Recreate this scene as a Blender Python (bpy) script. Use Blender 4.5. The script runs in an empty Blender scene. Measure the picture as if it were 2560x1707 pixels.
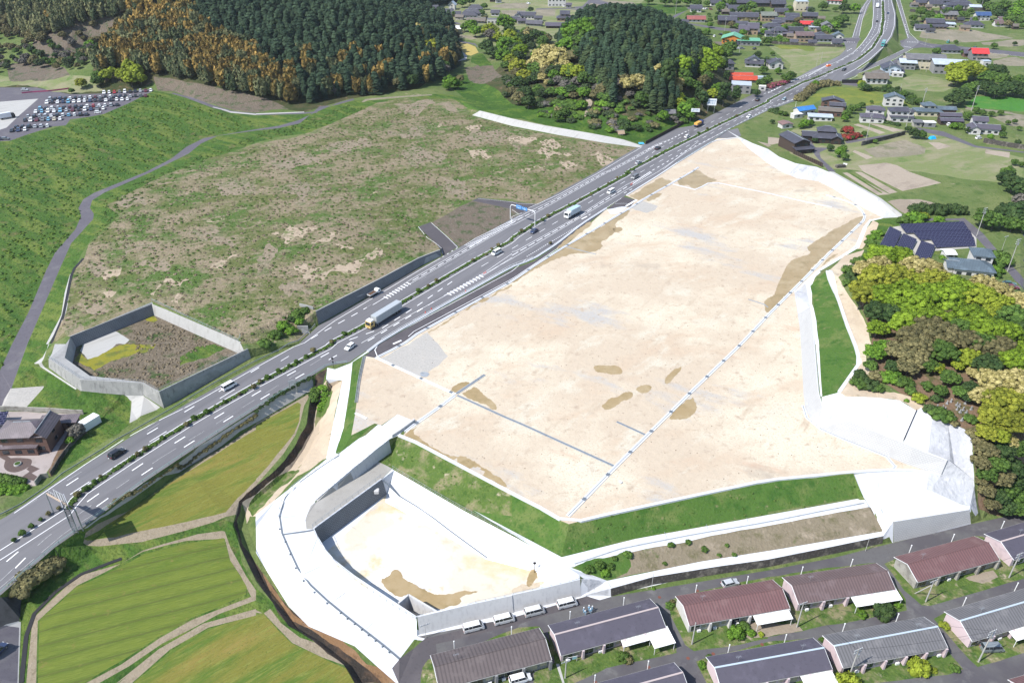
DEBUG = False
import bpy, bmesh, math, random
import numpy as np
from mathutils import Vector, Matrix, geometry
from mathutils.bvhtree import BVHTree
R = math.radians
rnd = random.Random(7)
scene = bpy.context.scene
COL = scene.collection
# ------------------------------------------------------------------ camera
CAM_H = 138.0
TH = math.atan(1991.0 / (4070 - 853.5))
cam = bpy.data.cameras.new("camera")
cam.sensor_width = 36; cam.lens = 28.0; cam.clip_start = 1; cam.clip_end = 9000
camo = bpy.data.objects.new("camera", cam); COL.objects.link(camo)
camo.location = (0, 0, CAM_H); camo.rotation_euler = (math.pi / 2 - TH, 0, 0)
scene.camera = camo
# ------------------------------------------------------------------ light
SUN_EL, SUN_AZ = R(50), math.atan2(-0.465, -0.885)      # direction towards the sun
world = bpy.data.worlds.new("World"); scene.world = world; world.use_nodes = True
wn = world.node_tree; wn.nodes.clear()
bgn = wn.nodes.new("ShaderNodeBackground"); won = wn.nodes.new("ShaderNodeOutputWorld")
sky = wn.nodes.new("ShaderNodeTexSky"); sky.sky_type = 'NISHITA'; sky.sun_disc = False
sky.sun_elevation = SUN_EL; sky.sun_rotation = math.pi / 2 - SUN_AZ
sky.air_density = 1.0; sky.dust_density = 0.6
wn.links.new(sky.outputs[0], bgn.inputs[0]); wn.links.new(bgn.outputs[0], won.inputs[0])
bgn.inputs[1].default_value = 0.13
sun = bpy.data.lights.new("sun", 'SUN'); sun.energy = 4.15; sun.angle = R(0.5); sun.color = (1, 0.965, 0.92)
suno = bpy.data.objects.new("sun", sun); COL.objects.link(suno)
sd = Vector((math.cos(SUN_EL) * math.cos(SUN_AZ), math.cos(SUN_EL) * math.sin(SUN_AZ), math.sin(SUN_EL)))
suno.rotation_euler = sd.to_track_quat('Z', 'Y').to_euler(); suno.location = (-200, -100, 300)
scene.view_settings.view_transform = 'Standard'; scene.view_settings.look = 'None'
scene.view_settings.exposure = 1.0; scene.view_settings.gamma = 1
scene.render.engine = 'CYCLES'
scene.cycles.use_denoising = True
scene.cycles.max_bounces = 5; scene.cycles.diffuse_bounces = 3; scene.cycles.glossy_bounces = 2
scene.cycles.transmission_bounces = 2; scene.cycles.transparent_max_bounces = 4
# ------------------------------------------------------------------ pixels <-> world
F = 1991.0; CX, CY = 1280.0, 853.5
cth, sth = math.cos(TH), math.sin(TH)
def rayd(px, py):
    u = (px - CX) / F; v = -(py - CY) / F
    return Vector((u, cth + v * sth, -sth + v * cth))
def W(px, py, z=0.0):
    d = rayd(px, py)
    if d.z > -0.02: d.z = -0.02
    t = (z - CAM_H) / d.z
    return Vector((d.x * t, d.y * t, z))
def proj(p):
    rx, ry, rz = p[0], p[1], p[2] - CAM_H
    dep = ry * cth - rz * sth
    return (CX + F * rx / dep, CY - F * (ry * sth + rz * cth) / dep, dep)
TILES = {'d': (0, 0, 1 / 1.0884), 'n': (0, 0, 1), 'z1': (1000, 0, 5.88), 'z2': (1700, 0, 5.6), 'z3': (2120, 0, 5.345), 'z4': (1900, 240, 5.88),
         'z5': (2240, 240, 6.534), 'z6': (0, 1020, 6.818), 'z7': (1180, 500, 9.8), 'z8': (100, 1220, 10.455)}
for c in range(4):
    for r in range(4): TILES['t%d%d' % (c, r)] = (640 * c, [0, 430, 860, 1277][r], 3.647)
def S(s, z=None):
    out = []; o = TILES['n']
    for tk in s.split():
        if tk in TILES: o = TILES[tk]; continue
        v = [float(q) for q in tk.split(',')]
        out.append((o[0] + v[0] / o[2], o[1] + v[1] / o[2], v[2] if len(v) > 2 else z))
    return out
def px1(s): return S(s)[0]
# ------------------------------------------------------------------ elevation: a TIN of break lines
ELEV = []
def E(s, z=None): ELEV.append([W(x, y, q) for x, y, q in S(s, z)]); return ELEV[-1]
def EW(pts, closed=False):
    pts = [Vector(p) for p in pts]
    if closed: pts.append(pts[0].copy())
    ELEV.append(pts); return pts
def offset(pts, d, z=None, dz=0.0):
    out = []
    for i, p in enumerate(pts):
        a = pts[max(i - 1, 0)]; b = pts[min(i + 1, len(pts) - 1)]
        t = Vector((b.x - a.x, b.y - a.y, 0)); t.normalize()
        out.append(Vector((p.x - t.y * d, p.y + t.x * d, p.z + dz if z is None else z)))
    return out
ZS = -8.4
HL_S = "n -200,1440 t02 60,1568 560,1230 1200,840 1760,510 2334,190 t12 390,0 t11 570,1400 960,1180 1330,965 1710,765 1850,690 2334,425 t21 235,292 430,183 770,0 t20 960,1450 1160,1338 1480,1175 1640,1148 1900,1010 2334,790 t30 150,760 300,690"
HR_S = "n -200,1650 t03 0,770 190,600 500,330 760,150 t02 930,1545 1310,1260 1790,940 2334,590 t12 200,470 540,270 650,200 850,165 t11 1110,1560 1310,1435 2000,1050 2334,865 t21 200,800 400,665 640,470 860,330 1040,212 1345,25 t20 1500,1490 1830,1290 1960,1190 2334,1010 t30 250,922 380,850 500,780"
hl = E(HL_S, 0); hr = E(HR_S, 0)
E("t30 300,690,0 480,590,1 620,560,1.5 760,490,3 850,410,4.5 905,330,6 945,260,6.5 958,150,7 950,0,7 944,-100,7")
E("t30 500,780,0 650,750,.2 800,632,2 960,530,4 1060,430,5.5 1130,340,6.5 1165,240,7 1165,120,7 1130,0,7 1118,-100,7")
E("t30 300,690,0 420,620,0 560,555,0 650,510,0 712,440,0 765,345,0 845,80,0 905,0,1 930,-100,2")
E("t30 760,520,0 800,450,0 830,350,0 860,190,.5 945,0,2")
E("t30 650,750,0 800,690,0 1000,602,0 1160,532,0 1310,442,0 1400,400,0")
E("t30 830,668,1.2 960,580,0 1110,515,0 1245,447,0 1190,400,0 1180,300,0 1170,180,.5 1165,0,1")
E("t30 1370,385,0 1290,320,0 1205,0,1")
for s in ("n -200,1300,-3", "n -200,1900,-6", "n 100,1900,-6", "n 600,1900,-7", "n 1000,1900,-8.6", "n 1500,1900,-8.4", "n 2200,1900,-8.4", "n 2900,1900,-8.4", "n 2900,1350,-8.4", "n 2900,1250,-5",
          "t30 100,1150,.5", "t30 420,1130,2", "t30 400,1000,1", "t30 600,1300,4", "t30 1000,1150,4", "t30 1300,1100,4", "t30 1700,1150,4.5", "t30 2200,1150,4.5", "t30 2334,1350,5", "t30 1500,1450,5",
          "t30 1000,830,1", "t30 1500,900,1", "t30 2200,850,1", "t30 1500,640,0", "t30 2300,600,0", "t30 2200,300,0", "t30 2300,100,4", "t31 1600,200,5", "t31 2300,300,5.5", "t31 2300,1000,6", "t20 2200,500,0", "t20 2300,100,0", "t20 1100,100,0", "t20 300,150,0", "z1 1300,500,1"): E(s)
# pad with its edges
E("t12 990,108,0 980,115,0 945,330,0 905,620,0 1020,690,0 1130,740,0"); 
SOUTH = "t12 1300,830 1340,832 t22 0,1360 410,1568 t23 450,90 520,118 700,70 1200,-40 t22 1650,1385 2334,1240 t32 380,1205 780,1165 1140,1147 1300,1150 1580,1190"
south = E(SOUTH, 0)
E("t12 1300,830,0 1440,700,0 1290,640,0 1140,738,0")
EB1 = E("t20 1960,1190,0 2055,1253,0 2150,1350,0 t30 0,1490,0 t31 130,0,0 270,60,0 460,85,0 590,150,0 800,290,0 1050,420,0")
ET1 = E("t20 2060,1247,.4 2200,1310,2.2 2334,1360,3.2 t30 100,1430,4 250,1490,4.5 440,1522,5 560,1562,5 t31 990,235,5 1240,410,5")
E("t31 1240,410,5 1050,420,0 940,433,0 880,500,0 800,690,0 470,895,0 350,1010,0 240,1100,0")
E("t31 1240,415,5 1010,470,4.4 1000,560,4.6 960,740,5 900,720,5.5 650,930,6")
EB2 = E("t31 240,1100,0 290,1400,0 305,1568,0 t32 335,550,0 400,720,0 560,800,0 870,925,0 1180,1050,0 1580,1190,0")
ET2 = E("t31 350,1010,.6 400,1250,4 430,1568,4 t32 470,470,4 490,560,4.2 570,625,4.4 900,745,4.7 1230,890,4.6 1640,1050,3.4")
E("t31 600,900,5.6 540,900,5.6 620,1100,6 t31 790,1560,6.5 t32 840,170,6.8 650,440,6.5 480,470,4.2")
E("t31 880,740,6 640,950,6.8 760,1180,7 900,1420,7.3 t32 870,170,7.2 700,460,7.2 1000,490,7.4 1200,515,7.4 1350,605,7.2 1420,590,7.2 1640,710,7 1800,780,6.5 1870,1000,3.5 1890,1250,-1 1912,1420,-4.6")
E("t32 1580,1190,0 1500,1300,-1"); E("t32 1660,1060,2 1700,1090,1")
E("t32 780,1180,0 870,1395,-3 975,1568,-4.2 t33 1045,195,-6.2")
WT = E("t33 1100,72,-3.2 1140,98,-3 1495,42,-3.7 1835,-12,-4.7")
WB = E("t33 1145,285,-8.4 1500,205,-8.4 1850,118,-8.4 1950,80,-8.4 2300,0,-8.4 2600,-60,-8.4")
# knoll behind the pad
E("t31 900,1150,9 1250,1000,11 1700,1150,13 2150,1400,13"); E("t32 1000,150,9 1700,150,12 2200,450,11"); E("n 2620,900,12 2650,1080,6")
E("t32 2050,900,6 2100,1180,0 2200,1380,-6")
# south bank, drain strips, brown slope, stone wall
E("t12 1150,1085,-4.2 1240,1130,-4.2 d 1080,1167,-4.2 1290,1277,-4.2 1460,1235,-4.2 1700,1192,-4.2 1970,1143,-4.2 1990,1152,-4.2")
E("d 1310,1305,-4.3 1440,1270,-4.3 1700,1217,-4.3 2000,1165,-4.3")
E("d 1395,1333,-6.1 1610,1290,-6.1 1800,1260,-6.1 2025,1220,-6.1")
SW_T = E("t23 900,705,-6.3 1280,600,-6.3 1900,500,-6.3 2334,440,-6.3 t33 600,320,-6.3 1050,226,-6.3")
EW(offset(SW_T, -0.5, z=ZS))
# pond on the right: rim and floor
RIMZ = -4.2
FLZ = -8.8
E("t12 1150,1230 1240,1140 1260,1150 t13 1900,0 t23 0,225 200,330 600,575", RIMZ)
PR = E("t12 1150,1230 t13 530,160 560,230 640,360 720,450 900,590 1470,965", RIMZ)
PW = E("t13 1470,965 2000,840 2334,770 t23 0,765 300,700 620,622", RIMZ)
PF = EW(offset(PR, 1.2, z=FLZ)[:-1] + [W(*S("t13 1500,965")[0][:2], RIMZ) + Vector((1.2, 1.0, FLZ - RIMZ))])
PWF = EW([PF[-1]] + offset(PW, 1.0, z=FLZ)[1:-1])
E("t12 1175,1440 t13 1330,0 2100,440 t23 230,560", FLZ)
PWB = EW(offset(PW, -1.3, z=ZS))
# ramp and the white bank left of it
RR = E("t12 1440,700,0 1210,872,-.15 1100,955,-.5 900,1122,-1.1 720,1275,-2.6 545,1420,-4.0")
RRB = EW(offset(RR, .6, z=-4.25)[1:])
E("t12 460,1568,-4.3 t13 470,100,-4.3 525,160,-4.3")
E("t13 1465,1140,-8.4 1200,900,-7.4 850,620,-6 650,430,-5.2 540,190,-4.4")
E("t12 1140,738,0 1000,830,-.3 760,1010,-.9 350,1300,-3 215,1500,-4 t13 240,210,-4.7 420,600,-5.8 700,860,-6.9 1200,1250,-8 1310,1345,-8.4")
E("t12 860,830,-.3 740,990,-1.8 640,1045,-2.6 200,1400,-4 t13 0,150,-6.4 0,370,-7.4 300,860,-8.4 480,1040,-8.8 900,1220,-9 1240,1430,-9.4 1300,1580,-9.6")
# white footpath triangle and green slope
E("t12 860,180,-.1 810,500,-1 730,1000,-2.2"); E("t12 990,100,0 900,640,-.1 870,830,-.2")
E("t12 650,215,0 640,320,-.5 780,330,-.6 710,700,-1.5 640,1045,-2.6")
# stream
LBS = E("t12 528,385,-3 500,470,-3.2 480,570,-3.5 460,730,-3.9 370,900,-4 260,1060,-4.2 120,1200,-4.4 0,1290,-4.6 t02 2180,1430,-4.8 t03 2120,130,-5.2 2190,330,-5.8 2334,640,-6.2 t13 150,830,-6.5 300,1050,-6.8 520,1180,-7 800,1400,-7.3 900,1568,-7.4")
EW(offset(LBS, 1.8, dz=-2.2)[1:]); EW(offset(LBS, 3.4, dz=-2.2)[1:12])
RBS = EW(offset(LBS, 5.4, dz=-.3)[:10])
E("t03 800,310,-3.6 t02 1100,1568,-3.6 1700,1120,-3.6 2334,740,-3.6 t12 500,440,-3.2")
E("t03 520,540,-3.8 200,800,-4.5 170,900,-5 200,1000,-5.2 180,1568,-5.5"); E("t03 900,370,-4 1300,220,-4 2050,60,-4.4")
# left side: house lot, gully, pond 1, path, bank, car park
E("t02 540,1150,-3 760,890,-3 920,690,-2.9 1150,520,-2.6 1100,470,-1.6 690,440,-1.3 300,200,-.2")
E("t02 400,1330,-2.2 300,1400,-2.2 0,1400,-2.6"); E("t02 0,610,-3 230,605,-3 400,385,-2.6 95,410,-2.2")
E("t02 1200,780,-3 1270,720,-3 1440,620,-3")
P1Z = 3.0
R1 = E("t02 445,135 735,325 1300,355 1450,435 2260,45", P1Z)
B1 = EW([Vector((p.x, p.y, z)) for p, z in zip(offset(R1, -.8), (.2, -.5, -.9, -2.5, -.1))])
R1b = E("t02 2260,45,3 t01 2200,1568,3 t11 -140,1520,3.2 t01 1385,1190,3.6 640,1500,3.2 600,1568,3.2 t02 445,135,3")
IN_R = [W(x, y, z) for x, y, z in S("t01 640,1500,3.2 t02 590,125,2.9 820,290,2.9 1290,345,2.9 1440,420,2.9 2225,60,3 t01 2190,1555,3.1 1385,1205,3.2")]
EW(IN_R, True); ic = sum(IN_R, Vector()) / len(IN_R)
IN_F = []
for k_, p in enumerate(IN_R):
    a_, b_ = IN_R[k_ - 1], IN_R[(k_ + 1) % len(IN_R)]; d1 = (p - a_).normalized(); d2 = (b_ - p).normalized(); n_ = Vector((-(d1 + d2).y, (d1 + d2).x, 0)).normalized()
    if n_.dot(ic - p) < 0 and k_ != 0: n_ = -n_
    if k_ == 0: n_ = (ic - p).normalized()
    IN_F.append(Vector((p.x + n_.x * 1.1, p.y + n_.y * 1.1, -.6)))
EW(IN_F, True)
E("n -60,1150,-2 t02 0,240,-1.8 110,0,-1 t01 260,1280,-.5 420,900,.5 500,740,1 690,520,1.5 740,400,2 715,330,2 760,250,2.2 860,190,2.5 1330,0,3 t00 1560,1450,3 1700,1340,3.3 1860,1260,3.5 2334,1180,3.8 t10 200,1150,4 380,1100,4 560,1020,4 740,940,4 880,900,4")
E("t02 0,612,-2.2 100,395,-1.8 245,0,-1 t01 430,1150,0 560,850,.6 650,650,1.2 850,430,1.8 855,380,2 820,330,2 840,260,2.2 950,190,2.5 1180,90,2.8 1380,0,3 t00 1720,1400,3.2 1830,1310,3.4 1980,1240,3.6 2334,1190,3.8 t10 200,1172,4 400,1128,4 590,1035,4 740,960,4 900,925,4")
E("t01 480,1540,.5 560,1340,.8 630,1000,1.8 650,900,2 760,780,2.4 800,660,2.7 1080,400,3 960,310,3 1500,20,3.4 t00 2334,1330,3.8 t10 500,1215,4 740,1112,4 980,1003,4.2 1110,940,4.2 1300,910,4 1850,905,3")
CPZ = 8.0
E("t00 -400,1400 0,1292 90,1287 260,1228 480,1158 600,1146 640,1092 830,1068 950,1040 1160,950 1400,830 1390,800 940,830 640,850 330,800 0,800 -400,830", CPZ)
E("t00 1430,825,8.4 1590,852,8 1950,965,6 2100,1015,5 2334,1040,4.4 t10 400,1042,4.2 560,1030,4")
E("t10 0,1210,4 0,1200,4"); E("t00 2100,1110,4.5 2090,1180,4")
# block wall of the weed field and the slope around it
BWB = E("t11 570,1388 1180,1045 1500,860 1690,768", 0.02)
BWT = EW([p + Vector((-.45, .75, h)) for p, h in zip(BWB, (4.6, 3.6, 3.2, 2.4))])
E("t11 570,1280,4.6 400,1222,4 t10 0,1500,4") if 0 else E("t11 400,1222,4.3")
E("t11 330,1440,1 420,1480,0"); E("t11 1480,500,1.2 1640,650,.5 1700,690,.2"); E("t11 1590,458,1.2 1860,680,.1"); E("t11 1970,262,.8 2334,345,.2"); E("t11 2030,236,.8 t21 40,265,.1 180,290,.05")
E("t11 1100,900,3.6"); E("t11 600,500,3.8"); E("t11 1400,200,2"); E("t01 1800,900,3.8"); E("t10 1500,1300,3"); E("t20 500,1450,1.5"); E("t11 1900,120,1.2")
SLB = E("t10 1970,1052,2 t20 0,1150,1.8 420,1232,1.5 850,1305,1 1160,1345,.2")
SLT = E("t10 2040,1012,4.6 t20 0,1085,4.4 300,1148,4 700,1215,3.2 1000,1272,2 1190,1335,.3")
# wooded hills
c2 = W(1541, 190, 0)
base2 = [W(x, y, z) for x, y, z in S("d 1085,200,1 1120,232,1 1200,250,4.6 1300,278,4.4 1400,300,3.2 1470,310,1 1560,283,1 1640,262,.3 1690,240,.2 1685,190,0 1655,150,0 1600,120,0 1420,108,0 1260,110,0 1140,125,1")]
EW(base2, True)
for k, zz in ((.8, 10), (.55, 21), (.3, 30), (.08, 34)):
    ring = []
    for p in base2:
        v = p - c2; kk = k
        q = c2 + v * kk; left = max(0, min(1, (-v.x - 20) / 60))
        ring.append(Vector((q.x, q.y, zz * (1 - .55 * left * (k > .3)))))
    EW(ring, True)
toe1 = E("t00 1500,800,8.4 2000,1000,6 t10 0,985,4.8 500,985,4.5 640,900,4.4 860,880,4.4 1200,850,4.2 1500,800,4 1700,740,3.5 1830,600,2 1835,500,1.6 1830,350,1 1750,220,0")
cr1 = E("n 330,110,24 520,105,26 760,95,28 950,90,25 1060,108,16")
cr2 = E("n 200,40,34 500,20,38 800,20,38 960,50,28 1060,85,16")
EW([p + Vector((0, 90, 10 - .1 * p.z)) for p in cr2[:3]] + [cr2[3] + Vector((5, 60, -14)), cr2[4] + Vector((12, 45, -16))])
E("n 0,160,10 150,150,12 240,120,16"); E("n -50,60,22 120,70,22"); E("n -80,-20,34 100,-20,36")
EW([Vector((-700, 900, 50)), Vector((-350, 1100, 48))])
for x in range(-1400, 1500, 350): EW([Vector((x, 1800, 10 if x > -300 else 40))])
for x in (-60, 100, 260, 420, 580): EW([Vector((x, 1150, 0))])
EW([Vector((-1500, 20, -4)), Vector((0, 15, -8)), Vector((1500, 20, -8)), Vector((1500, 1000, 6)), Vector((1500, 3600, 30)), Vector((-1500, 3600, 60)), Vector((-1500, 700, 20))], True)

def cdt(points, edges, faces, mode):
    return geometry.delaunay_2d_cdt([Vector((p[0], p[1])) for p in points], edges, faces, mode, 1e-3)
pts, idx, edges = [], {}, []
def addp(p):
    k = (round(p[0], 2), round(p[1], 2))
    if k not in idx: idx[k] = len(pts); pts.append(Vector(p))
    return idx[k]
for pl in ELEV:
    ids = [addp(p) for p in pl]
    for a, b in zip(ids, ids[1:]):
        if a != b: edges.append((a, b))
v, e, f, ov, oe, of = cdt(pts, edges, [], 0)
TV = []
bad = 0
for i, q in enumerate(v):
    if ov[i]: z = sum(pts[k].z for k in ov[i]) / len(ov[i])
    else:
        zs = []
        for a, b in edges:
            A, B = pts[a], pts[b]; dx, dy = B.x - A.x, B.y - A.y; L2 = dx * dx + dy * dy
            t = ((q.x - A.x) * dx + (q.y - A.y) * dy) / L2
            if -1e-6 <= t <= 1 + 1e-6 and abs((q.x - A.x) * dy - (q.y - A.y) * dx) < 0.004 * math.sqrt(L2): zs.append(A.z + t * (B.z - A.z))
        z = sum(zs) / len(zs) if zs else 0; bad += 1
        if DEBUG and zs and max(zs) - min(zs) > .5: print('cross', [round(c) for c in proj((q.x, q.y, z))[:2]], [round(c, 1) for c in zs])
    TV.append(Vector((q.x, q.y, z)))
TF = [tuple(x) for x in f]
BVH = BVHTree.FromPolygons(TV, TF)
print('tin', len(TV), len(TF), 'steiner', bad)
def zat(x, y):
    h = BVH.ray_cast(Vector((x, y, 500)), Vector((0, 0, -1)))
    return h[0].z if h[0] else 0.0
def G(px, py):
    d = rayd(px, py); d.normalize()
    h = BVH.ray_cast(Vector((0, 0, CAM_H)), d)
    return h[0].copy() if h[0] else W(px, py, 0)
def g1(s): x, y, z = px1(s); return G(x, y)
def GS(s): return [G(x, y) for x, y, z in S(s)]
# ------------------------------------------------------------------ materials
MATS = {}
def mat(name, base, layers=(), rough=.9, bump=None, spec=.25, metal=0.0, co='w', emit=None, rand=0.0, coat=0.0):
    if name in MATS: return MATS[name]
    m = bpy.data.materials.new(name); m.use_nodes = True; t = m.node_tree; N, L = t.nodes, t.links
    b = N['Principled BSDF']; b.inputs['Roughness'].default_value = rough; b.inputs['Metallic'].default_value = metal
    b.inputs['Specular IOR Level'].default_value = spec; b.inputs['Coat Weight'].default_value = coat
    if co == 'w': src = N.new('ShaderNodeNewGeometry').outputs['Position']
    elif co == 'uv': src = N.new('ShaderNodeTexCoord').outputs['UV']
    else: src = N.new('ShaderNodeTexCoord').outputs['Object']
    def mapping(rot=0, sx=1, sy=1, sz=1):
        if not rot and sx == 1 and sy == 1 and sz == 1: return src
        mp = N.new('ShaderNodeMapping'); mp.vector_type = 'TEXTURE' if 0 else 'POINT'
        r = N.new('ShaderNodeVectorRotate'); r.rotation_type = 'Z_AXIS'; r.inputs['Angle'].default_value = -rot
        L.new(src, r.inputs['Vector']); mp.inputs['Scale'].default_value = (sx, sy, sz); L.new(r.outputs[0], mp.inputs[0]); return mp.outputs[0]
    col = None
    rgb = N.new('ShaderNodeRGB'); rgb.outputs[0].default_value = (*base, 1); col = rgb.outputs[0]
    for ly in layers:
        kind = ly[0]
        if kind == 'n':      # colour, scale, lo, hi, detail, rot, sx, sy
            _, c, sc, lo, hi, det, rot, sx, sy = (list(ly) + [5, 0, 1, 1][len(ly) - 5:])[:9]
            tx = N.new('ShaderNodeTexNoise'); tx.inputs['Scale'].default_value = sc; tx.inputs['Detail'].default_value = det
            tx.inputs['Roughness'].default_value = .62; L.new(mapping(rot, sx, sy), tx.inputs['Vector']); fac = tx.outputs[0]
        elif kind == 'w':    # stripes: colour, wavelength, rot, lo, hi, distortion
            _, c, wl, rot, lo, hi, dist = ly
            tx = N.new('ShaderNodeTexWave'); tx.inputs['Scale'].default_value = 2 * math.pi / 20 / wl * 1.0; tx.inputs['Distortion'].default_value = dist
            tx.inputs['Detail Scale'].default_value = .6 / wl; tx.bands_direction = 'X'; L.new(mapping(rot), tx.inputs['Vector']); fac = tx.outputs['Fac']
        elif kind == 'b':    # brick joints: colour, width, height, mortar
            _, c, bw, bh, mo = ly; lo, hi = .3, .7
            tx = N.new('ShaderNodeTexBrick'); tx.inputs['Scale'].default_value = 1; tx.inputs['Brick Width'].default_value = bw; tx.inputs['Row Height'].default_value = bh
            tx.inputs['Mortar Size'].default_value = mo; tx.inputs['Mortar Smooth'].default_value = .2; L.new(src, tx.inputs['Vector']); fac = tx.outputs['Fac']
        elif kind == 'v':    # voronoi cells
            _, c, sc, lo, hi = ly
            tx = N.new('ShaderNodeTexVoronoi'); tx.inputs['Scale'].default_value = sc; L.new(src, tx.inputs['Vector']); fac = tx.outputs['Distance']
        mr = N.new('ShaderNodeMapRange'); mr.inputs[1].default_value = lo; mr.inputs[2].default_value = hi; L.new(fac, mr.inputs[0])
        mx = N.new('ShaderNodeMix'); mx.data_type = 'RGBA'; L.new(mr.outputs[0], mx.inputs[0]); L.new(col, mx.inputs[6]); mx.inputs[7].default_value = (*c, 1); col = mx.outputs[2]
    if rand:
        oi = N.new('ShaderNodeObjectInfo'); mr = N.new('ShaderNodeMapRange'); mr.inputs[3].default_value = 1 - rand; mr.inputs[4].default_value = 1 + rand
        L.new(oi.outputs['Random'], mr.inputs[0]); vm = N.new('ShaderNodeVectorMath'); vm.operation = 'SCALE'; L.new(col, vm.inputs[0]); L.new(mr.outputs[0], vm.inputs['Scale']); col = vm.outputs[0]
    L.new(col, b.inputs['Base Color'])
    if bump:
        sc, st = bump[:2]; tx = N.new('ShaderNodeTexNoise'); tx.inputs['Scale'].default_value = sc; tx.inputs['Detail'].default_value = 4
        L.new(mapping(*(bump[2:] if len(bump) > 2 else ())), tx.inputs['Vector'])
        bp = N.new('ShaderNodeBump'); bp.inputs['Strength'].default_value = st; bp.inputs['Distance'].default_value = .6 / sc
        L.new(tx.outputs[0], bp.inputs['Height']); L.new(bp.outputs[0], b.inputs['Normal'])
    if emit: b.inputs['Emission Color'].default_value = (*emit, 1); b.inputs['Emission Strength'].default_value = 1
    MATS[name] = m; return m
RA = math.atan2(243.4 - 229.6, 9.05)       # heading of the highway near the middle
def flat(name, c, **k): return mat(name, c, **k)
M_asph = mat('asphalt', (.108, .106, .112), [('n', (.125, .122, .128), .09, .45, .6, 4, RA, .12, 1), ('n', (.088, .086, .092), .35, .5, .75, 6, RA, .05, 1), ('n', (.135, .132, .135), 2.5, .6, .8), ('n', (.08, .078, .082), .03, .58, .66, 5, RA, .2, 1)], .85, (6, .15))
M_asph2 = mat('dark_asphalt', (.062, .056, .06), [('n', (.078, .07, .073), .12, .45, .65), ('n', (.05, .046, .05), 1.5, .55, .7)], .85, (6, .15))
M_path = mat('path_asphalt', (.082, .076, .088), [('n', (.11, .105, .11), .15, .5, .7), ('n', (.065, .06, .07), 1.2, .5, .7)], .9, (5, .15))
M_street = mat('street_asphalt', (.085, .083, .083), [('n', (.062, .058, .064), .06, .45, .58, 4), ('n', (.115, .112, .11), .25, .55, .7), ('n', (.07, .066, .068), 1.6, .5, .75)], .9, (5, .15))
M_conc = mat('white_concrete', (.45, .46, .475), [('n', (.37, .385, .41), .15, .54, .7, 6), ('n', (.52, .52, .52), .6, .5, .8), ('n', (.33, .34, .37), .05, .62, .7, 7)], .85, (3, .05))
M_concw = mat('rough_concrete', (.335, .34, .35), [('n', (.28, .285, .3), .1, .48, .62, 6), ('n', (.2, .205, .225), .06, .6, .68, 6, .5, 1, 2), ('n', (.4, .4, .41), .4, .52, .75), ('n', (.25, .255, .265), 1.2, .6, .75, 3)], .85, (.8, .5))
M_oldc = mat('old_concrete', (.23, .23, .225), [('n', (.16, .16, .155), .3, .5, .7), ('n', (.3, .3, .29), 1.2, .5, .8)], .9, (3, .1))
M_sand = mat('sand', (.378, .315, .24), [('n', (.46, .41, .32), .018, .47, .6, 8), ('n', (.37, .29, .212), .03, .52, .66, 8, .3, 1, 2.2), ('n', (.42, .385, .31), .05, .55, .66, 7, .8, 1, 2), ('n', (.305, .295, .28), .016, .57, .64, 8, 2.6, 1, 2.5),
    ('n', (.35, .24, .17), .026, .62, .72, 9, 2.7, 1, 3), ('n', (.335, .275, .205), .06, .58, .72, 8, 1.0, 1, 4), ('n', (.3, .24, .18), .35, .56, .7, 9), ('n', (.35, .29, .215), 2.0, .5, .7, 4), ('n', (.24, .2, .155), 1.3, .62, .7, 4), ('n', (.17, .145, .11), .9, .7, .73, 3), ('n', (.28, .24, .19), .02, .62, .7, 9)], .95, (.5, .15))
M_sand2 = mat('coarse_sand', (.34, .275, .2), [('n', (.4, .345, .26), .03, .45, .6, 6), ('n', (.29, .235, .175), .5, .5, .75, 8), ('n', (.23, .2, .165), 1.6, .64, .7, 3), ('n', (.2, .19, .14), .05, .62, .7, 8), ('n', (.12, .12, .05), .25, .64, .7, 8)], .95, (.8, .25))
M_gravel = mat('gravel', (.31, .295, .27), [('n', (.25, .24, .22), 1.5, .4, .7, 8), ('n', (.33, .31, .28), .1, .5, .7)], .95, (3, .3))
M_puddle = mat('muddy_water', (.25, .185, .095), [('n', (.29, .225, .13), .12, .45, .65, 5), ('n', (.2, .15, .07), .25, .5, .7, 6)], .3, None, .25)
M_green = mat('grass_bank', (.045, .09, .016), [('n', (.03, .07, .012), .1, .5, .62, 8), ('n', (.095, .125, .027), .035, .48, .6, 9, 2.5, 1, 5), ('n', (.11, .1, .04), .14, .58, .7, 8), ('n', (.024, .052, .011), .4, .52, .68, 8), ('n', (.1, .145, .032), 1.1, .56, .74, 6), ('n', (.026, .056, .012), 2.2, .54, .68, 4)], .95, (.9, 1), .1)
M_green2 = mat('lush_grass', (.036, .078, .012), [('n', (.075, .12, .02), .08, .5, .62, 6), ('n', (.022, .052, .01), .4, .5, .66, 6), ('n', (.1, .135, .03), .3, .62, .75, 6), ('n', (.02, .05, .01), 2, .56, .7, 4)], .95, (1.3, .8), .1)
M_lawn = mat('seeded_grass', (.05, .098, .02), [('n', (.09, .12, .036), .14, .5, .62, 6), ('n', (.03, .075, .014), .3, .52, .66, 6), ('n', (.17, .145, .08), .4, .62, .74, 8), ('n', (.038, .075, .016), 1.8, .52, .68, 4)], .95, (1.5, .5), .1)
M_lawn2 = mat('patchy_grass', (.058, .095, .022), [('n', (.16, .145, .08), .22, .48, .6, 8), ('n', (.035, .07, .015), .4, .5, .62, 6), ('n', (.28, .235, .17), .33, .6, .7, 8), ('n', (.09, .125, .03), 1.6, .5, .7, 4)], .95, (1.5, .7), .1)
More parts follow.
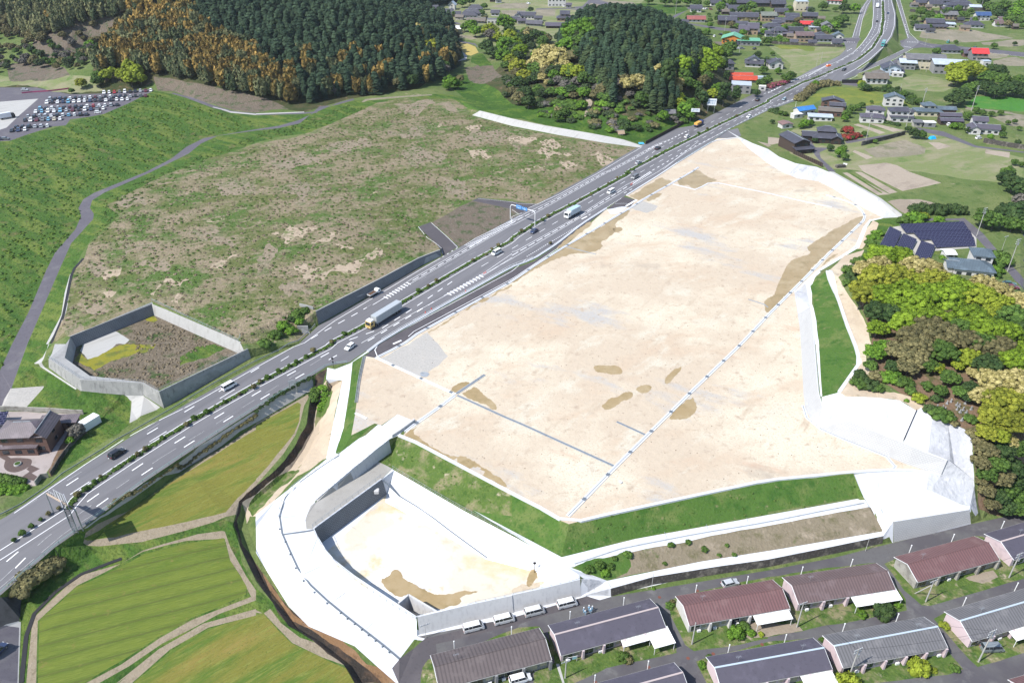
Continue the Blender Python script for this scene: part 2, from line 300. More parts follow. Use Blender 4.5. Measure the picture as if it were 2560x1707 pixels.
M_weed = mat('weedy_ground', (.085, .095, .034), [('n', (.175, .142, .095), .03, .44, .56, 9, .5, 1, 1.6), ('n', (.055, .095, .022), .055, .5, .6, 9), ('n', (.2, .16, .112), .12, .52, .66, 9, .4, 1, 2), ('n', (.05, .072, .02), .35, .54, .66, 8),
    ('n', (.235, .185, .135), .5, .57, .7, 8), ('n', (.36, .29, .21), .03, .65, .7, 9, .5, 1, 2.4), ('n', (.095, .12, .034), 1.4, .56, .7, 4), ('n', (.045, .055, .02), 1.9, .58, .75, 4)], .95, (.9, 1), .1)
M_scrub = mat('dry_scrub', (.105, .085, .065), [('n', (.05, .065, .03), .25, .52, .62, 8), ('n', (.14, .12, .095), .8, .5, .7, 7), ('n', (.03, .05, .014), .4, .62, .7, 6)], .95, (1.2, .9), .1)
M_scrub2 = mat('brown_slope', (.155, .13, .09), [('n', (.1, .09, .05), .3, .5, .65, 8), ('n', (.24, .2, .15), .2, .55, .68, 8), ('n', (.05, .08, .02), .15, .58, .68, 8), ('n', (.2, .17, .12), 1.5, .5, .8, 7)], .95, (1.5, .7), .1)
_a, _b = G(*px1('t03 650,835')[:2]), G(*px1('t03 1960,500')[:2]); CR = math.atan2(_b.y - _a.y, _b.x - _a.x)
M_crop = mat('barley_crop', (.1, .128, .023), [('n', (.068, .105, .018), .06, .48, .6, 7, CR, .3, 1), ('n', (.15, .135, .034), .05, .52, .66, 7, CR, .4, 1.6), ('w', (.075, .105, .02), 3.9, CR + math.pi / 2, .3, 1.0, 3), ('n', (.135, .16, .034), 1.2, .5, .75, 7, CR, .2, 3), ('w', (.068, .078, .022), 3.9, CR + math.pi / 2, .95, 1.02, 2.5), ('n', (.06, .082, .017), 1.6, .54, .72, 6, CR, .15, 4), ('n', (.13, .12, .035), .5, .62, .72, 8)], .95, (1.6, .8, CR, .3, 1.5), .1)
M_crop2 = mat('ripening_crop', (.125, .122, .026), [('n', (.07, .11, .02), .09, .48, .58, 8, R(40), .25, 1.6), ('n', (.18, .14, .04), .07, .54, .66, 8, R(40), .3, 1.6), ('n', (.15, .16, .038), 1.0, .5, .7, 7, R(40), .25, 2), ('n', (.06, .08, .017), 2.2, .56, .75, 5)], .95, (1.6, .8, R(40), .3, 1.5), .1)
M_straw = mat('straw_track', (.2, .165, .115), [('n', (.14, .115, .075), .7, .5, .68, 7), ('n', (.24, .2, .15), 2, .5, .75, 6)], .95, (2, .6))
M_earth = mat('bare_earth', (.2, .165, .125), [('n', (.26, .22, .165), .1, .45, .65, 6), ('n', (.15, .125, .095), .6, .55, .75, 7), ('n', (.1, .1, .05), .25, .66, .75, 7)], .95, (1.5, .4))
M_pale = mat('pale_field', (.125, .15, .058), [('n', (.185, .175, .105), .05, .45, .6, 6, .4, 1, 2.5), ('n', (.08, .125, .034), .09, .55, .66, 7), ('n', (.15, .15, .085), .6, .5, .7, 7)], .95, (1.2, .4), .1)
M_pale2 = mat('fallow_field', (.16, .145, .105), [('n', (.2, .175, .13), .06, .45, .6, 6), ('n', (.115, .12, .065), .1, .55, .66, 7), ('n', (.13, .115, .085), .6, .5, .7, 7)], .95, (1.2, .4), .1)
M_tilled = mat('tilled_soil', (.25, .21, .165), [('n', (.2, .165, .13), .05, .5, .65, 6, .6, 1, 3), ('n', (.28, .24, .19), .8, .5, .7, 7), ('n', (.14, .12, .1), .12, .66, .74, 6)], .95, (2, .3), .1)
M_gold = mat('golden_field', (.3, .235, .07), [('n', (.25, .22, .075), .2, .5, .65, 6)], .95, (1, .3))
M_vivid = mat('vivid_field', (.045, .14, .022), [('n', (.075, .15, .03), .08, .5, .65, 6), ('n', (.03, .1, .018), .5, .53, .7, 8)], .95, (1, .6), .1)
M_yel = mat('yellow_meadow', (.1, .13, .026), [('n', (.15, .16, .03), .06, .48, .6, 6), ('n', (.06, .095, .02), .2, .53, .68, 8), ('n', (.08, .1, .03), 1, .5, .7, 6)], .95, (1, .6), .1)
M_base = mat('meadow', (.075, .108, .032), [('n', (.11, .13, .048), .03, .45, .6, 6), ('n', (.16, .145, .085), .05, .57, .68, 8), ('n', (.05, .085, .022), .2, .52, .66, 7), ('n', (.21, .18, .125), .09, .64, .7, 8), ('n', (.06, .085, .026), 1.2, .52, .7, 5)], .95, (.9, .7), .1)
M_floor = mat('forest_floor', (.05, .05, .022), [('n', (.03, .042, .014), .15, .45, .6, 7), ('n', (.13, .09, .055), .2, .58, .68, 7)], .95, (1, .8), .1)
M_knoll = mat('leaf_litter', (.12, .08, .052), [('n', (.06, .06, .025), .25, .5, .62, 8), ('n', (.2, .155, .11), .2, .56, .68, 8)], .95, (1.2, .7), .1)
M_mud = mat('muddy_bed', (.05, .032, .02), [('n', (.02, .016, .012), .2, .42, .55, 7), ('n', (.13, .07, .03), .15, .6, .7, 7)], .8, (1.5, .6))
M_rust = mat('rusty_bed', (.15, .085, .04), [('n', (.2, .12, .065), .2, .5, .65, 7), ('n', (.05, .03, .02), .35, .55, .68, 7)], .8, (1.5, .6))
M_white = flat('road_paint', (.62, .62, .62), rough=.7)
M_wash = mat('road_paint_worn', (.36, .36, .36), [('n', (.2, .2, .2), 1.5, .5, .65, 6)], .8)
M_pfl = mat('basin_silt', (.44, .4, .33), [('n', (.56, .55, .52), .04, .46, .56, 6), ('n', (.42, .34, .2), .05, .54, .64, 6), ('n', (.36, .35, .35), .08, .58, .68, 7, .8, 1, 2), ('n', (.4, .33, .24), .3, .55, .7, 7)], .9, (1, .1))
M_shade = mat('underpass_shade', (.05, .05, .05), [('n', (.03, .03, .03), .5, .5, .7)], .9)  # near-black tone painted for the shade in the underpass mouth
M_terr = mat('fine_gravel_concrete', (.235, .225, .205), [('n', (.2, .19, .175), .8, .5, .7, 8), ('n', (.29, .28, .26), .1, .5, .7)], .95, (3, .2))
M_swampy = mat('swamp_weeds', (.11, .09, .065), [('n', (.15, .125, .09), .7, .48, .65, 8), ('n', (.04, .065, .02), .12, .54, .62, 7), ('n', (.05, .045, .03), 1.1, .55, .7, 7)], .95, (1.3, 1), .1)
M_algae = mat('algae', (.16, .15, .012), [('n', (.08, .1, .015), .3, .48, .6, 6), ('n', (.13, .075, .03), .3, .6, .7, 6)], .7, (1.5, .3))
M_slab = mat('grey_slab_concrete', (.3, .295, .28), [('n', (.24, .235, .22), .3, .5, .7, 6, .8, .3, 2)], .9, (2, .05))
M_court = mat('courtyard_concrete', (.27, .235, .22), [('n', (.22, .19, .175), .4, .5, .7, 7)], .9, (2, .1))
M_brickp = mat('brown_paving', (.075, .055, .05), [('n', (.1, .07, .06), 2, .45, .7, 5)], .9, (6, .2))
# ------------------------------------------------------------------ regions laid on the terrain
def kind(o, k, cat=None, label=None, group=None):
    if k: o['kind'] = k
    if cat: o['category'] = cat
    if label: o['label'] = label
    if group: o['group'] = group
    return o
def rough_poly(P, amp, it=3):
    P = [Vector((p[0], p[1])) for p in P]; rr = random.Random(int(P[0].x * 7 + P[0].y * 13))
    for k in range(it):
        Q = []
        for a, b in zip(P, P[1:] + P[:1]):
            d = b - a; n = Vector((-d.y, d.x)); Q.append(a)
            if d.length > 1.2: Q.append((a + b) / 2 + n * rr.uniform(-amp, amp))
        P = Q
    return P
def smooth(P, closed=False, it=2):
    for _ in range(it):
        Q = [] if closed else [P[0]]
        for a, b in (zip(P, P[1:] + P[:1]) if closed else zip(P, P[1:])):
            Q += [a * .75 + b * .25, a * .25 + b * .75]
        if not closed: Q.append(P[-1])
        P = Q
    return P
REG = []
def reg(name, m, s, rough=0, sm=0):
    P = [Vector((x, y)) for x, y, z in S(s)] if isinstance(s, str) else s
    if sm: P = smooth(P, True, sm)
    if rough: P = rough_poly(P, rough)
    REG.append((name, m, [G(p[0], p[1]) for p in P]))
def HLp(a, b): pass
hlS, hrS = S(HL_S), S(HR_S)
reg('hillside', M_floor, "d -200,180 230,225 350,190 540,225 700,258 800,228 960,205 1060,150 1060,0 1000,-200 -200,-200")
reg('hillside', M_floor, "d 1090,200 1180,245 1300,280 1440,312 1600,280 1700,235 1680,150 1600,105 1380,105 1180,110", .1)
reg('field', M_pale, "d 1040,90 1330,130 1440,60 1480,0 1200,-10 1000,-10", .05)
reg('grass_bank', M_green, "n -100,320 t00 0,1285 600,1140 1160,950 1400,830 1600,860 1950,980 2334,1060 t10 400,1040 900,920 1600,860 1900,890 2334,980 2334,1150 t10 1950,1000 1500,900 t10 1110,938 740,1110 500,1212 t00 2334,1300 t01 1500,20 1080,400 800,660 630,1000 560,1400 480,1568 t02 310,200 700,410 1110,440 1190,510 1190,730 540,1150 400,1150 230,610 0,600 n -100,1100", .03)
reg('field', M_weed, "t01 470,1568 560,1340 630,1000 660,900 770,780 810,660 1090,400 970,310 1500,30 t00 2334,1310 t10 500,1208 740,1106 980,1000 1110,938 1300,905 1500,900 1800,905 1950,1000 2040,1010 1970,1060 t20 0,1160 400,1235 850,1310 1160,1345 960,1455 t21 770,5 430,185 235,292 180,290 0,250 t11 2020,236 1970,262 2334,345 t21 0,330 100,390 t11 2334,430 1860,680 1590,458 1480,500 1700,700 1690,765 570,1390 390,1540 t01 2200,1568 1385,1180", .03)
M_bare = mat('bare_soil_patch', (.27, .215, .155), [('n', (.2, .16, .11), .25, .48, .62, 8), ('n', (.09, .11, .035), .2, .56, .64, 8), ('n', (.33, .27, .2), .8, .5, .7, 6)], .95, (1.2, .6))
M_dead = mat('dead_grass_patch', (.18, .145, .1), [('n', (.125, .105, .07), .5, .48, .64, 8), ('n', (.075, .09, .032), .16, .5, .6, 9), ('n', (.235, .19, .14), 1.2, .5, .7, 6)], .95, (1.2, .9))
for s_ in ("t11 230,580 380,510 520,480 560,520 430,600 260,650", "t11 500,650 620,600 760,570 640,640", "t11 700,640 840,680 900,700 780,710", "t11 560,950 700,880 900,810 1000,790 960,850 780,910 640,970", "t11 990,770 1150,700 1160,750 1040,800", "t11 330,860 420,820 480,900 600,880 560,960 430,970",
           "t20 220,1380 300,1320 420,1390 560,1430 430,1420 320,1450", "t20 -60,1260 90,1240 230,1280 60,1310", "t20 250,1290 420,1300 500,1340 330,1340", "t20 430,1470 560,1480 600,1510 470,1510", "t20 60,1540 300,1520 360,1560 100,1568", "t20 700,1400 860,1420 960,1500 800,1480", "t10 1580,1130 1700,1130 1680,1160", "t10 1900,1160 2050,1140 2040,1180", "t10 1900,1360 2000,1370 2160,1450 2040,1420", "t10 2250,1230 2334,1260 2334,1330", "t01 920,950 1090,860 1100,920 960,990", "t01 900,1090 1060,1090 1000,1140", "t01 1870,440 2050,390 2040,410 1880,450", "t01 1370,1110 1700,970 1720,985 1400,1130", "t01 1900,890 2150,750 2160,765 1920,905", "t11 130,540 210,540 190,575 140,570", "t01 1550,1180 1600,1120 1680,1120 1620,1200"):
    reg('bare_patch', M_bare, s_, .28)
for s_ in ("t10 640,1360 820,1280 1000,1260 1070,1290 1000,1340 820,1390", "t10 1330,1370 1500,1340 1750,1400 1650,1480 1450,1540 1350,1450", "t10 60,1500 300,1440 560,1440 600,1500 300,1560", "t01 1960,110 2150,60 2334,90 2334,190 2100,200", "t11 160,130 400,80 620,150 560,210 300,190", "t11 350,280 440,250 460,300", "t01 800,830 900,810 1000,880 900,960 790,900", "t01 1240,800 1500,780 1560,860 1300,860", "t01 700,1200 900,1180 1060,1240 820,1290", "t01 560,1420 720,1380 800,1450 620,1500", "t11 0,800 120,650 200,700 150,900 20,950", "t11 200,1050 420,1020 520,1100 300,1140", "t11 620,1010 720,1040 660,1090", "t10 1150,1230 1400,1180 1600,1200 1400,1260", "t10 1250,950 1700,960 1900,1010 1500,1030", "t01 1700,560 2000,540 2200,640 1850,640", "t01 1050,280 1250,220 1350,290 1150,340", "t20 0,1300 120,1330 60,1400", "t11 1000,900 1150,880 1100,950", "t01 1100,640 1400,660 1440,740 1150,760", "t11 1650,60 1900,80 2000,180 1750,200", "t10 1850,1240 2100,1200 2334,1180 2300,1260 2050,1300"):
    reg('bare_patch', M_dead, s_, .28)
reg('field', M_scrub, "t11 1600,465 1970,262 2334,330 t21 0,330 80,370 t11 2334,432 1860,685", .04)
reg('hillside', M_green2, "t10 1900,900 2040,1000 t20 0,1075 300,1140 700,1210 1000,1268 1190,1330 1215,1300 1480,1172 1640,1148 1700,1100 1500,1060 1000,1050 500,1000 0,950 t10 2000,700 1700,700", .06)
reg('field', M_scrub, "t10 1900,620 2160,600 2250,700 2100,760 1950,740", .1)
reg('field', M_gold, "t10 1830,380 1900,385 2000,430 2030,480 1960,510 1910,500 1830,420")
reg('field', M_lush if 0 else M_green2, "t10 1970,520 2060,490 2120,560 2160,600 2050,610 1960,570", .08)
# car park
reg('car_park', M_path, "t00 -400,1400 0,1290 90,1285 260,1225 480,1155 600,1145 640,1090 830,1065 950,1040 1160,950 1400,830 1390,810 940,855 640,862 330,800 0,800 -400,800", 0)
reg('car_park', M_slab, "t00 -300,940 0,930 350,902 180,1050 60,1165 0,1185 -300,1250")
reg('hillside', M_scrub, "t00 1440,830 1600,840 1950,950 2334,1030 t10 300,1000 100,900 t00 2334,880 1800,760 1400,700", .05)
reg('field', M_pale, "t00 -200,800 0,795 330,795 640,855 940,830 840,690 500,640 300,720 0,690 -200,700", .06)
reg('hillside', M_base, "t00 -600,300 300,330 800,430 900,560 820,700 640,690 500,660 300,720 0,690 -600,700", .05)
reg('field', M_scrub, "t00 60,600 400,560 590,620 640,690 400,740 90,740", .1)
reg('field', M_scrub, "t00 500,150 900,160 1180,200 1100,310 800,370 830,480 560,560 300,470 350,200", .1)
reg('field', M_pale2, "t00 1060,170 1190,150 1180,210 1100,300 1010,290", .1)
# paths
reg('path', M_path, "n -60,1150 t02 0,240 110,0 t01 260,1280 420,900 500,740 690,520 740,400 715,330 760,250 860,190 1330,0 t00 1560,1450 1700,1340 1860,1260 2334,1180 t10 200,1150 380,1100 560,1020 740,940 880,900 900,912 740,958 590,1035 400,1126 200,1172 0,1192 t00 2334,1192 1980,1242 1830,1312 1720,1402 t01 1380,0 1180,90 950,190 840,260 820,330 855,380 850,430 650,650 560,850 430,1150 250,1568 t02 110,390 0,612 n -60,1200")
reg('path', M_path, "t00 1560,855 1700,895 1950,990 2100,1030 2334,1052 t10 400,1043 560,1030 560,1018 400,1030 100,1035 t00 2334,1035 2100,1008 1930,955 1730,885 1590,848")
reg('path', M_slab, "t00 1935,980 2100,1030 2334,1050 t10 0,1047 440,1028 440,1020 0,1036 t00 2334,1040 2110,1018 1950,976")
reg('path', M_pale2, "t10 960,930 1000,905 1300,880 1600,862 1610,870 1300,893 1020,918 980,935")
# pond 1
reg('ledge', M_oldc, [proj(p)[:2] for p in R1] + [proj(p)[:2] for p in reversed(R1b)]) if 0 else None
reg('ledge', M_oldc, "t01 600,1568 650,1500 1385,1185 1392,1200 700,1510 760,1568 t02 700,0 690,40 590,125 820,290 1300,340 1440,420 1450,435 1300,355 735,325 445,135 500,0")
REG.append(('pond_floor', M_swampy, IN_F))
reg('pond_floor', M_slab, "t01 760,1568 1050,1450 1180,1530 1140,1568 t02 1060,0 1020,40 880,125 800,140 730,60", .05)
reg('algae_water', M_algae, "t02 680,150 730,80 800,140 900,110 1040,30 1240,0 1420,0 1400,40 1280,80 1080,140 860,240 830,210 760,190", .08)
reg('algae_water', M_algae, "t01 1330,1325 1400,1310 1440,1350 1400,1370 1330,1350", .1)
reg('field', M_green, "t02 1640,120 1800,20 1950,0 2060,40 1980,70 1760,160 1640,200", .08)
reg('field', M_slab, "t01 480,1568 420,1568 560,1300 590,1100 640,930 655,940 610,1250 580,1340 t02 440,0 385,180 700,405 690,415 310,175 390,120 450,0")
reg('field', M_slab, "t02 1110,440 1290,450 1460,575 1270,665 1180,720 1200,520 1160,480")
reg('field', M_gravel, "t02 95,410 400,383 395,400 205,612 0,608 40,500")
# house lot
reg('courtyard', M_court, "t02 -100,610 230,615 700,640 760,740 640,900 460,1120 400,1200 330,1290 220,1300 0,1200 -100,1190")
reg('flower_bed', M_green2, "t02 -100,1190 0,1190 280,1290 180,1390 0,1360 -100,1340", .05)
reg('courtyard', M_brickp, "t02 60,1040 150,1035 270,1040 295,1060 285,1100 230,1140 150,1170 80,1165 35,1130 40,1080", 0, 1)
reg('courtyard', M_brickp, "t02 0,930 10,980 100,1040 50,1060 -60,1000")
reg('courtyard', M_brickp, "t02 280,1100 365,1135 290,1175 355,1215 320,1250 200,1210 270,1160 240,1140")
reg('ground', M_knoll, "t02 570,900 620,800 600,760 760,740 900,680 700,880 560,1060 470,1210 440,1160", .05)
# fields bottom left
reg('ground', M_green, "t03 0,770 190,600 500,330 800,140 1000,130 2000,60 2150,110 2200,450 2334,700 t13 150,830 900,1568 n 0,1800 -200,1800 -200,1660", .03)
reg('verge', M_gravel, "t02 930,1560 1310,1275 1790,955 2334,605 t12 200,485 500,300 520,340 520,420 t02 2334,715 1500,1200 1060,1500 t03 800,150 760,165")
reg('verge', M_scrub, "t03 150,640 500,420 540,560 420,600 180,740", .1)
reg('straw_track', M_straw, "t02 2334,730 t12 0,720 510,435 440,560 400,720 360,830 250,1000 0,1290 t02 2240,1430 2180,1480 t03 2170,40 1950,100 1300,280 900,320 760,290 780,200 t02 1060,1560")
reg('barley_field', M_crop2, "t12 410,550 395,700 350,810 230,960 0,1230 t02 2334,1240 2150,1420 t03 2060,10 1850,60 1500,140 1050,240 800,270 760,250 900,180 t02 1100,1568 1700,1170 2334,780 t12 0,740 200,630 380,530", .02)
reg('straw_track', M_straw, "t03 2050,185 2100,330 2250,600 2334,720 2334,900 t13 60,930 t03 2334,925 1900,1050 1500,1260 1080,1560 1060,1568 780,1568 1100,1400 1450,1160 1750,990 2290,780 2200,600 2100,450 2050,250 1700,270 1300,370 950,560 700,680 420,930 345,1000 330,1568 240,1568 290,1050 310,970 480,800 700,600 1100,480 1300,360 1800,210 2020,180")
reg('barley_field', M_crop, "t03 2040,245 1700,290 1310,390 950,580 700,690 430,930 360,1000 345,1568 760,1568 1080,1380 1430,1150 1750,970 2240,760 2250,690 2100,450", .015)
reg('straw_track', M_straw, "t03 2334,910 2334,950 1900,1060 1550,1260 1200,1568 1080,1568 1450,1270 1850,1050")
reg('straw_track', M_straw, "t13 70,930 130,890 230,1020 400,1150 700,1290 900,1400 1080,1568 960,1568 850,1440 600,1330 330,1200")
reg('barley_field', M_crop2, "t03 2334,950 1900,1070 1560,1270 1210,1568 n 300,1800 900,1800 t13 950,1568 840,1440 590,1330 320,1200 60,930", .02)
reg('path', M_slab, "t03 130,1000 165,1000 190,1010 170,1568 0,1620 -200,1500 -200,1050 0,1010 60,1000")
reg('path', M_path, "t03 0,1050 60,1040 175,1060 160,1568 0,1620 -200,1500 -200,1000")
reg('ground', M_green, "t03 2334,812 2000,935 1720,1085 1480,1205 1180,1410 900,1568 n 230,1760 300,1740 t03 1060,1568 1450,1255 1850,1025 2334,890")
# stream
reg('stream_bed', M_mud, "t12 540,290 650,220 600,400 555,570 525,770 435,920 350,1060 200,1200 0,1370 t02 2210,1440 t03 2160,90 2210,300 2334,480 t13 100,620 300,880 500,1060 760,1170 1010,1390 1150,1568 900,1568 800,1400 520,1180 300,1050 150,830 t03 2334,620 2190,330 2130,110 t02 2180,1430 2334,1290 t12 120,1200 260,1060 370,900 465,730 490,560 530,400", .05)
reg('stream_bed', M_rust, "t13 60,560 200,760 340,940 500,1060 780,1170 1010,1395 1250,1440 1290,1568 1150,1568 900,1350 600,1150 330,1000 150,800", .05)
reg('ground', M_sand2, "t12 650,320 790,325 710,700 640,1040 380,1200 100,1500 0,1568 t02 2280,1568 t03 2250,120 t02 2210,1440 t12 0,1370 200,1200 350,1060 435,920 525,770 555,570 600,400", .06)
reg('verge', M_lawn2, "t12 640,340 700,430 640,620 560,720 540,760 560,560 600,420", .08)
reg('verge', M_lawn2, "t12 0,1370 200,1200 400,1150 330,1230 150,1380 0,1540 t02 2300,1568 2260,1500", .08)
reg('underpass', M_shade, "t03 -300,1050 -100,900 0,790 165,700 190,850 180,1000 60,1030 0,1060 -200,1120")  # shaded opening under the highway, painted dark on the slope; no recess modelled
# white paving of the ramp
reg('ramp', M_conc, "t12 1290,640 1440,700 1300,830 1210,870 900,1120 545,1420 t13 460,100 530,170 560,230 640,360 720,450 900,590 1465,965 1465,1140 1310,1345 1240,1430 1300,1568 1270,1560 900,1230 480,1050 300,870 0,380 0,160 t12 0,1560 200,1400 640,1050 740,990 1000,830 1110,735 1150,742")
reg('footpath', M_conc, "t12 650,215 720,230 860,175 1110,-5 1120,20 1020,75 880,165 855,400 800,760 720,1010 640,1045 710,700 790,330 640,322")
reg('grass_slope', M_lawn, "t12 1025,75 985,115 945,330 905,630 870,830 1080,720 1000,800 860,920 750,1005 725,990 800,760 855,400 880,165", .03)
reg('sand_lot', M_sand, "t12 990,108 945,330 905,630 870,830 1080,722 1140,740 1290,640 1440,700 1830,460 t12 1110,130")
reg('terrace', M_terr, "t12 1110,1065 1240,1130 1145,1235 t13 525,165 460,165 450,80 t12 460,1568 500,1470 560,1430 960,1180")
# side lane, aprons
reg('road', M_asph2, "t12 990,108 1040,70 1120,0 t11 1130,1568 1320,1455 2334,885 t21 200,815 400,675 640,480 860,345 1010,225 1130,255 1080,320 860,345 650,500 400,700 210,850 0,985 t11 2334,1000 1440,1490 t12 1300,20 1110,130")
reg('sand_pad', M_sand, "t11 1450,1480 2334,1000 t21 0,985 210,852 480,680 860,340 1080,320 1130,255 1035,215 1345,28 t20 1500,1492 1830,1290 1960,1200 2055,1253 2150,1350 t30 0,1490 t31 130,0 270,60 460,85 590,150 800,290 1050,420 940,433 880,500 800,690 470,895 350,1010 240,1100 290,1400 305,1568 t32 335,550 400,720 560,800 870,925 1180,1050 1580,1190 1300,1150 1140,1147 780,1165 380,1205 t22 2334,1240 1650,1385 t23 700,70 520,118 450,90 t22 410,1568 0,1360 t12 1340,832 1440,700 1830,460 1110,130 1290,20")
reg('gravel_patch', M_gravel, "t12 1130,130 1400,0 t11 1500,1500 1560,1460 t12 1750,110 1590,240 1500,300 1240,190", .06)
reg('gravel_patch', M_gravel, "t21 1080,330 1170,262 1330,310 1300,350 1230,375 1130,350", .06)
reg('apron', M_conc, "t21 870,345 980,320 1050,318 960,380 900,385", .03)
reg('apron', M_asph, "t20 1830,1290 1960,1190 2060,1170 2090,1240 1960,1262 1840,1262")
# east walls and greens
reg('white_slope', M_concw, "t20 1960,1190 2055,1253 2150,1350 t30 0,1490 t31 130,0 270,60 460,85 590,150 800,290 1050,420 1240,412 990,235 560,0 t30 440,1522 250,1490 100,1430 t20 2334,1360 2200,1310 2065,1245")
reg('path', M_slab, "t31 560,0 600,0 1030,240 1240,400 1230,415 990,235")
reg('grass_bank', M_green, "t31 945,440 1240,415 1400,440 1760,420 1900,570 1830,680 1500,760 1430,850 980,735 890,830 770,940 700,960 560,890 800,690 880,500", .05)
reg('ground', M_sand2, "t31 955,440 1010,470 990,540 920,600 860,700 800,700 870,560", .05)
reg('drain_strip', M_conc, "t31 950,432 905,500 830,690 600,830 470,905 480,915 400,980 350,1010 240,1100 440,905 790,690 870,500 930,435")
reg('solar_lot', M_gravel, "t31 980,735 1100,510 1180,495 1780,465 1900,560 1900,690 1520,720 1460,850")
reg('road', M_path, "t31 1230,420 1700,425 1790,420 1960,560 2130,760 2334,980 2334,1080 2180,900 2050,760 1900,600 1740,445 1400,445 1240,432")
reg('ground', M_sand2, "t31 560,895 700,760 880,710 800,840 690,920 640,960 720,1100 830,1260 910,1420 940,1568 790,1568 620,1100 540,930", .03)
reg('knoll_ground', M_knoll, "t31 700,960 900,900 1500,950 2300,1150 t32 2600,0 2600,1300 2100,1568 1920,1500 1880,1100 1870,900 1800,780 1640,705 1430,590 1300,500 t32 900,300 t31 950,1500", .05)
reg('ground', M_sand2, "t32 790,0 900,0 900,200 1050,290 1000,420 1300,480 1430,570 1410,600 1350,605 1200,515 1000,490 700,480 655,440 845,170", .05)
reg('white_slope', M_concw, "t31 240,1100 290,1400 305,1568 t32 335,550 400,720 560,800 870,925 1180,1050 1580,1190 1640,1050 1230,890 900,745 570,625 490,560 470,470 t31 430,1568 400,1250 350,1010 490,895 440,905")
reg('white_strip', M_conc, "t31 350,1010 470,900 400,1030 t31 400,1200 450,1400 465,1568 t32 480,300 495,470 480,480 435,0 t31 430,1568 385,1240")
reg('grass_bank', M_lawn, "t31 385,1040 520,910 560,1010 640,1160 720,1400 785,1568 t32 840,170 650,440 500,470 480,200 t31 465,1568 440,1350", .02)
reg('white_strip', M_conc, "t31 525,905 560,890 640,1120 740,1400 800,1568 t32 855,165 660,445 640,435 820,165 775,0 t31 680,1300 560,1010")
reg('white_pad', M_conc, "t32 490,482 650,440 700,480 1000,488 1200,513 1350,605 1230,890 900,745 570,625 490,560")
reg('white_pad', M_conc, "t32 1350,610 1395,578 1420,595 1500,680 1640,705 1500,900 1460,985 1235,890")
reg('rugged_ground', M_concw, "t32 1500,680 1640,700 1800,780 1860,870 1870,1100 1915,1540 1890,1568 1835,1470 1750,1452 1440,1330 1300,1152 1580,1190 1640,1050 1460,985", .03)
reg('white_pad', M_conc, "t32 780,1180 1140,1147 1300,1150 1460,1185 1440,1330 1750,1455 1848,1478 t33 1850,8 1495,62 1140,118 1100,90 1140,100 1145,290 1100,222 1045,230 1000,120 970,0 t32 975,1568 870,1395")
reg('grass_bank', M_lawn, "t32 0,1250 380,1215 775,1185 870,1390 600,1435 0,1530 t22 2334,1530 t23 2334,30 1000,270 460,425 110,265 t13 1950,0 t12 1250,1140 1130,1065 1150,1040 1300,840 t12 2334,1350 t22 0,1370 400,1568 t23 450,95 520,125 1200,-30 t22 1650,1395 2334,1255", .012)
reg('grass_bank', M_lawn2, "t12 1130,1065 1300,840 2334,1350 2334,1568 t13 1950,0 t12 1250,1140", .015)
reg('white_strip', M_conc, "d 1085,1170 1290,1279 1460,1237 1700,1194 1970,1145 1990,1152 2003,1166 1700,1219 1440,1272 1310,1303 1395,1333 1402,1352 1345,1335")
reg('grass_slope', M_scrub2, "d 1320,1300 1440,1270 1700,1217 2000,1165 2030,1222 1800,1260 1610,1290 1395,1331", .02)
reg('grass_slope', M_lawn, "d 1320,1300 1395,1280 1440,1265 1450,1300 1440,1315 1395,1331", .08)
reg('white_strip', M_conc, "d 1395,1333 1610,1289 1800,1259 2028,1218 2050,1225 2052,1228 1800,1277 1600,1311 1405,1356")
# right pond
reg('pond_bank', M_conc, "t12 1145,1235 1240,1135 1260,1150 t13 1900,0 t23 0,225 200,330 620,580 620,622 300,700 0,765 t13 2000,840 1470,965 900,590 560,230 530,165")
reg('pond_floor', M_pfl, [proj(p)[:2] for p in PF] + [proj(p)[:2] for p in PWF[1:]] + [(x, y) for x, y, z in S("t23 230,560 t13 2100,440 1330,0 t12 1175,1440")])
# residential
reg('white_strip', M_conc, "t13 1380,1160 1465,1080 2334,880 t23 0,880 620,720 640,620 700,610 880,660 915,790 800,835 690,795 0,985 t13 1545,1180")
reg('block_apron', M_concw, "t23 625,622 700,612 865,650 880,770 690,760 690,700")
reg('street', M_street, "t13 1240,1430 1310,1345 1540,1160 1470,1142 t23 0,970 680,770 800,810 900,780 2334,540 t33 600,425 1145,288 1850,118 2030,80 n 2700,1230 2900,1300 2900,1900 950,1900 t13 1300,1568")
reg('street', M_asph2, "t13 1310,1345 1540,1160 t23 0,970 690,775 800,815 890,795 300,950 0,1050 t13 1640,1210 1650,1290 1560,1360 1500,1568 1300,1568 1250,1430")
reg('lot', M_lawn2, "t13 1500,1580 1520,1420 1570,1350 1800,1290 t23 60,1060 250,1050 400,1300 t23 190,1470 t13 2334,1568 n 1200,1750 1060,1750", .03)
for s in ("t23 200,1470 390,1380 330,1100 1300,830 1500,1230 1500,1290 1330,1330 860,1430 560,1568 n 1440,1760 1330,1760",
          "t23 1420,830 1490,790 2334,600 t33 0,600 100,590 985,470 1080,560 1255,800 1265,905 800,1000 320,1092 0,1145 t23 2334,1160 1660,1275 1580,1220 1450,960",
          "t33 1060,480 1150,440 1880,225 1960,230 2210,420 2420,360 2420,590 1480,862 1400,858 1240,720",
          "t33 1510,980 1600,930 2440,680 2440,1270 2334,1290 1910,1420 1780,1290",
          "t33 480,1160 500,1130 1420,960 1600,1220 1780,1440 1640,1490 950,1568 n 2150,1760 2090,1707 t33 640,1500",
          "t23 1680,1370 1780,1330 t33 0,1190 400,1150 640,1500 640,1600 t23 1800,1620"):
    reg('lot', M_lawn2, s, .02)
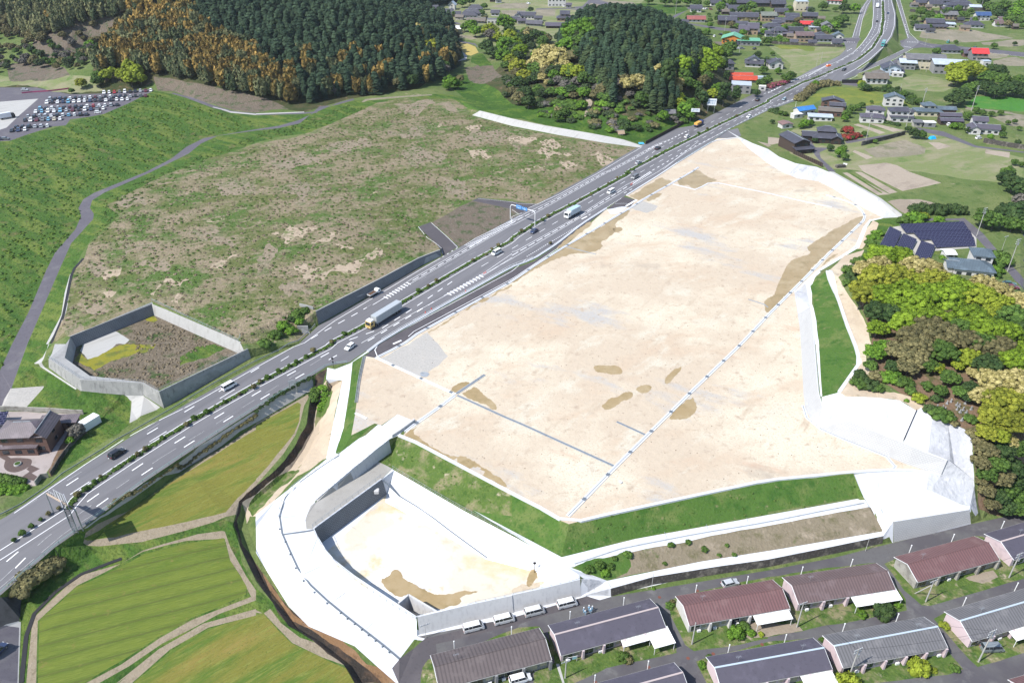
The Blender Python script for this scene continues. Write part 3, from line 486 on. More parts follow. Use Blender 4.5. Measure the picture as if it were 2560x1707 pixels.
reg('lot', M_earth, "t33 -160,1010 0,1005 100,1030 250,1020 320,1090 100,1120 0,1145 -200,1150", .03)
reg('lot', M_earth, "t33 1800,610 2050,540 2100,600 1950,660", .08)
reg('path', M_slab, "t23 400,1390 430,1390 480,1568 460,1568")
# right-hand fields
reg('field', M_pale, "t30 130,1250 200,1400 500,1540 900,1568 t31 1400,0 2334,100 2334,-20 t30 2334,1440 1900,1330 1400,1200 400,1150 230,1180", .03)
reg('field', M_tilled, "t30 820,1510 1080,1485 1180,1510 1290,1568 t31 1580,100 1450,130 1225,175 870,0")
reg('field', M_tilled, "t31 680,10 720,5 1110,205 1000,212"); reg('field', M_tilled, "t31 790,0 850,0 1180,185 1110,200")
reg('crop_row', M_green, "t31 725,5 760,10 1045,190 1030,195")
reg('field', M_pale2, "t30 870,1360 1260,1280 1440,1350 1430,1400 990,1440", .03)
reg('field', M_tilled, "t30 790,1370 960,1435 900,1455 770,1385"); reg('field', M_tilled, "t30 780,1140 820,1130 1070,1210 1020,1225", 0); reg('field', M_tilled, "t30 920,1130 980,1130 1240,1190 1140,1205")
reg('field', M_tilled, "t30 1460,1300 1560,1300 1670,1335 1550,1365"); reg('field', M_tilled, "t30 1985,1365 2205,1390 2200,1440 1980,1400")
reg('field', M_earth, "t31 1090,270 1150,255 1380,250 1600,300 1310,330 1260,390", .05)
reg('field', M_tilled, "t30 0,1250 140,1265 130,1300 40,1320 0,1320"); reg('field', M_earth, "t30 -100,1290 0,1310 30,1330 0,1340")
reg('path', M_path, "t30 350,1280 400,1300 430,1345 560,1350 470,1390 480,1440 620,1568 550,1568 430,1420 400,1370 380,1330")
reg('path', M_path, "t30 700,1290 1250,1205 1250,1220 720,1310"); reg('path', M_path, "t30 1340,1160 1600,1200 1900,1330 2334,1385 2500,1400 2500,1412 2334,1396 1880,1345 1620,1250 1400,1200")
reg('field', M_vivid, "t30 1900,880 2500,890 2500,1020 2334,1022 1850,1000 1800,960", .03)
reg('path', M_pale2, "t30 1800,975 2334,1050 2500,1060 2500,1075 2334,1065 1800,1000")
reg('field', M_pale2, "t30 2040,1070 2500,1060 2500,1180 2200,1150", .04)
reg('field', M_yel, "t30 370,900 530,810 700,800 1000,840 1250,900 1310,970 900,960 700,960 640,920 560,880 400,960 300,1010 250,980", .05)
reg('field', M_pale, "t30 1090,750 1180,740 1320,680 1560,710 1680,740 1690,800 1600,840 1350,830 1120,790", .03)
reg('road', M_path, "t30 660,770 870,710 1000,640 1200,520 1230,500 1250,520 1200,560 1060,640 880,770 820,790")
reg('field', M_pale, "t30 0,420 400,430 700,440 690,480 560,560 300,690 250,700 180,670 210,590 120,520 60,470", .02)
reg('field', M_yel, "t30 60,420 430,440 420,470 120,450", .1)
reg('road', M_path, "t30 1200,375 1280,350 1390,375 1480,400 1800,430 2334,480 2500,500 2500,540 2334,520 1800,470 1480,440 1400,435 1310,445 1240,430 1210,400")
reg('field', M_pale2, "t30 1400,290 1900,280 2250,350 2100,360 1850,385 1500,360 1380,340", .04); reg('field', M_pale2, "t30 1940,390 2500,370 2500,410 2334,415 1960,410", .04)
reg('field', M_pale2, "t30 2000,480 2200,500 2180,520 2010,540", .04); reg('field', M_pale2, "t30 2050,560 2250,520 2500,570 2500,600 2060,590", .04)
reg('road', M_path, "t20 1440,190 1900,280 2334,300 t30 100,320 100,300 t20 2334,275 1950,260 1620,215 1470,175 1640,70 1620,60 1400,190")
reg('field', M_green2, "t20 1080,90 1500,130 1610,90 1560,60 1350,40 1000,40", .05)
reg('field', M_pale, "t20 560,140 850,150 800,230 620,180", .03); reg('field', M_pale2, "t20 640,60 740,30 900,70 850,110 650,85"); reg('field', M_pale2, "t20 790,0 1100,20 1150,60 1070,85", .03); reg('field', M_pale2, "t20 0,30 140,30 150,80 0,75", .03)
reg('field', M_pale2, "t20 210,90 400,90 390,150 210,140", .03); reg('field', M_pale2, "z1 1340,110 1540,50 1900,70 1860,130 1600,130"); reg('field', M_pale2, "z1 1480,160 1840,150 1850,180 1680,240 1540,250")
reg('road', M_path, "t20 700,0 790,0 1080,85 1150,110 1100,115 1030,90 720,30 640,100 560,75 560,65 640,60")
reg('road', M_path, "t20 220,80 500,75 850,118 850,124 500,84 220,90"); reg('road', M_path, "z1 440,240 520,250 840,330 900,360 800,360 560,310")
reg('field', M_pale2, "t10 1800,300 1850,310 2030,350 1990,360 1820,330", .05); reg('path', M_path, "t10 1820,365 2000,400 2030,440 1990,410 1830,385"); reg('path', M_slab, "t10 1880,470 1925,510 1920,545 1820,560 1900,530")
# side roads and highway
reg('road', M_asph2, "t11 1480,500 1590,458 1850,680 1830,690 1710,765 1690,740 1640,650")
reg('road', M_asph2, "t11 1970,262 2030,236 2334,270 t21 180,290 235,292 100,400 0,330 t11 2334,340 2200,310")
reg('road', M_asph, [(x, y) for x, y, z in hlS] + [(x, y) for x, y, z in S("t30 420,620 560,555 650,510 712,450 690,380 765,345 845,80 905,0 930,-100 960,-100 945,0 860,190 830,350 800,450 760,490 850,410 905,330 945,260 958,150 950,0 944,-100 1118,-100 1130,0 1165,120 1165,240 1130,340 1060,430 960,530 800,632 860,628 960,580 1110,515 1245,447 1190,400 1270,350 1165,0 1160,-100 1195,-100 1205,0 1290,320 1390,385 1310,442 1160,532 1000,602 800,690 650,750")] + [(x, y) for x, y, z in reversed(hrS)])
reg('road', M_path, "t30 640,345 690,350 830,345 850,352 800,400 690,390 640,380")
def band(T, B, m): REG.append(('embankment', m, list(T) + list(reversed(B))))
band(BWT, BWB, M_oldc); band(R1, B1, M_oldc); band(PW, PWB, M_concw); band(SW_T, offset(SW_T, -.5, z=ZS), M_oldc); band(WT[1:], WB[:3], M_concw); band(PR, PF, M_terr); band(SLT, SLB, M_slab); band(RR[1:], RRB, M_terr)
for k_ in range(len(IN_R)): band([IN_R[k_ - 1], IN_R[k_]], [IN_F[k_ - 1], IN_F[k_]], M_slab if k_ in (6, 7) else M_oldc)
# solve the partition
P0 = [Vector((p.x, p.y)) for p in TV]; Eset = set()
for t in TF:
    for a, b in ((t[0], t[1]), (t[1], t[2]), (t[2], t[0])): Eset.add((min(a, b), max(a, b)))
pp = list(P0); faces = []
for name, m, poly in REG:
    Q = [Vector((p.x, p.y)) for p in poly]
    ar = sum(a.x * b.y - b.x * a.y for a, b in zip(Q, Q[1:] + Q[:1]))
    if ar < 0: Q.reverse()
    s0 = len(pp); pp += Q; faces.append(list(range(s0, s0 + len(Q))))
v, e, f, ov, oe, of = geometry.delaunay_2d_cdt(pp, list(Eset) + [(a, b) for fc in faces for a, b in zip(fc, fc[1:] + fc[:1])], [], 0, 2e-3)
print('cdt', len(v), len(f))
vz = [Vector((q.x, q.y, TV[min(ov[i])].z if ov[i] and min(ov[i]) < len(TV) else zat(q.x, q.y))) for i, q in enumerate(v)]
vxy = np.array([(q.x, q.y) for q in v]); ta = np.array([list(t) for t in f]); cen = vxy[ta].mean(axis=1)
owner = np.full(len(ta), -1)
for k, fc in enumerate(faces):
    Q = [pp[i] for i in fc]; ins = np.zeros(len(ta), bool)
    for A, B in zip(Q, Q[1:] + Q[:1]):
        if A.y == B.y: continue
        c = ((A.y > cen[:, 1]) != (B.y > cen[:, 1])) & (cen[:, 0] < (B.x - A.x) * (cen[:, 1] - A.y) / (B.y - A.y) + A.x)
        ins ^= c
    owner[ins] = k
groups = {}
for tri, k in zip(f, owner): groups.setdefault(int(k), []).append(tri)
STRUCT_THINGS = ()
for k, tris in sorted(groups.items()):
    name, m = ('ground', M_base) if k < 0 else REG[k][:2]
    me = bpy.data.meshes.new(name); mp = {}; vs = []; fs = []
    for t in tris:
        fs.append([mp.setdefault(i, len(mp)) for i in t])
    vs = [None] * len(mp)
    for i, j in mp.items(): vs[j] = vz[i]
    me.from_pydata(vs, [], fs); me.materials.append(m)
    me.validate(); me.update()
    # all faces up
    bm = bmesh.new(); bm.from_mesh(me)
    for fc in bm.faces:
        if fc.normal.z < 0: fc.normal_flip()
    bm.to_mesh(me); bm.free()
    o = bpy.data.objects.new(name, me); COL.objects.link(o); o['kind'] = 'structure'
# ------------------------------------------------------------------ mesh helpers
class MB:
    def __init__(s): s.v = []; s.f = []; s.m = []; s.uv = []
    def face(s, pts, m=0, uv=None):
        n = len(s.v); s.v += [tuple(p) for p in pts]; s.f.append(tuple(range(n, n + len(pts)))); s.m.append(m); s.uv.append(uv)
    def box(s, x0, x1, y0, y1, z0, z1, m=0, M=None, taper=0):
        t = taper
        P = [Vector(p) for p in ((x0, y0, z0), (x1, y0, z0), (x1, y1, z0), (x0, y1, z0), (x0 + t, y0 + t, z1), (x1 - t, y0 + t, z1), (x1 - t, y1 - t, z1), (x0 + t, y1 - t, z1))]
        if M: P = [M @ p for p in P]
        n = len(s.v); s.v += [tuple(p) for p in P]
        for q in ((3, 2, 1, 0), (4, 5, 6, 7), (0, 1, 5, 4), (1, 2, 6, 5), (2, 3, 7, 6), (3, 0, 4, 7)): s.f.append(tuple(n + i for i in q)); s.m.append(m); s.uv.append(None)
        return s
    def tube(s, a, b, r0, r1=None, n=8, m=0, cap=True):
        a, b = Vector(a), Vector(b); r1 = r0 if r1 is None else r1
        d = (b - a).normalized(); u = d.orthogonal().normalized(); w = d.cross(u)
        k = len(s.v)
        for p, r in ((a, r0), (b, r1)):
            for i in range(n):
                an = 2 * math.pi * i / n; s.v.append(tuple(p + (u * math.cos(an) + w * math.sin(an)) * r))
        for i in range(n):
            j = (i + 1) % n; s.f.append((k + i, k + j, k + n + j, k + n + i)); s.m.append(m); s.uv.append(None)
        if cap:
            s.f.append(tuple(k + n + i for i in range(n))); s.f.append(tuple(k + n - 1 - i for i in range(n))); s.m += [m, m]; s.uv += [None, None]
        return s
    def prism(s, poly, z0, z1, m=0, M=None):
        P0 = [Vector((x, y, z0)) for x, y in poly]; P1 = [Vector((x, y, z1)) for x, y in poly]
        if M: P0 = [M @ p for p in P0]; P1 = [M @ p for p in P1]
        k = len(s.v); n = len(poly); s.v += [tuple(p) for p in P0 + P1]
        for i in range(n):
            j = (i + 1) % n; s.f.append((k + i, k + j, k + n + j, k + n + i)); s.m.append(m); s.uv.append(None)
        s.f.append(tuple(k + n + i for i in range(n))); s.f.append(tuple(k + n - 1 - i for i in range(n))); s.m += [m, m]; s.uv += [None, None]
        return s
    def side(s, prof, y0, y1, m=0, inset=0):
        """profile in x,z extruded along y"""
        n = len(prof); k = len(s.v)
        for y in (y0, y1): s.v += [(x, y, z) for x, z in prof]
        for i in range(n):
            j = (i + 1) % n; s.f.append((k + i, k + n + i, k + n + j, k + j)); s.m.append(m); s.uv.append(None)
        s.f.append(tuple(k + i for i in range(n))); s.f.append(tuple(k + 2 * n - 1 - i for i in range(n))); s.m += [m, m]; s.uv += [None, None]
        return s
    def mesh(s, name, mats):
        me = bpy.data.meshes.new(name); me.from_pydata(s.v, [], s.f)
        for q in (mats if isinstance(mats, (list, tuple)) else [mats]): me.materials.append(q)
        me.polygons.foreach_set('material_index', s.m)
        if any(u is not None for u in s.uv):
            L = me.uv_layers.new(name='UVMap')
            for p, u in zip(me.polygons, s.uv):
                if u:
                    for li, q in zip(p.loop_indices, u): L.data[li].uv = q
        me.update(); return me
    def build(s, name, mats, parent=None, bevel=0, fixn=True, smooth=False):
        me = s.mesh(name, mats)
        if bevel or fixn:
            bm = bmesh.new(); bm.from_mesh(me)
            if bevel:
                bmesh.ops.remove_doubles(bm, verts=bm.verts, dist=1e-4)
                bmesh.ops.bevel(bm, geom=[e for e in bm.edges if len(e.link_faces) == 2 and e.calc_face_angle(0) > .4], offset=bevel, segments=2, affect='EDGES', profile=.6)
            bmesh.ops.recalc_face_normals(bm, faces=bm.faces); bm.to_mesh(me); bm.free()
        if smooth: me.polygons.foreach_set('use_smooth', [True] * len(me.polygons))
        return link(name, me, parent)
def link(name, me, parent=None, loc=None, rz=0):
    o = bpy.data.objects.new(name, me); COL.objects.link(o)
    if parent: o.parent = parent
    if loc is not None: o.location = loc
    if rz: o.rotation_euler.z = rz
    return o
def thing(name, label, cat, loc=(0, 0, 0), rz=0, group=None):
    o = bpy.data.objects.new(name, None); COL.objects.link(o); o.location = loc; o.rotation_euler = (0, 0, rz); o.empty_display_size = .3
    return kind(o, None, cat, label, group)
def dup(o, parent=None):
    c = o.copy(); COL.objects.link(c)
    if parent: c.parent = parent
    for ch in list(o.children): dup(ch, c)
    return c
def resample(P, step):
    out = [P[0].copy()]; acc = 0
    for a, b in zip(P, P[1:]):
        L = (b - a).length; t = step - acc
        while t <= L: out.append(a + (b - a) * (t / L)); t += step
        acc = L - (t - step)
    return out
def seglen(P): return sum((b - a).length for a, b in zip(P, P[1:]))
def sub(P, s0, s1):
    out = []; s = 0
    for a, b in zip(P, P[1:]):
        L = (b - a).length
        if L > 0 and s + L >= s0 and s <= s1:
            t0 = max(0, (s0 - s) / L); t1 = min(1, (s1 - s) / L)
            if not out: out.append(a + (b - a) * t0)
            out.append(a + (b - a) * t1)
        s += L
    return out
def drape(P, h=0.02): return [Vector((p.x, p.y, zat(p.x, p.y) + h)) for p in P]
def strip(mb, P, w, m=0, h0=None):
    """flat ribbon following P"""
    L = offset(P, w / 2); Rr = offset(P, -w / 2)
    for i in range(len(P) - 1): mb.face([Rr[i], Rr[i + 1], L[i + 1], L[i]], m)
def bar(mb, P, w, h, m=0, z0=-.3, uv=False):
    """solid kerb of width w and height h above P"""
    L = offset(P, w / 2); Rr = offset(P, -w / 2); s = 0
    up = Vector((0, 0, h)); dn = Vector((0, 0, z0))
    for i in range(len(P) - 1):
        s1 = s + (P[i + 1] - P[i]).length
        u = lambda a, b: [(s, a), (s1, a), (s1, b), (s, b)] if uv else None
        mb.face([Rr[i] + up, Rr[i + 1] + up, L[i + 1] + up, L[i] + up], m, u(h, h + w))
        mb.face([Rr[i] + dn, Rr[i + 1] + dn, Rr[i + 1] + up, Rr[i] + up], m, u(z0, h))
        mb.face([L[i + 1] + dn, L[i] + dn, L[i] + up, L[i + 1] + up], m, u(z0, h)); s = s1
    for k, q in ((0, 1), (-1, 1)): mb.face([Rr[k] + dn, L[k] + dn, L[k] + up, Rr[k] + up], m)
# ------------------------------------------------------------------ more materials
M_steel = flat('galvanised_steel', (.32, .34, .35), rough=.45, metal=.6, spec=.5)
M_gsteel = flat('green_grey_steel', (.2, .27, .26), rough=.5, spec=.4)
M_wht = flat('white_paint', (.6, .6, .59), rough=.5, spec=.5)
M_blk = flat('black_rubber', (.018, .018, .02), rough=.7)
M_glass = flat('dark_glass', (.02, .026, .032), rough=.08, spec=.8)
M_wood = mat('brown_wood', (.09, .05, .032), [('n', (.05, .03, .02), 2, .45, .7)], .8)
M_grate = flat('drain_grate', (.13, .15, .17), rough=.6, metal=.3)
M_greych = mat('grey_channel', (.22, .24, .26), [('n', (.15, .16, .17), 1, .5, .7)], .85)
M_block = mat('grey_block_wall', (.17, .175, .18), [('b', (.07, .075, .08), .8, .45, .06), ('n', (.11, .11, .11), .25, .5, .7)], .9, co='uv')
M_blockw = mat('pale_block_wall', (.33, .328, .322), [('b', (.25, .25, .25), .75, .5, .06), ('n', (.28, .278, .275), .3, .5, .7)], .9, co='uv')
M_stone = mat('dark_stone_wall', (.115, .105, .09), [('v', (.05, .045, .04), 1.6, .0, .45), ('n', (.2, .18, .15), .35, .52, .7, 6), ('n', (.05, .05, .045), .6, .55, .75, 6)], .9, (3, .4))
M_pondw = mat('weathered_concrete_wall', (.21, .21, .2), [('n', (.28, .275, .26), .4, .5, .7, 6), ('n', (.13, .13, .125), .3, .52, .7, 6, 0, 3, 3)], .9, (2, .1))
M_newwall = mat('new_concrete_wall', (.4, .395, .39), [('n', (.32, .315, .315), .5, .5, .72, 6, 0, 3, 3)], .85, (2, .05))
# ------------------------------------------------------------------ road paint
mk = MB()
def line(s, w=.18, dash=None, h=.03, off=0, m=0):
    P = GS(s) if isinstance(s, str) else s
    P = [Vector((p.x, p.y, 0)) for p in P]
    if off: P = offset(P, off)
    if dash:
        ln, per = dash; T = seglen(P); q = 0
        while q < T: strip(mk, drape(resample(sub(P, q, min(T, q + ln)), 3) + [sub(P, q, min(T, q + ln))[-1]], h), w, m); q += per
    else:
        strip(mk, drape(resample(P, 4) + [P[-1]], h), w, m)
line("t02 130,1540 1150,850 1760,545 2334,215 t12 380,5 t11 440,1560 700,1368 1040,1165 1500,890 1680,787", .2)
line("t02 605,1290 1245,877 1820,538 t12 50,200", .3, (3.4, 12.2)); line("t02 640,1370 1300,930 1900,560 t12 300,110", .22, (5.5, 24))
line("t11 500,1520 680,1420 890,1305 1010,1235", .3, (3.1, 6.1))
line("t11 1415,978 2334,452 t21 0,440 400,240 840,0 t20 860,1568 1330,1310 1420,1280", .16); line("t11 1440,1000 2334,482 t21 0,492 430,255 880,0 t20 900,1568 1370,1310", .16)
line("t11 1428,990 2334,468 t21 0,466 415,248 860,0 t20 880,1568 1350,1310", .3, (3.5, 5))
line("t11 1065,1210 1150,1160 1415,978", .15); line("t11 1065,1212 1220,1120 1440,1000", .15)
for i in range(9):
    t = i / 9; x = 1180 + 230 * t; y = 1150 - 145 * t; line("t11 %f,%f %f,%f" % (x - 14, y - 14, x + 26, y + 4), .5)
line("t11 1700,775 1840,690", .3, (1, 3)); line("t21 150,330 240,290 430,205 780,15 t20 1000,1450 1180,1345", .2); line("t21 0,345 60,385", .15)
line("t11 1900,668 2000,605 2334,440 t21 0,402 90,375", .18); line("t11 1945,687 2334,470 t21 0,440", .18)
for i in range(26):
    t = i / 25; x = 1915 + 480 * t; y = 668 - 268 * t; line("t11 %f,%f %f,%f" % (x, y, x + 58 - 8 * t, y + 8), .3)
line("t11 1480,500 1560,600 1640,650 1700,715 1700,765", .15); line("t11 1600,465 1730,580 1838,688", .15); line("t11 2020,242 2334,275 t21 60,292 220,292", .12)
MEDS = "t03 -500,700 0,395 620,0 t02 700,1380 1180,1060 1750,700 2334,370 t12 0,372 700,0 t11 700,1548 980,1405 1330,1190 1700,975 2000,800 2334,625 t21 0,605 240,455 400,370 640,245 1070,10 t20 1050,1568 1380,1390 1900,1130 2334,930 t30 0,915 300,760 600,640 830,540 950,440 1030,310 1050,180 1045,0 1040,-90"
MED = [Vector((p.x, p.y, 0)) for p in GS(MEDS)]
line(MED, .2, off=-1.75); line(MED, .22, off=1.2)
line("t02 795,1437 1115,1212 1420,1010 1995,652 t12 185,342 700,60 730,40", .32, (3.4, 13.3)); line("t02 880,1480 1190,1260 1500,1055 2065,692 t12 250,377 500,235 760,90", .32, (3.4, 13.3))
line("t03 60,460 120,410 440,140 480,140", .32, (3.2, 13)); line("t03 140,520 190,460 540,190 570,180", .32, (3.2, 13)); line("t03 0,640 400,260 t02 830,1470 1100,1290 1460,1040", .13, (4, 11), m=1); line("t02 1460,1040 1900,770 t12 600,130", .1, (5, 9), m=1)
line("t03 0,700 600,190 t02 2000,850", .1, (9, 11), m=1); line("t02 200,1500 2200,260", .1, (4, 12), m=1)
line("t11 850,1530 1150,1425 1500,1200 1830,970", .3, (3.1, 6.2)); line("t11 1020,1540 1125,1480 1440,1292 1655,1162", .35, (3, 6)); line("t11 960,1560 1330,1345 2334,790 t21 0,790 560,455 1090,135 1330,0 t20 1330,1568 1600,1382 1950,1188 2334,1000 t30 0,1000 240,905", .16)
line("t11 2334,730 t21 0,742 560,430 1040,120 1270,0", .16); line("t21 0,762 560,442 1060,128", .32, (4.2, 5.6)); line("t11 1710,1130 2050,940 2334,745", .16); line("t11 1750,1120 2100,930 2334,780", .16)
for i in range(11):
    t = i / 11; x = 1760 + 320 * t; y = 1115 - 180 * t; line("t11 %f,%f %f,%f" % (x - 15, y - 12, x + 22, y + 8), .5)
for i in range(13):
    t = i / 12; x = 1100 + 160 * t; y = 108 - 102 * t; line("t21 %f,%f %f,%f" % (x - 10, y - 8, x + 12, y + 6), .45)
line("t11 2055,862 t21 20,688 425,445 1050,75 t20 1245,1530 1475,1400 1965,1138 2125,1055 t30 10,955 300,815 500,712 700,605 850,505 980,395 1080,270 1105,130 1097,0", .2, (4.4, 10))
line("t11 980,1250 1100,1180 2040,710 2100,690", .1, (4, 14), m=1); line("t20 1150,1500 1300,1378 1450,1300 1680,1180 1940,1060 2334,840 t30 60,858 250,768 450,665 600,590 800,478 930,360 985,250 1000,130 1000,0", .2, (4.4, 10))
line("t20 1240,1362 1420,1285 1610,1190", .5, (2, 4)); line("t30 0,845 200,752 360,690", .55, (2.2, 4.5)); line("t30 370,695 540,605", .16); line("t30 370,690 530,600", 1.0, (.6, 1.6))
line("t20 1380,1545 1560,1400 1700,1290", .16); line("t20 1280,1555 1570,1385 1950,1192 2334,985 t30 250,900", .35, (2.3, 5.2))
line("t21 135,772 400,612 640,468 1000,238", .4, (.5, 1.3)); line("t11 1250,1568 1325,1535", .7); line("t11 1388,1500 1395,1475 1450,1448 2334,975 t21 210,835 420,695", .2); line("t12 1105,110 1080,80 1085,40 1110,10", .25); line("t11 1120,1556 1150,1530 1320,1448 2334,905 t21 130,795", .18)
line("t21 1040,312 1135,255", 1.0); line("t21 940,290 1070,285 1100,300", .15); line("t21 635,430 685,405", .6); line("t21 700,395 715,385", .3); line("t21 1020,195 1095,155", .3, (2.4, 5))
line("t30 960,0 962,120 950,250 910,330 850,410 780,480 660,550 300,700 0,852", .25); line("t30 1038,0 1040,150 1000,300 850,480", .2); line("t30 1062,0 1070,200 1020,340 880,490", .2); line("t30 1120,0 1155,130 1150,240 1120,330 1050,430 930,540 800,630 690,690", .25)
line("t30 940,0 900,60 860,180 830,330", .2); line("t30 912,0 848,100 770,345", .2); line("t30 880,40 800,330", .2, (1.5, 3.5)); line("t30 1170,0 1280,350", .2); line("t30 1203,0 1290,300 1370,380", .2); line("t30 1250,225 1275,330", .7, (2, 12))
line("t30 720,470 770,440", .5, (3, 5)); line("t30 1270,385 1375,388", 1.6, (.6, 1.3)); line("t30 1240,425 1310,437", 1.4, (.6, 1.3)); line("t30 680,345 830,350", .2); line("t30 690,385 800,388", 1.6, (.6, 1.4)); line("t30 1930,440 2020,445", 2, (.7, 1.5)); line("t30 1320,445 1160,538 980,610 700,745", .2); line("t30 1245,450 960,582 820,640", .2); line("t30 1390,400 1500,430 1800,460 2334,520", .2)
mo = mk.build('road_marking', [M_white, M_wash], fixn=False); mo['kind'] = 'structure'
jm = MB()
for s_ in ("t13 435,575 610,495", "t13 695,830 835,730", "t13 1005,1075 1095,995", "t13 860,135 960,190", "t13 240,60 460,30", "t12 480,1300 640,1380", "t12 700,1120 860,1180", "t12 960,900 1120,980", "t33 760,-30 800,20", "t23 1770,120 1800,200", "t23 1390,190 1420,260", "t23 1030,275 1060,330", "t23 2140,60 2160,130", "t32 1200,1160 1240,1400", "t32 1000,1150 1060,1568", "t32 800,520 1000,800", "t32 1060,515 1130,840", "t12 780,420 850,430", "t12 755,620 815,630", "t12 715,820 780,835"):
    strip(jm, drape(resample([Vector((p.x, p.y, 0)) for p in GS(s_)], 2), .03), .1)
jo = jm.build('concrete_joint', M_greych, fixn=False); jo['kind'] = 'structure'
# ------------------------------------------------------------------ kerbs, channels
def channel(label, s, w, h, m, grates=0, wmid=None, mid=None, name='drain_channel', cat='drain channel', group=None):
    t = thing(name, label, cat, group=group); P = GS(s) if isinstance(s, str) else s; P = resample([Vector((p.x, p.y, 0)) for p in P], 6) + [Vector((P[-1].x, P[-1].y, 0))]
    P = drape(P, 0); c = P[0].copy(); t.location = c; P = [p - c for p in P]
    b = MB(); bar(b, P, w, h, 0); b.build('concrete_edge', m, t, fixn=False)
    if mid: b = MB(); strip(b, [p + Vector((0, 0, h + .012)) for p in P], wmid or w * .4); b.build('slot', mid, t, fixn=False)
    if grates:
        T = seglen(P); q = grates * .6
        while q < T:
            g = sub(P, q, min(T, q + 1.1)); b = MB(); strip(b, [p + Vector((0, 0, h + .025)) for p in g], w * .9); b.build('grate', M_grate, t, fixn=False); q += grates
    return t
channel("white concrete channel with grates from the side lane to the channel crossing", "t12 1090,122 1820,460", 1.0, .12, M_conc, 12)
channel("grey open channel running right from the channel crossing", "t12 1835,468 2334,695 t22 0,690 930,1112", .8, .1, M_greych, 0, .3, M_grate)
channel("short grey channel reaching up and right from the channel crossing", "t12 2085,280 1830,452", 1.0, .1, M_greych, 0, .35, M_grate)
channel("white channel leading down from the crossing to the ramp head", "t12 1810,470 1660,585 1470,715 1310,838", 1.2, .12, M_conc, 10, .3, M_greych)
channel("long white channel with grates cutting diagonally across the whole sand pad", "t22 510,1568 945,1118 1230,835 1650,420 2090,0 t21 2334,1305 t31 320,985 560,740 870,445 885,410 875,375 790,290 530,210", 1.1, .14, M_conc, 11.4, .28, M_greych)
channel("thin white channel below the muddy pond at the top of the pad", "t21 1465,112 1680,165 1790,103 1850,95 2334,195 t31 300,265 580,322", .7, .15, M_conc)
channel("pale kerb channel between the side lane and the sand pad", "t12 1110,120 1350,0 t11 1450,1488 2334,998 t21 210,852 480,682 760,520 1080,328 1210,243 1450,108 1640,0 t20 1700,1528", 1.0, .18, M_conc, 14, .3, M_greych)
channel("thin grey channel in the muddy strip below the highway", "t21 485,680 765,752", .5, .08, M_greych)
channel("short grey channel with weeds joining the long diagonal channel", "t22 955,708 1225,832", .7, .1, M_greych, 0, .3, M_grate)
channel("short thin channel at the tip of the large brown puddle", "t21 2155,1162 2334,1218 t31 0,1235", .5, .08, M_greych)
channel("white curved channel along the foot of the pale block wall", "t32 318,560 335,650 400,735 560,815 1195,1072 1140,1143", .9, .12, M_conc, 0, .25, M_greych)
channel("white kerb round the lower edge of the sand pad", [p + Vector((0, 0, 0)) for p in south], .8, .25, M_conc, name='kerb', cat='kerb')
channel("white kerb between the left carriageway and the grass bank of the right-hand pad side", "t31 1040,425 940,436 880,505 800,692 470,897 350,1008 245,1098", .9, .3, M_conc, name='kerb', cat='kerb')
channel("white kerb at the top edge of the long green strip", "t31 540,905 560,985 640,1160 720,1400 790,1568 t32 840,165 650,438", 1.0, .3, M_conc, name='kerb', cat='kerb')
channel("white double channel between the highway and the dark side lane", "t12 1020,72 1110,0 t11 1150,1545 1320,1440 2334,868 t21 190,800 400,665 640,475 860,335", .9, .35, M_conc, 0, .3, M_greych, name='kerb', cat='kerb')
channel("pale kerb line along the tip of the pad beside the highway", "t21 1045,214 1345,28 t20 1500,1492 1830,1292 1880,1280 2060,1258", .6, .25, M_conc, name='kerb', cat='kerb')
channel("grey dark line of gutter curving down the white ramp", "t12 760,1012 520,1170 350,1300 250,1420 215,1568 t13 225,60 240,210 420,600 700,860 1200,1250 1310,1345", .45, .05, M_grate, name='gutter', cat='gutter')
channel("grey gutter crossing the ramp to the basin corner", "t13 245,215 400,195 530,172", .5, .05, M_grate, name='gutter', cat='gutter')
channel("thin dark gutter down the white slope inside the basin", "t12 1165,1240 t13 1540,0 1800,200 2110,425", .3, .05, M_grate, name='gutter', cat='gutter')
channel("pale gutter line in the upper white strip below the green bank", "t23 570,482 1000,340 1700,205 2334,100 t32 880,1440", .35, .06, M_greych, 0, name='gutter', cat='gutter')
channel("dark drain along the left track of straw around the barley field", "t03 195,1568 250,1050 300,950 480,760 660,620 800,545 1110,435", .9, .12, M_blk, name='drain_channel')
channel("dark drain beside the weedy field above the block basin", "t01 470,1560 570,1340 590,1250 640,1000 660,900 760,790", .9, .1, M_blk)
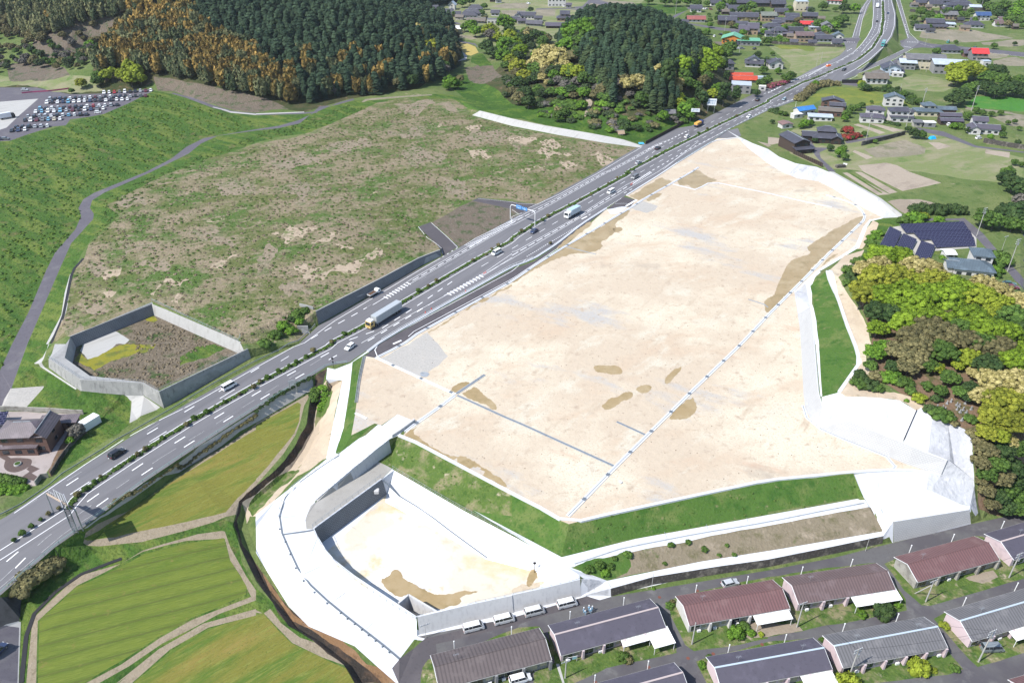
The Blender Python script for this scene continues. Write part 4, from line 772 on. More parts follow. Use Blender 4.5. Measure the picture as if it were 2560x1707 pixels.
# ------------------------------------------------------------------ fences and rails
def fence(name, label, cat, s, h, step, mats, rails=((.0, .05),), posts=.05, off=0, zadd=0, group=None, panel=None, railz=None):
    P = GS(s) if isinstance(s, str) else s
    P = [Vector((p.x, p.y, 0)) for p in P]
    if off: P = offset(P, off)
    Q = resample(P, step); Q.append(P[-1])
    if isinstance(railz, list): Q = [Vector((q.x, q.y, railz[0])) for q in Q]
    else: Q = drape(Q, zadd)
    c = Q[0].copy(); t = thing(name, label, cat, c, 0, group); Q = [q - c for q in Q]
    for dz, r in rails:
        b = MB()
        if r < 0:
            bb = [q + Vector((0, 0, h + dz)) for q in Q]; L = offset(bb, .05); Rr = offset(bb, -.05); up = Vector((0, 0, -r))
            for i in range(len(Q) - 1):
                for A in (L, Rr): b.face([A[i], A[i + 1], A[i + 1] + up, A[i] + up])
                b.face([L[i] + up, L[i + 1] + up, Rr[i + 1] + up, Rr[i] + up])
        else:
            for a, d in zip(Q, Q[1:]): b.tube(a + Vector((0, 0, h + dz)), d + Vector((0, 0, h + dz)), r, n=5, cap=False)
        b.build('rail', mats, t, fixn=False)
    b = MB().tube((0, 0, -.2), (0, 0, h + .05), posts, n=5); me = b.mesh('post', mats)
    for q in Q[:100]: link('post', me, t, q)
    if panel:
        b = MB()
        for a, d in zip(Q, Q[1:]): b.face([a + Vector((0, 0, .1)), d + Vector((0, 0, .1)), d + Vector((0, 0, h)), a + Vector((0, 0, h))])
        b.build('mesh_panel', panel, t, fixn=False)
    return t
fence('guard_rail', "grey steel guard rail along the far side of the highway below the house", 'guard rail', "t02 -100,1620 60,1540 560,1200 1200,815 1760,485 2334,165 t12 390,-20 t11 540,1400", .75, 4, M_steel, ((-.35, -.35),), .06)
fence('guard_rail', "green-grey pipe rail on the near edge of the highway above the barley fields", 'guard rail', "t03 0,765 190,598 500,328 760,150 t02 930,1543 1310,1258 1790,938 2334,588 t12 200,470 540,268 650,198 830,175", .9, 4, M_gsteel, ((0, .06), (-.3, .05)), .06)
fence('guard_rail', "white guard rail on the near edge of the distant highway bend", 'guard rail', "t20 1500,1488 1800,1310 t20 1970,1185 2334,1008 t30 250,920 380,848 500,778 650,748", .8, 4, M_gsteel, ((0, .05), (-.3, .05)), .05)
fence('guard_rail', "white guard rail beside the dark side lane at the pad", 'guard rail', "t11 1150,1540 1320,1436 1700,1225 2334,862 t21 190,795", .7, 4, M_wht, ((0, .06),), .06, zadd=.3)
# walls (each is a thing)
def wall(name, label, top, base, m, cap=.45, capm=None, cat='retaining wall', uvs=True, thick=.5, pr=.06):
    """battered face between two polylines with a cap"""
    t = thing(name, label, cat); c = base[0].copy(); t.location = c
    b = MB(); s = 0; n = min(len(top), len(base))
    T = [p - c for p in top[:n]]; B = [p - c for p in base[:n]]
    out = []
    for i in range(n):
        d = Vector((B[i].x - T[i].x, B[i].y - T[i].y, 0)); d = d.normalized() if d.length > .01 else Vector((0, -1, 0)); out.append(d)
    T2 = [p + d * pr for p, d in zip(T, out)]; B2 = [p + d * (pr + .05) + Vector((0, 0, -.3)) for p, d in zip(B, out)]
    for i in range(n - 1):
        s1 = s + (T[i + 1] - T[i]).length; h0 = (T2[i] - B2[i]).length; h1 = (T2[i + 1] - B2[i + 1]).length
        b.face([B2[i], B2[i + 1], T2[i + 1] + Vector((0, 0, .05)), T2[i] + Vector((0, 0, .05))], 0, [(s, 0), (s1, 0), (s1, h1), (s, h0)]); s = s1
    for k in (0, n - 1):
        b.face([B2[k], T2[k] + Vector((0, 0, .05)), T2[k] - out[k] * .5, B2[k] - out[k] * 1.0])
    b.build('face', m, t, fixn=False)
    b = MB(); A = [p + Vector((0, 0, .06)) for p in T2]; C = [p - d * cap + Vector((0, 0, .06)) for p, d in zip(T2, out)]; dn = Vector((0, 0, -.35))
    for i in range(n - 1):
        b.face([A[i], A[i + 1], C[i + 1], C[i]]); b.face([C[i] + dn, C[i + 1] + dn, C[i + 1], C[i]]); b.face([A[i] + dn, A[i + 1] + dn, A[i + 1], A[i]])
    b.build('coping', capm or m, t, fixn=True)
    return t
def pairs(A, B, n):
    la, lb = seglen(A), seglen(B)
    return [sub(A, la * i / n, la)[0] if i < n else A[-1] for i in range(n + 1)], [sub(B, lb * i / n, lb)[0] if i < n else B[-1] for i in range(n + 1)]
def finer(A, B, step=8):
    oa, ob = [A[0]], [B[0]]
    for i in range(min(len(A), len(B)) - 1):
        n = max(1, int((A[i + 1] - A[i]).length / step))
        for k in range(1, n + 1): oa.append(A[i].lerp(A[i + 1], k / n)); ob.append(B[i].lerp(B[i + 1], k / n))
    return oa, ob
wall('block_wall', "long grey block retaining wall between the weedy field and the highway", *finer(BWT, BWB), M_block, .5, M_oldc)
wall('basin_wall', "weathered concrete wall round the front of the overgrown basin", *finer(R1, B1), M_pondw, .4, M_oldc, cat='basin wall')
wall('stone_wall', "low dark stone wall beside the residential street under the white strip", *finer(SW_T, offset(SW_T, -.5, z=ZS)), M_stone, .3, M_conc)
wall('block_wall', "pale block retaining wall above the street beside the dark trees", *finer([WT[1], WT[2], WT[3]], [WB[0], WB[1], WB[2]]), M_blockw, .5, M_conc)
wall('concrete_wall', "new pale concrete wall of the white basin above the parked vans", *finer(PW, PWB), M_newwall, .4, M_conc)
inA = [p + Vector((0, 0, 0)) for p in PR]; wall('basin_wall', "curved concrete wall inside the left side of the white basin", *finer(inA[1:], PF[1:]), M_newwall, .4, M_conc, cat='basin wall')
wall('block_wall', "dark grey block wall inside the upper left of the white basin", *finer(inA[:2], PF[:2]), M_block, .4, M_conc)
wall('block_wall', "grey block wall along the upper left inside of the overgrown basin", *finer([IN_R[0], IN_R[7]], [IN_F[0], IN_F[7]]), M_block, .4, M_oldc)
wall('basin_wall', "pale concrete wall along the upper right inside of the overgrown basin", *finer(IN_R[6:8], IN_F[6:8]), M_slab, .4, M_slab, cat='basin wall')
wall('block_wall', "pale block wall sloping between the sand pad and the green strip", *finer(*pairs(ET2, EB2, 14)), M_blockw, .4, M_conc, pr=.8)
wall('ramp_wall', "pale concrete wall carrying the ramp above the gravel terrace", *finer(RR[1:], RRB), M_newwall, .3, M_conc)
fence('mesh_fence', "thin grey fence along the curved rim of the white basin beside the ramp", 'fence', PR[1:], 1.2, 2, M_steel, ((0, .03), (-.6, .025)), .035, off=-.3)
fence('mesh_fence', "thin grey fence on top of the pale wall above the parked vans", 'fence', PW, 1.2, 2.2, M_steel, ((0, .03), (-.6, .025)), .035, off=.15)
fence('mesh_fence', "thin grey fence along the top of the white slope beside the green bank", 'fence', "t12 1245,1140 t13 1600,-170 t13 1900,0 t23 0,225 100,270", 1.2, 2, M_steel, ((0, .03), (-.6, .025)), .035)
fence('mesh_fence', "light fence over the dark block wall of the white basin", 'fence', PR[:2], 1.3, 2, M_steel, ((0, .04), (-.5, .03)), .04, off=-.4)
fence('mesh_fence', "green fence along the upper right rim of the overgrown basin", 'fence', "t01 1385,1178 2180,1550 t11 -140,1500", 1.1, 2, M_gsteel, ((0, .04), (-.5, .03)), .04)
fence('mesh_fence', "grey fence along the front rim of the overgrown basin", 'fence', R1, 1.1, 2, M_steel, ((0, .03), (-.5, .025)), .035, off=.2)
fence('guard_rail', "white rail along the pond side of the ramp above the gravel terrace", 'guard rail', "t12 1440,698 1210,868 900,1118 548,1416", .8, 2, M_wht, ((0, .05), (-.3, .04)), .05)
fence('guard_rail', "pale rail on the outer curve of the white ramp", 'guard rail', "t12 760,1005 520,1163 350,1293 240,1415 205,1568 t13 210,60", .8, 2.5, M_steel, ((0, .05),), .05)
for x, y, _z in S("t13 215,170 265,285 310,400 360,525 432,640 530,745 645,845 768,935 830,985 895,1035 960,1085 1022,1135 1086,1187 1150,1240 1212,1290"):
    p = G(x, y); b = MB().box(-.12, .12, -.12, .12, -.2, .5).box(-.12, .6, -.1, .1, -.1, .02); o = b.build('concrete_post', M_greych); o.location = p; o.rotation_euler.z = rnd.uniform(-.4, 0)
    kind(o, None, 'post', "small grey bracket post beside the gutter curving down the white ramp", 'bracket posts beside the ramp gutter')
# ------------------------------------------------------------------ puddles on the sand
def sheet(name, s, m, h=.02, rough=.12, label=None, sm=1):
    P = [Vector((x, y)) for x, y, z in S(s)]
    if sm: P = smooth(P, True, sm)
    P = rough_poly(P, rough, 4)
    P = [G(p.x, p.y) for p in P]
    vv, ee, ff, a1, a2, a3 = geometry.delaunay_2d_cdt([Vector((p.x, p.y)) for p in P], [], [list(range(len(P)))], 1, 1e-3)
    me = bpy.data.meshes.new(name); me.from_pydata([(q.x, q.y, zat(q.x, q.y) + h) for q in vv], [], [tuple(x) for x in ff]); me.materials.append(m); me.update()
    if me.polygons and me.polygons[0].normal.z < 0: me.flip_normals()
    o = link(name, me); o['kind'] = 'structure'; return o
for s in ("t31 880,400 870,430 700,590 500,770 310,985 0,1310 t21 2290,1190 2334,1150 t31 50,1130 100,1000 150,900 200,810 310,770 400,740 350,690 380,670 460,610 530,580 560,540 700,480 800,420",
          "t31 630,760 560,800 460,890 540,790 640,740", "t21 1470,105 1690,160 1790,100 1850,85 1880,75 1790,50 1740,15 1700,-20 1610,-5",
          "t21 1060,215 1130,250 1170,262 1350,165 1440,105 1460,80 1350,50 1200,140 1130,200", "t21 1210,262 1280,265 1370,205 1360,190 1300,200", "t21 1090,340 1000,380 900,440 760,525 500,670 400,740 150,890 0,990 -30,1020 40,1000 130,930 290,850 420,780 560,740 700,740 840,690 800,640 900,590 960,520 930,470 1040,410",
          "t21 960,500 1010,510 1000,545 900,555 870,540", "t21 500,650 640,540 740,470 700,450 600,520 520,590 440,660 400,700 430,700", "t11 1560,1455 1700,1385 1900,1270 2100,1160 2334,1020 2334,1050 2150,1130 2000,1190 1900,1260 1740,1370 1580,1470",
          "t12 1760,415 1830,450 1900,420 1970,370 1930,340 1860,350", "t12 1870,455 2000,520 2180,605 2200,580 2160,520 2060,450 2000,380 1900,440", "t12 1340,835 1500,915 1700,1020 2000,1175 2290,1320 2270,1250 2160,1180 2080,1120 1900,1020 1780,1020 1640,960 1530,880 1420,810 1480,740 1400,790",
          "t22 740,200 800,190 880,200 960,190 1010,240 1000,275 900,275 820,260 760,250", "t22 1130,400 1190,370 1280,380 1260,430 1200,450 1140,430", "t22 970,480 1020,440 1080,430 1110,460 1080,500 1000,515 960,560 900,590 850,600 810,565 850,540 890,490",
          "t22 1400,300 1480,230 1550,200 1540,240 1480,300 1420,370 1390,350", "t22 1410,675 1640,460 1690,560 1670,620 1600,680 1500,690"):
    sheet('puddle', s, M_puddle, .015, .14)
for s in ("t13 1120,625 1220,590 1240,540 1290,530 1335,570 1340,620 1500,690 1640,770 1900,730 2060,730 1850,780 1880,840 1750,870 1690,900 1560,850 1380,760 1290,790 1200,720", "t23 140,600 190,510 240,590 200,640 170,690 130,690"):
    sheet('puddle', s, M_puddle, .03, .12)
sheet('puddle', "t23 0,700 220,650 320,640 200,720 0,760", M_sand2, .03, .2)
for s in ("t12 1490,260 1540,250 1590,270 1560,300 1510,300",): sheet('gravel_patch', s, M_greych, .02, .1)
o = sheet('manhole_cover', "t22 975,1252 992,1247 1010,1262 992,1277 975,1268", M_conc, .25, .0); o['kind'] = 'thing'; kind(o, None, 'manhole', "round white concrete manhole on the sand near the lower corner of the pad")
def inpoly(x, y, P):
    c = False
    for a, b in zip(P, P[1:] + P[:1]):
        if (a[1] > y) != (b[1] > y) and x < (b[0] - a[0]) * (y - a[1]) / (b[1] - a[1]) + a[0]: c = not c
    return c
ROADS = [[(p.x, p.y) for p in q[2]] for q in REG if q[0] in ('road', 'path')]
def onroadp(x, y): return any(inpoly(x, y, P_) for P_ in ROADS)
# ------------------------------------------------------------------ foliage prototypes
def foliage(name, c1, c2, c3=None, rand=.18):
    if name in MATS: return MATS[name]
    m = bpy.data.materials.new(name); m.use_nodes = True; t = m.node_tree; N, L = t.nodes, t.links; b = N['Principled BSDF']
    b.inputs['Roughness'].default_value = .8; b.inputs['Specular IOR Level'].default_value = .12
    at = N.new('ShaderNodeAttribute'); at.attribute_name = 'tint'
    no = N.new('ShaderNodeTexNoise'); no.inputs['Scale'].default_value = .5; no.inputs['Detail'].default_value = 4; g = N.new('ShaderNodeNewGeometry'); L.new(g.outputs['Position'], no.inputs['Vector'])
    ad = N.new('ShaderNodeMath'); ad.operation = 'MULTIPLY_ADD'; L.new(no.outputs[0], ad.inputs[0]); ad.inputs[1].default_value = 1.0; L.new(at.outputs['Fac'], ad.inputs[2])
    mr = N.new('ShaderNodeMapRange'); mr.inputs[1].default_value = .55; mr.inputs[2].default_value = 1.45; L.new(ad.outputs[0], mr.inputs[0])
    mx = N.new('ShaderNodeMix'); mx.data_type = 'RGBA'; L.new(mr.outputs[0], mx.inputs[0]); mx.inputs[6].default_value = (*c1, 1); mx.inputs[7].default_value = (*c2, 1)
    oi = N.new('ShaderNodeObjectInfo'); m2 = N.new('ShaderNodeMapRange'); m2.inputs[3].default_value = 1 - rand; m2.inputs[4].default_value = 1 + rand; L.new(oi.outputs['Random'], m2.inputs[0])
    vm = N.new('ShaderNodeVectorMath'); vm.operation = 'SCALE'; L.new(mx.outputs[2], vm.inputs[0]); L.new(m2.outputs[0], vm.inputs['Scale'])
    L.new(vm.outputs[0], b.inputs['Base Color']); MATS[name] = m; return m
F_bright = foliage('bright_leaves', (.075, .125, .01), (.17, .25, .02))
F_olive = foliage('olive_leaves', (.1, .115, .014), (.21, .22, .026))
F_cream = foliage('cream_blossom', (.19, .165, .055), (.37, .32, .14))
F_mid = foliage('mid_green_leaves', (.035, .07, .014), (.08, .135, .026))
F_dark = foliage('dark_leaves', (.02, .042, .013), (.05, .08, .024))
F_brown = foliage('brown_green_leaves', (.075, .072, .032), (.165, .145, .065))
F_yel = foliage('yellow_green_leaves', (.11, .14, .013), (.2, .24, .024))
F_con = foliage('conifer_needles', (.016, .034, .019), (.042, .07, .036))
F_con2 = foliage('conifer_olive', (.026, .044, .018), (.055, .078, .032))
F_bam = foliage('golden_bamboo', (.07, .062, .02), (.25, .16, .045), rand=.35)
F_bamg = foliage('green_bamboo', (.035, .052, .024), (.12, .12, .055), rand=.3)
F_lush = foliage('lush_leaves', (.045, .1, .012), (.11, .2, .022))
F_grey = foliage('grey_twigs', (.07, .065, .055), (.14, .13, .11))
F_red = foliage('azalea_red', (.03, .05, .012), (.28, .02, .035)); F_pink = foliage('azalea_pink', (.05, .06, .015), (.3, .07, .12))
M_bark = mat('bark', (.12, .1, .085), [('n', (.07, .06, .05), 3, .45, .7)], .9)
bm = bmesh.new(); bmesh.ops.create_icosphere(bm, subdivisions=1, radius=1); IV = np.array([v.co[:] for v in bm.verts]); bm.verts.ensure_lookup_table(); IF = np.array([[v.index for v in f.verts] for f in bm.faces]); bm.free()
bm = bmesh.new(); bmesh.ops.create_icosphere(bm, subdivisions=2, radius=1); IV2 = np.array([v.co[:] for v in bm.verts]); IF2 = np.array([[v.index for v in f.verts] for f in bm.faces]); bm.free()
def cards(rs, P, Nrm, size):
    n = len(P); t = rs.normal(size=(n, 3)); t -= (t * Nrm).sum(1)[:, None] * Nrm * .6; t /= np.linalg.norm(t, axis=1)[:, None] + 1e-9
    b = np.cross(Nrm, t); s = size * rs.uniform(.6, 1.4, (n, 1))
    V = np.stack([P - t * s - b * s * .5, P + t * s - b * s * .5, P + b * s * .9 + Nrm * s * .3], 1).reshape(-1, 3)
    return V, np.arange(3 * n).reshape(-1, 3)
def join(parts):
    V, Fc, T = [], [], []; k = 0
    for v, f, t in parts:
        V.append(v); Fc.append(f + k); T.append(t); k += len(v)
    return np.concatenate(V), np.concatenate(Fc), np.concatenate(T)
def broad(seed, rx=1.0, rz=.7, zc=1.0, nl=46, lr=.26, nleaf=50, card=.07):
    """round crown: unit radius, lumps over a dome, leaf cards over the lumps"""
    rs = np.random.RandomState(seed); parts = []
    for i in range(nl):
        u = (i + .5) / nl; cz = 1 - 1.45 * u; ph = i * 2.39996 + rs.uniform(-.25, .25); rr = math.sqrt(max(0, 1 - cz * cz)); q = rs.uniform(.68, 1.0) * (1 + .12 * math.sin(3 * ph + seed) * rr)
        c = np.array([rr * math.cos(ph) * rx * q, rr * math.sin(ph) * rx * q, zc + cz * rz * q]); r = lr * rs.uniform(.75, 1.35)
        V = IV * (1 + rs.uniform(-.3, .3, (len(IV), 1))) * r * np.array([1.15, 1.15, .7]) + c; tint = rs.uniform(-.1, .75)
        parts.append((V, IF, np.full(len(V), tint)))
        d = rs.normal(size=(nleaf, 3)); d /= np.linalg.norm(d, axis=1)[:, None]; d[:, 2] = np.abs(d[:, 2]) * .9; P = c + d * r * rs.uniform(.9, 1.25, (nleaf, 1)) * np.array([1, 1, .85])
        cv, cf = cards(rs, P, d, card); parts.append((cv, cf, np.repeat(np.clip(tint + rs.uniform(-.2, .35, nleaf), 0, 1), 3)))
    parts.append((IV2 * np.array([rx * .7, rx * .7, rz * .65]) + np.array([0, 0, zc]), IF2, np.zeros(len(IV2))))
    return join(parts)
def conifer(seed, R=.29, lev=12, per=9, skirt=.1):
    rs = np.random.RandomState(seed); parts = []
    V = IV * (1 + rs.uniform(-.15, .15, (len(IV), 1))) * np.array([R * .72, R * .72, .44]) + np.array([0, 0, .48]); parts.append((V, IF, np.full(len(V), .05)))
    V, Fc, T = [], [], []
    for l in range(lev):
        z = skirt + (1 - skirt) * (l / lev) ** .9; rr = R * (1 - (z - skirt) / (1.02 - skirt)) ** .45
        for j in range(per):
            ph = 2 * math.pi * (j + rs.uniform(0, 1)) / per + l; r = rr * rs.uniform(.75, 1.2); w = .045 + rr * .33; zz = z + rs.uniform(-.02, .03)
            d = np.array([math.cos(ph), math.sin(ph), 0]); s = np.array([-d[1], d[0], 0]); k = len(V)
            V += [d * r * .1 + [0, 0, zz + .075], d * r * .7 + s * w + [0, 0, zz + .01], d * r + [0, 0, zz - .03], d * r * .7 - s * w + [0, 0, zz + .01]]; t = rs.uniform(0, .8); T += [t * .5, t, t + .2, t]
            Fc += [[k, k + 1, k + 2], [k, k + 2, k + 3]]
    parts.append((np.array(V), np.array(Fc), np.array(T))); return join(parts)
def bamboo(seed, n=9, leaf=85):
    rs = np.random.RandomState(seed); parts = []
    for i in range(n):
        b = rs.uniform(-.16, .16, 2); le = rs.uniform(-.12, .12, 2) + np.array([.05, -.03]); h = rs.uniform(.75, 1.0)
        t = rs.uniform(.25, 1, leaf); wd = .11 * np.sin(np.clip(t, 0, .98) ** 1.2 * math.pi * .92 + .12) + .012
        ph = rs.uniform(0, 6.28, leaf); d = np.stack([np.cos(ph), np.sin(ph), rs.uniform(0, .5, leaf)], 1); d /= np.linalg.norm(d, axis=1)[:, None]
        P = np.stack([b[0] + le[0] * t * t + d[:, 0] * wd, b[1] + le[1] * t * t + d[:, 1] * wd, t * h - .05 * t ** 4], 1)
        cv, cf = cards(rs, P, d, .06); parts.append((cv, cf, np.repeat(np.clip(rs.uniform(0, .6) + rs.uniform(-.2, .4, leaf) + .2 * (t - .5), 0, 1), 3)))
        zc = IV * np.array([.06, .06, .3]) * rs.uniform(.9, 1.1, (len(IV), 1)) + np.array([b[0] + le[0] * .45, b[1] + le[1] * .45, h * .62]); parts.append((zc, IF, np.full(len(IV), .1)))
    return join(parts)
def bush(seed, nl=9, nleaf=60, card=.13): return broad(seed, 1, .55, .35, nl, .48, nleaf, card)
def np_mesh(name, VFT, m):
    V, Fc, T = VFT; me = bpy.data.meshes.new(name); me.vertices.add(len(V)); me.vertices.foreach_set('co', V.astype(np.float32).ravel())
    me.loops.add(Fc.size); me.loops.foreach_set('vertex_index', Fc.astype(np.int32).ravel()); me.polygons.add(len(Fc)); me.polygons.foreach_set('loop_start', np.arange(0, Fc.size, 3, dtype=np.int32))
    me.update(calc_edges=True); a = me.attributes.new('tint', 'FLOAT', 'POINT'); a.data.foreach_set('value', T.astype(np.float32)); me.materials.append(m); return me
PROTO = {'broad': [broad(s, 1, .62, .95, nl=120, lr=.15, nleaf=55, card=.042) for s in (1, 2, 3)], 'mid': [broad(s, 1, .8, 1.05, 42, .25, 40, .08) for s in (5, 6, 7, 8)], 'tall': [broad(s, .75, 1.3, 1.6, 26, .33, 34, .1) for s in (9, 10)],
         'conifer': [conifer(s) for s in (1, 2, 3, 4)], 'bamboo': [bamboo(s) for s in (1, 2, 3)], 'bush': [bush(s) for s in (1, 2, 3)], 'low': [broad(s, 1, .9, 1.0, 12, .42, 14, .16) for s in (3, 4)]}
MC = {}
def pm(kindn, i, m):
    k = (kindn, i, m.name)
    if k not in MC: MC[k] = np_mesh('crown', PROTO[kindn][i], m)
    return MC[k]
def trunk_mesh():
    if 'trunk' not in MC:
        b = MB(); b.tube((0, 0, -.3), (.04, .02, .55), .075, .05, 7)
        for a in (0, 2.1, 4.2): b.tube((.04, .02, .45), (.42 * math.cos(a), .42 * math.sin(a), 1.0), .035, .012, 5)
        MC['trunk'] = b.mesh('trunk', M_bark)
    return MC['trunk']
def base_for(px, py, hc):
    zg = G(px, py).z; p = None
    for _ in range(5):
        p = W(px, py, zg + hc); zg = .5 * zg + .5 * zat(p.x, p.y)
    return Vector((p.x, p.y, zat(p.x, p.y)))
TCOUNT = [0]
def tree(px, py, r, kindn, m, label, group=None, hc=None, name='broadleaf_tree', cat='tree', parts=True, zs=1.0, world=False):
    """px,py = centre of the crown in the photo, r = crown radius in metres"""
    if world: p = Vector((px, py, zat(px, py)))
    else: p = base_for(px, py, hc if hc is not None else r * 1.0)
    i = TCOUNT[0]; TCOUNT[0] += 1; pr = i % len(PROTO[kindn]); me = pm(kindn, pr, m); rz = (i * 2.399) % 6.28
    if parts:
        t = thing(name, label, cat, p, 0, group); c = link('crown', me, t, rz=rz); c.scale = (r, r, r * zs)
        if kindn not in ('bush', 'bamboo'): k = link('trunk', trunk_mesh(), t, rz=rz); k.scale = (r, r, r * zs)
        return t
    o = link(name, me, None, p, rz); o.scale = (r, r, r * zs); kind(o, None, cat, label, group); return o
def tpx(tile, x, y): o = TILES[tile]; return o[0] + x / o[2], o[1] + y / o[2]
def tmet(px, py, rt, sc): return rt / sc / (W(px, py, 6) - Vector((0, 0, CAM_H))).length * 1.0 * 0 + rt / sc / (F / (proj(W(px, py, 6))[2]))
CN = {'b': (F_bright, 'bright green'), 'o': (F_olive, 'olive'), 'c': (F_cream, 'cream blossoming'), 'm': (F_mid, 'mid green'), 'd': (F_dark, 'dark green'), 'r': (F_brown, 'brownish'), 'y': (F_yel, 'yellow-green'), 'l': (F_lush, 'lush green'), 'g': (F_grey, 'bare grey')}
def crowns(tile, s, kindn, place, sc=3.647, zs=1.0, group=None, hcf=1.0, name='broadleaf_tree', cat='tree', word='tree'):
    for tk in s.split():
        c, x, y, r = tk.split(','); px, py = tpx(tile, float(x), float(y)); m, w = CN[c]; rm = tmet(px, py, float(r), sc)
        tree(px, py, rm, kindn, m, "%s %s %s" % (w, word, place), group or ('trees ' + place), hc=rm * hcf, name=name, cat=cat, zs=zs)
KN = "on the wooded knoll right of the pad"
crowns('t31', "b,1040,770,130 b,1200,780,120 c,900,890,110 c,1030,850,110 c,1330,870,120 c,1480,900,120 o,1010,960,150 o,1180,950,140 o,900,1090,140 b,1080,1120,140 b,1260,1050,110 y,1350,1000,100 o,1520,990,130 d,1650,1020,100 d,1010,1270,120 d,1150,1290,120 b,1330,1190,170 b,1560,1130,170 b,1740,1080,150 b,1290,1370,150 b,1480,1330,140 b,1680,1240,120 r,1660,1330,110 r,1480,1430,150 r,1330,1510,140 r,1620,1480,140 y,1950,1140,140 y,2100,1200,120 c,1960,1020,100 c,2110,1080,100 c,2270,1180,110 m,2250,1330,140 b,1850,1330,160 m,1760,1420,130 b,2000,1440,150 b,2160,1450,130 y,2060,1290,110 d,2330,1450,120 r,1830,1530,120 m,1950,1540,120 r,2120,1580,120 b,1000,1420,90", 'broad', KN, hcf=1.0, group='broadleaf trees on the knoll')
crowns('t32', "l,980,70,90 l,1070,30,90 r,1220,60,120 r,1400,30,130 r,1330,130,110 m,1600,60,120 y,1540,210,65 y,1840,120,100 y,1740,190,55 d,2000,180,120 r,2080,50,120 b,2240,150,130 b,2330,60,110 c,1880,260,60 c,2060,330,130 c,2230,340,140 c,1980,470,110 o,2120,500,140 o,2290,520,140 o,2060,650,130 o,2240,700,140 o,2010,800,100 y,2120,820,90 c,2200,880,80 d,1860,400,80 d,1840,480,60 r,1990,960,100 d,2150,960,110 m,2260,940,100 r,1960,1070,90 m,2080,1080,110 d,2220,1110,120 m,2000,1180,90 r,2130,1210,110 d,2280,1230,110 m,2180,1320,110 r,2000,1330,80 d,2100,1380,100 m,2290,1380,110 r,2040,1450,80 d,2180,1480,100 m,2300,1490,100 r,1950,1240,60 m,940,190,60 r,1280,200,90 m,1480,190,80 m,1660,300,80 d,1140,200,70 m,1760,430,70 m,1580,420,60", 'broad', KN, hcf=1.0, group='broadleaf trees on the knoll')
crowns('t32', "m,830,360,60 d,920,370,70 m,1000,400,50 m,1250,350,60 m,1180,330,50 m,1450,380,50 y,1382,492,50 l,1265,515,18 d,1480,600,60 m,1560,630,65 m,1640,660,60 d,1540,500,45 m,1850,680,45 r,1880,820,50 r,1930,870,60 l,1120,300,70 r,1000,290,60 m,1300,420,45 d,840,280,50 r,1700,720,35", 'bush', 'below the tall trees of the knoll', hcf=.4, name='shrub', cat='shrub', word='shrub', group='shrubs under the knoll trees')
crowns('t31', "m,840,820,60 m,750,900,55 d,780,960,60 m,720,1010,40 l,960,600,45 l,1000,560,40 m,930,650,50 l,1350,420,70 m,1250,440,50 l,1560,440,45 y,1420,400,40 m,2120,800,90 l,2080,900,60 m,2050,940,50 m,1620,730,30 l,1600,780,30", 'bush', 'around the solar field', hcf=.4, name='shrub', cat='shrub', word='shrub')
crowns('t31', "d,1340,340,45 d,1400,335,50 d,1460,350,50 d,1520,345,50 d,1580,355,50 d,1640,345,50 d,1700,350,50 d,1760,355,45", 'bush', 'in the dark row above the solar field', hcf=.6, name='hedge_tree', cat='tree', group='dark trees in a row above the solar field', zs=1.5)
crowns('t31', "d,2180,60,70 d,2240,110,80 d,2300,150,80 m,2190,10,60 m,1980,420,90 m,2060,450,80 d,2160,370,80 d,2260,390,100 m,2230,480,70 d,2330,350,90 g,2300,260,60 m,2330,500,60", 'mid', 'at the right edge above the panels', group='trees at the right edge')
FN = {}
for k_, (m_, w_) in CN.items(): FN[m_.name] = w_
FN[F_con2.name] = 'olive-dark'; FN[F_con.name] = 'blackish'
# hill 2
H2 = "on the conical hill beside the highway"
crowns('t20', "c,260,430,75 c,340,370,80 c,430,410,80 c,300,510,70 c,400,480,70 c,480,530,50 c,190,520,60 c,330,590,50 c,280,650,42 c,320,715,28 c,1040,520,42 c,1050,690,55 c,1150,650,62 c,1190,720,45 c,1360,560,70 c,1420,590,65 c,1530,690,45 c,1520,760,38 c,840,180,35 y,530,560,65 y,600,570,60", 'mid', H2, group='blossoming trees on the conical hill', hcf=2.3, name='blossoming_tree', cat='blossoming tree')
crowns('t20', "b,70,480,70 b,30,400,60 o,50,620,75 o,110,690,60 m,220,640,70 l,560,300,80 l,650,270,80 l,720,240,60 l,520,400,60 m,640,340,60 b,1560,600,75 b,1620,540,60 b,1760,520,75 b,1840,480,75 b,1790,610,75 b,1870,590,65 b,1740,650,55 m,1990,440,60 m,1960,500,50 y,1510,890,50 y,1530,940,45 l,1570,1000,65 l,1640,960,60 l,1620,1050,50 l,1890,810,55 y,1830,860,50 l,1380,1060,50 m,1680,790,50 m,1600,760,55 m,1560,690,55 r,1750,740,50 m,1780,700,50 d,120,860,70 d,60,760,60 r,60,900,60 d,150,930,60 l,640,960,45 r,1310,880,50 d,130,380,60 d,220,330,60 m,120,300,45 c,130,330,40 y,-20,330,60 r,580,230,20 m,420,1060,50 m,480,1030,45 r,830,820,60 r,760,870,50 m,660,720,60 m,880,900,50 m,1180,900,60", 'mid', H2, group='broadleaf trees on the conical hill', name='hillside_tree', cat='hillside tree')
rs2 = random.Random(5)
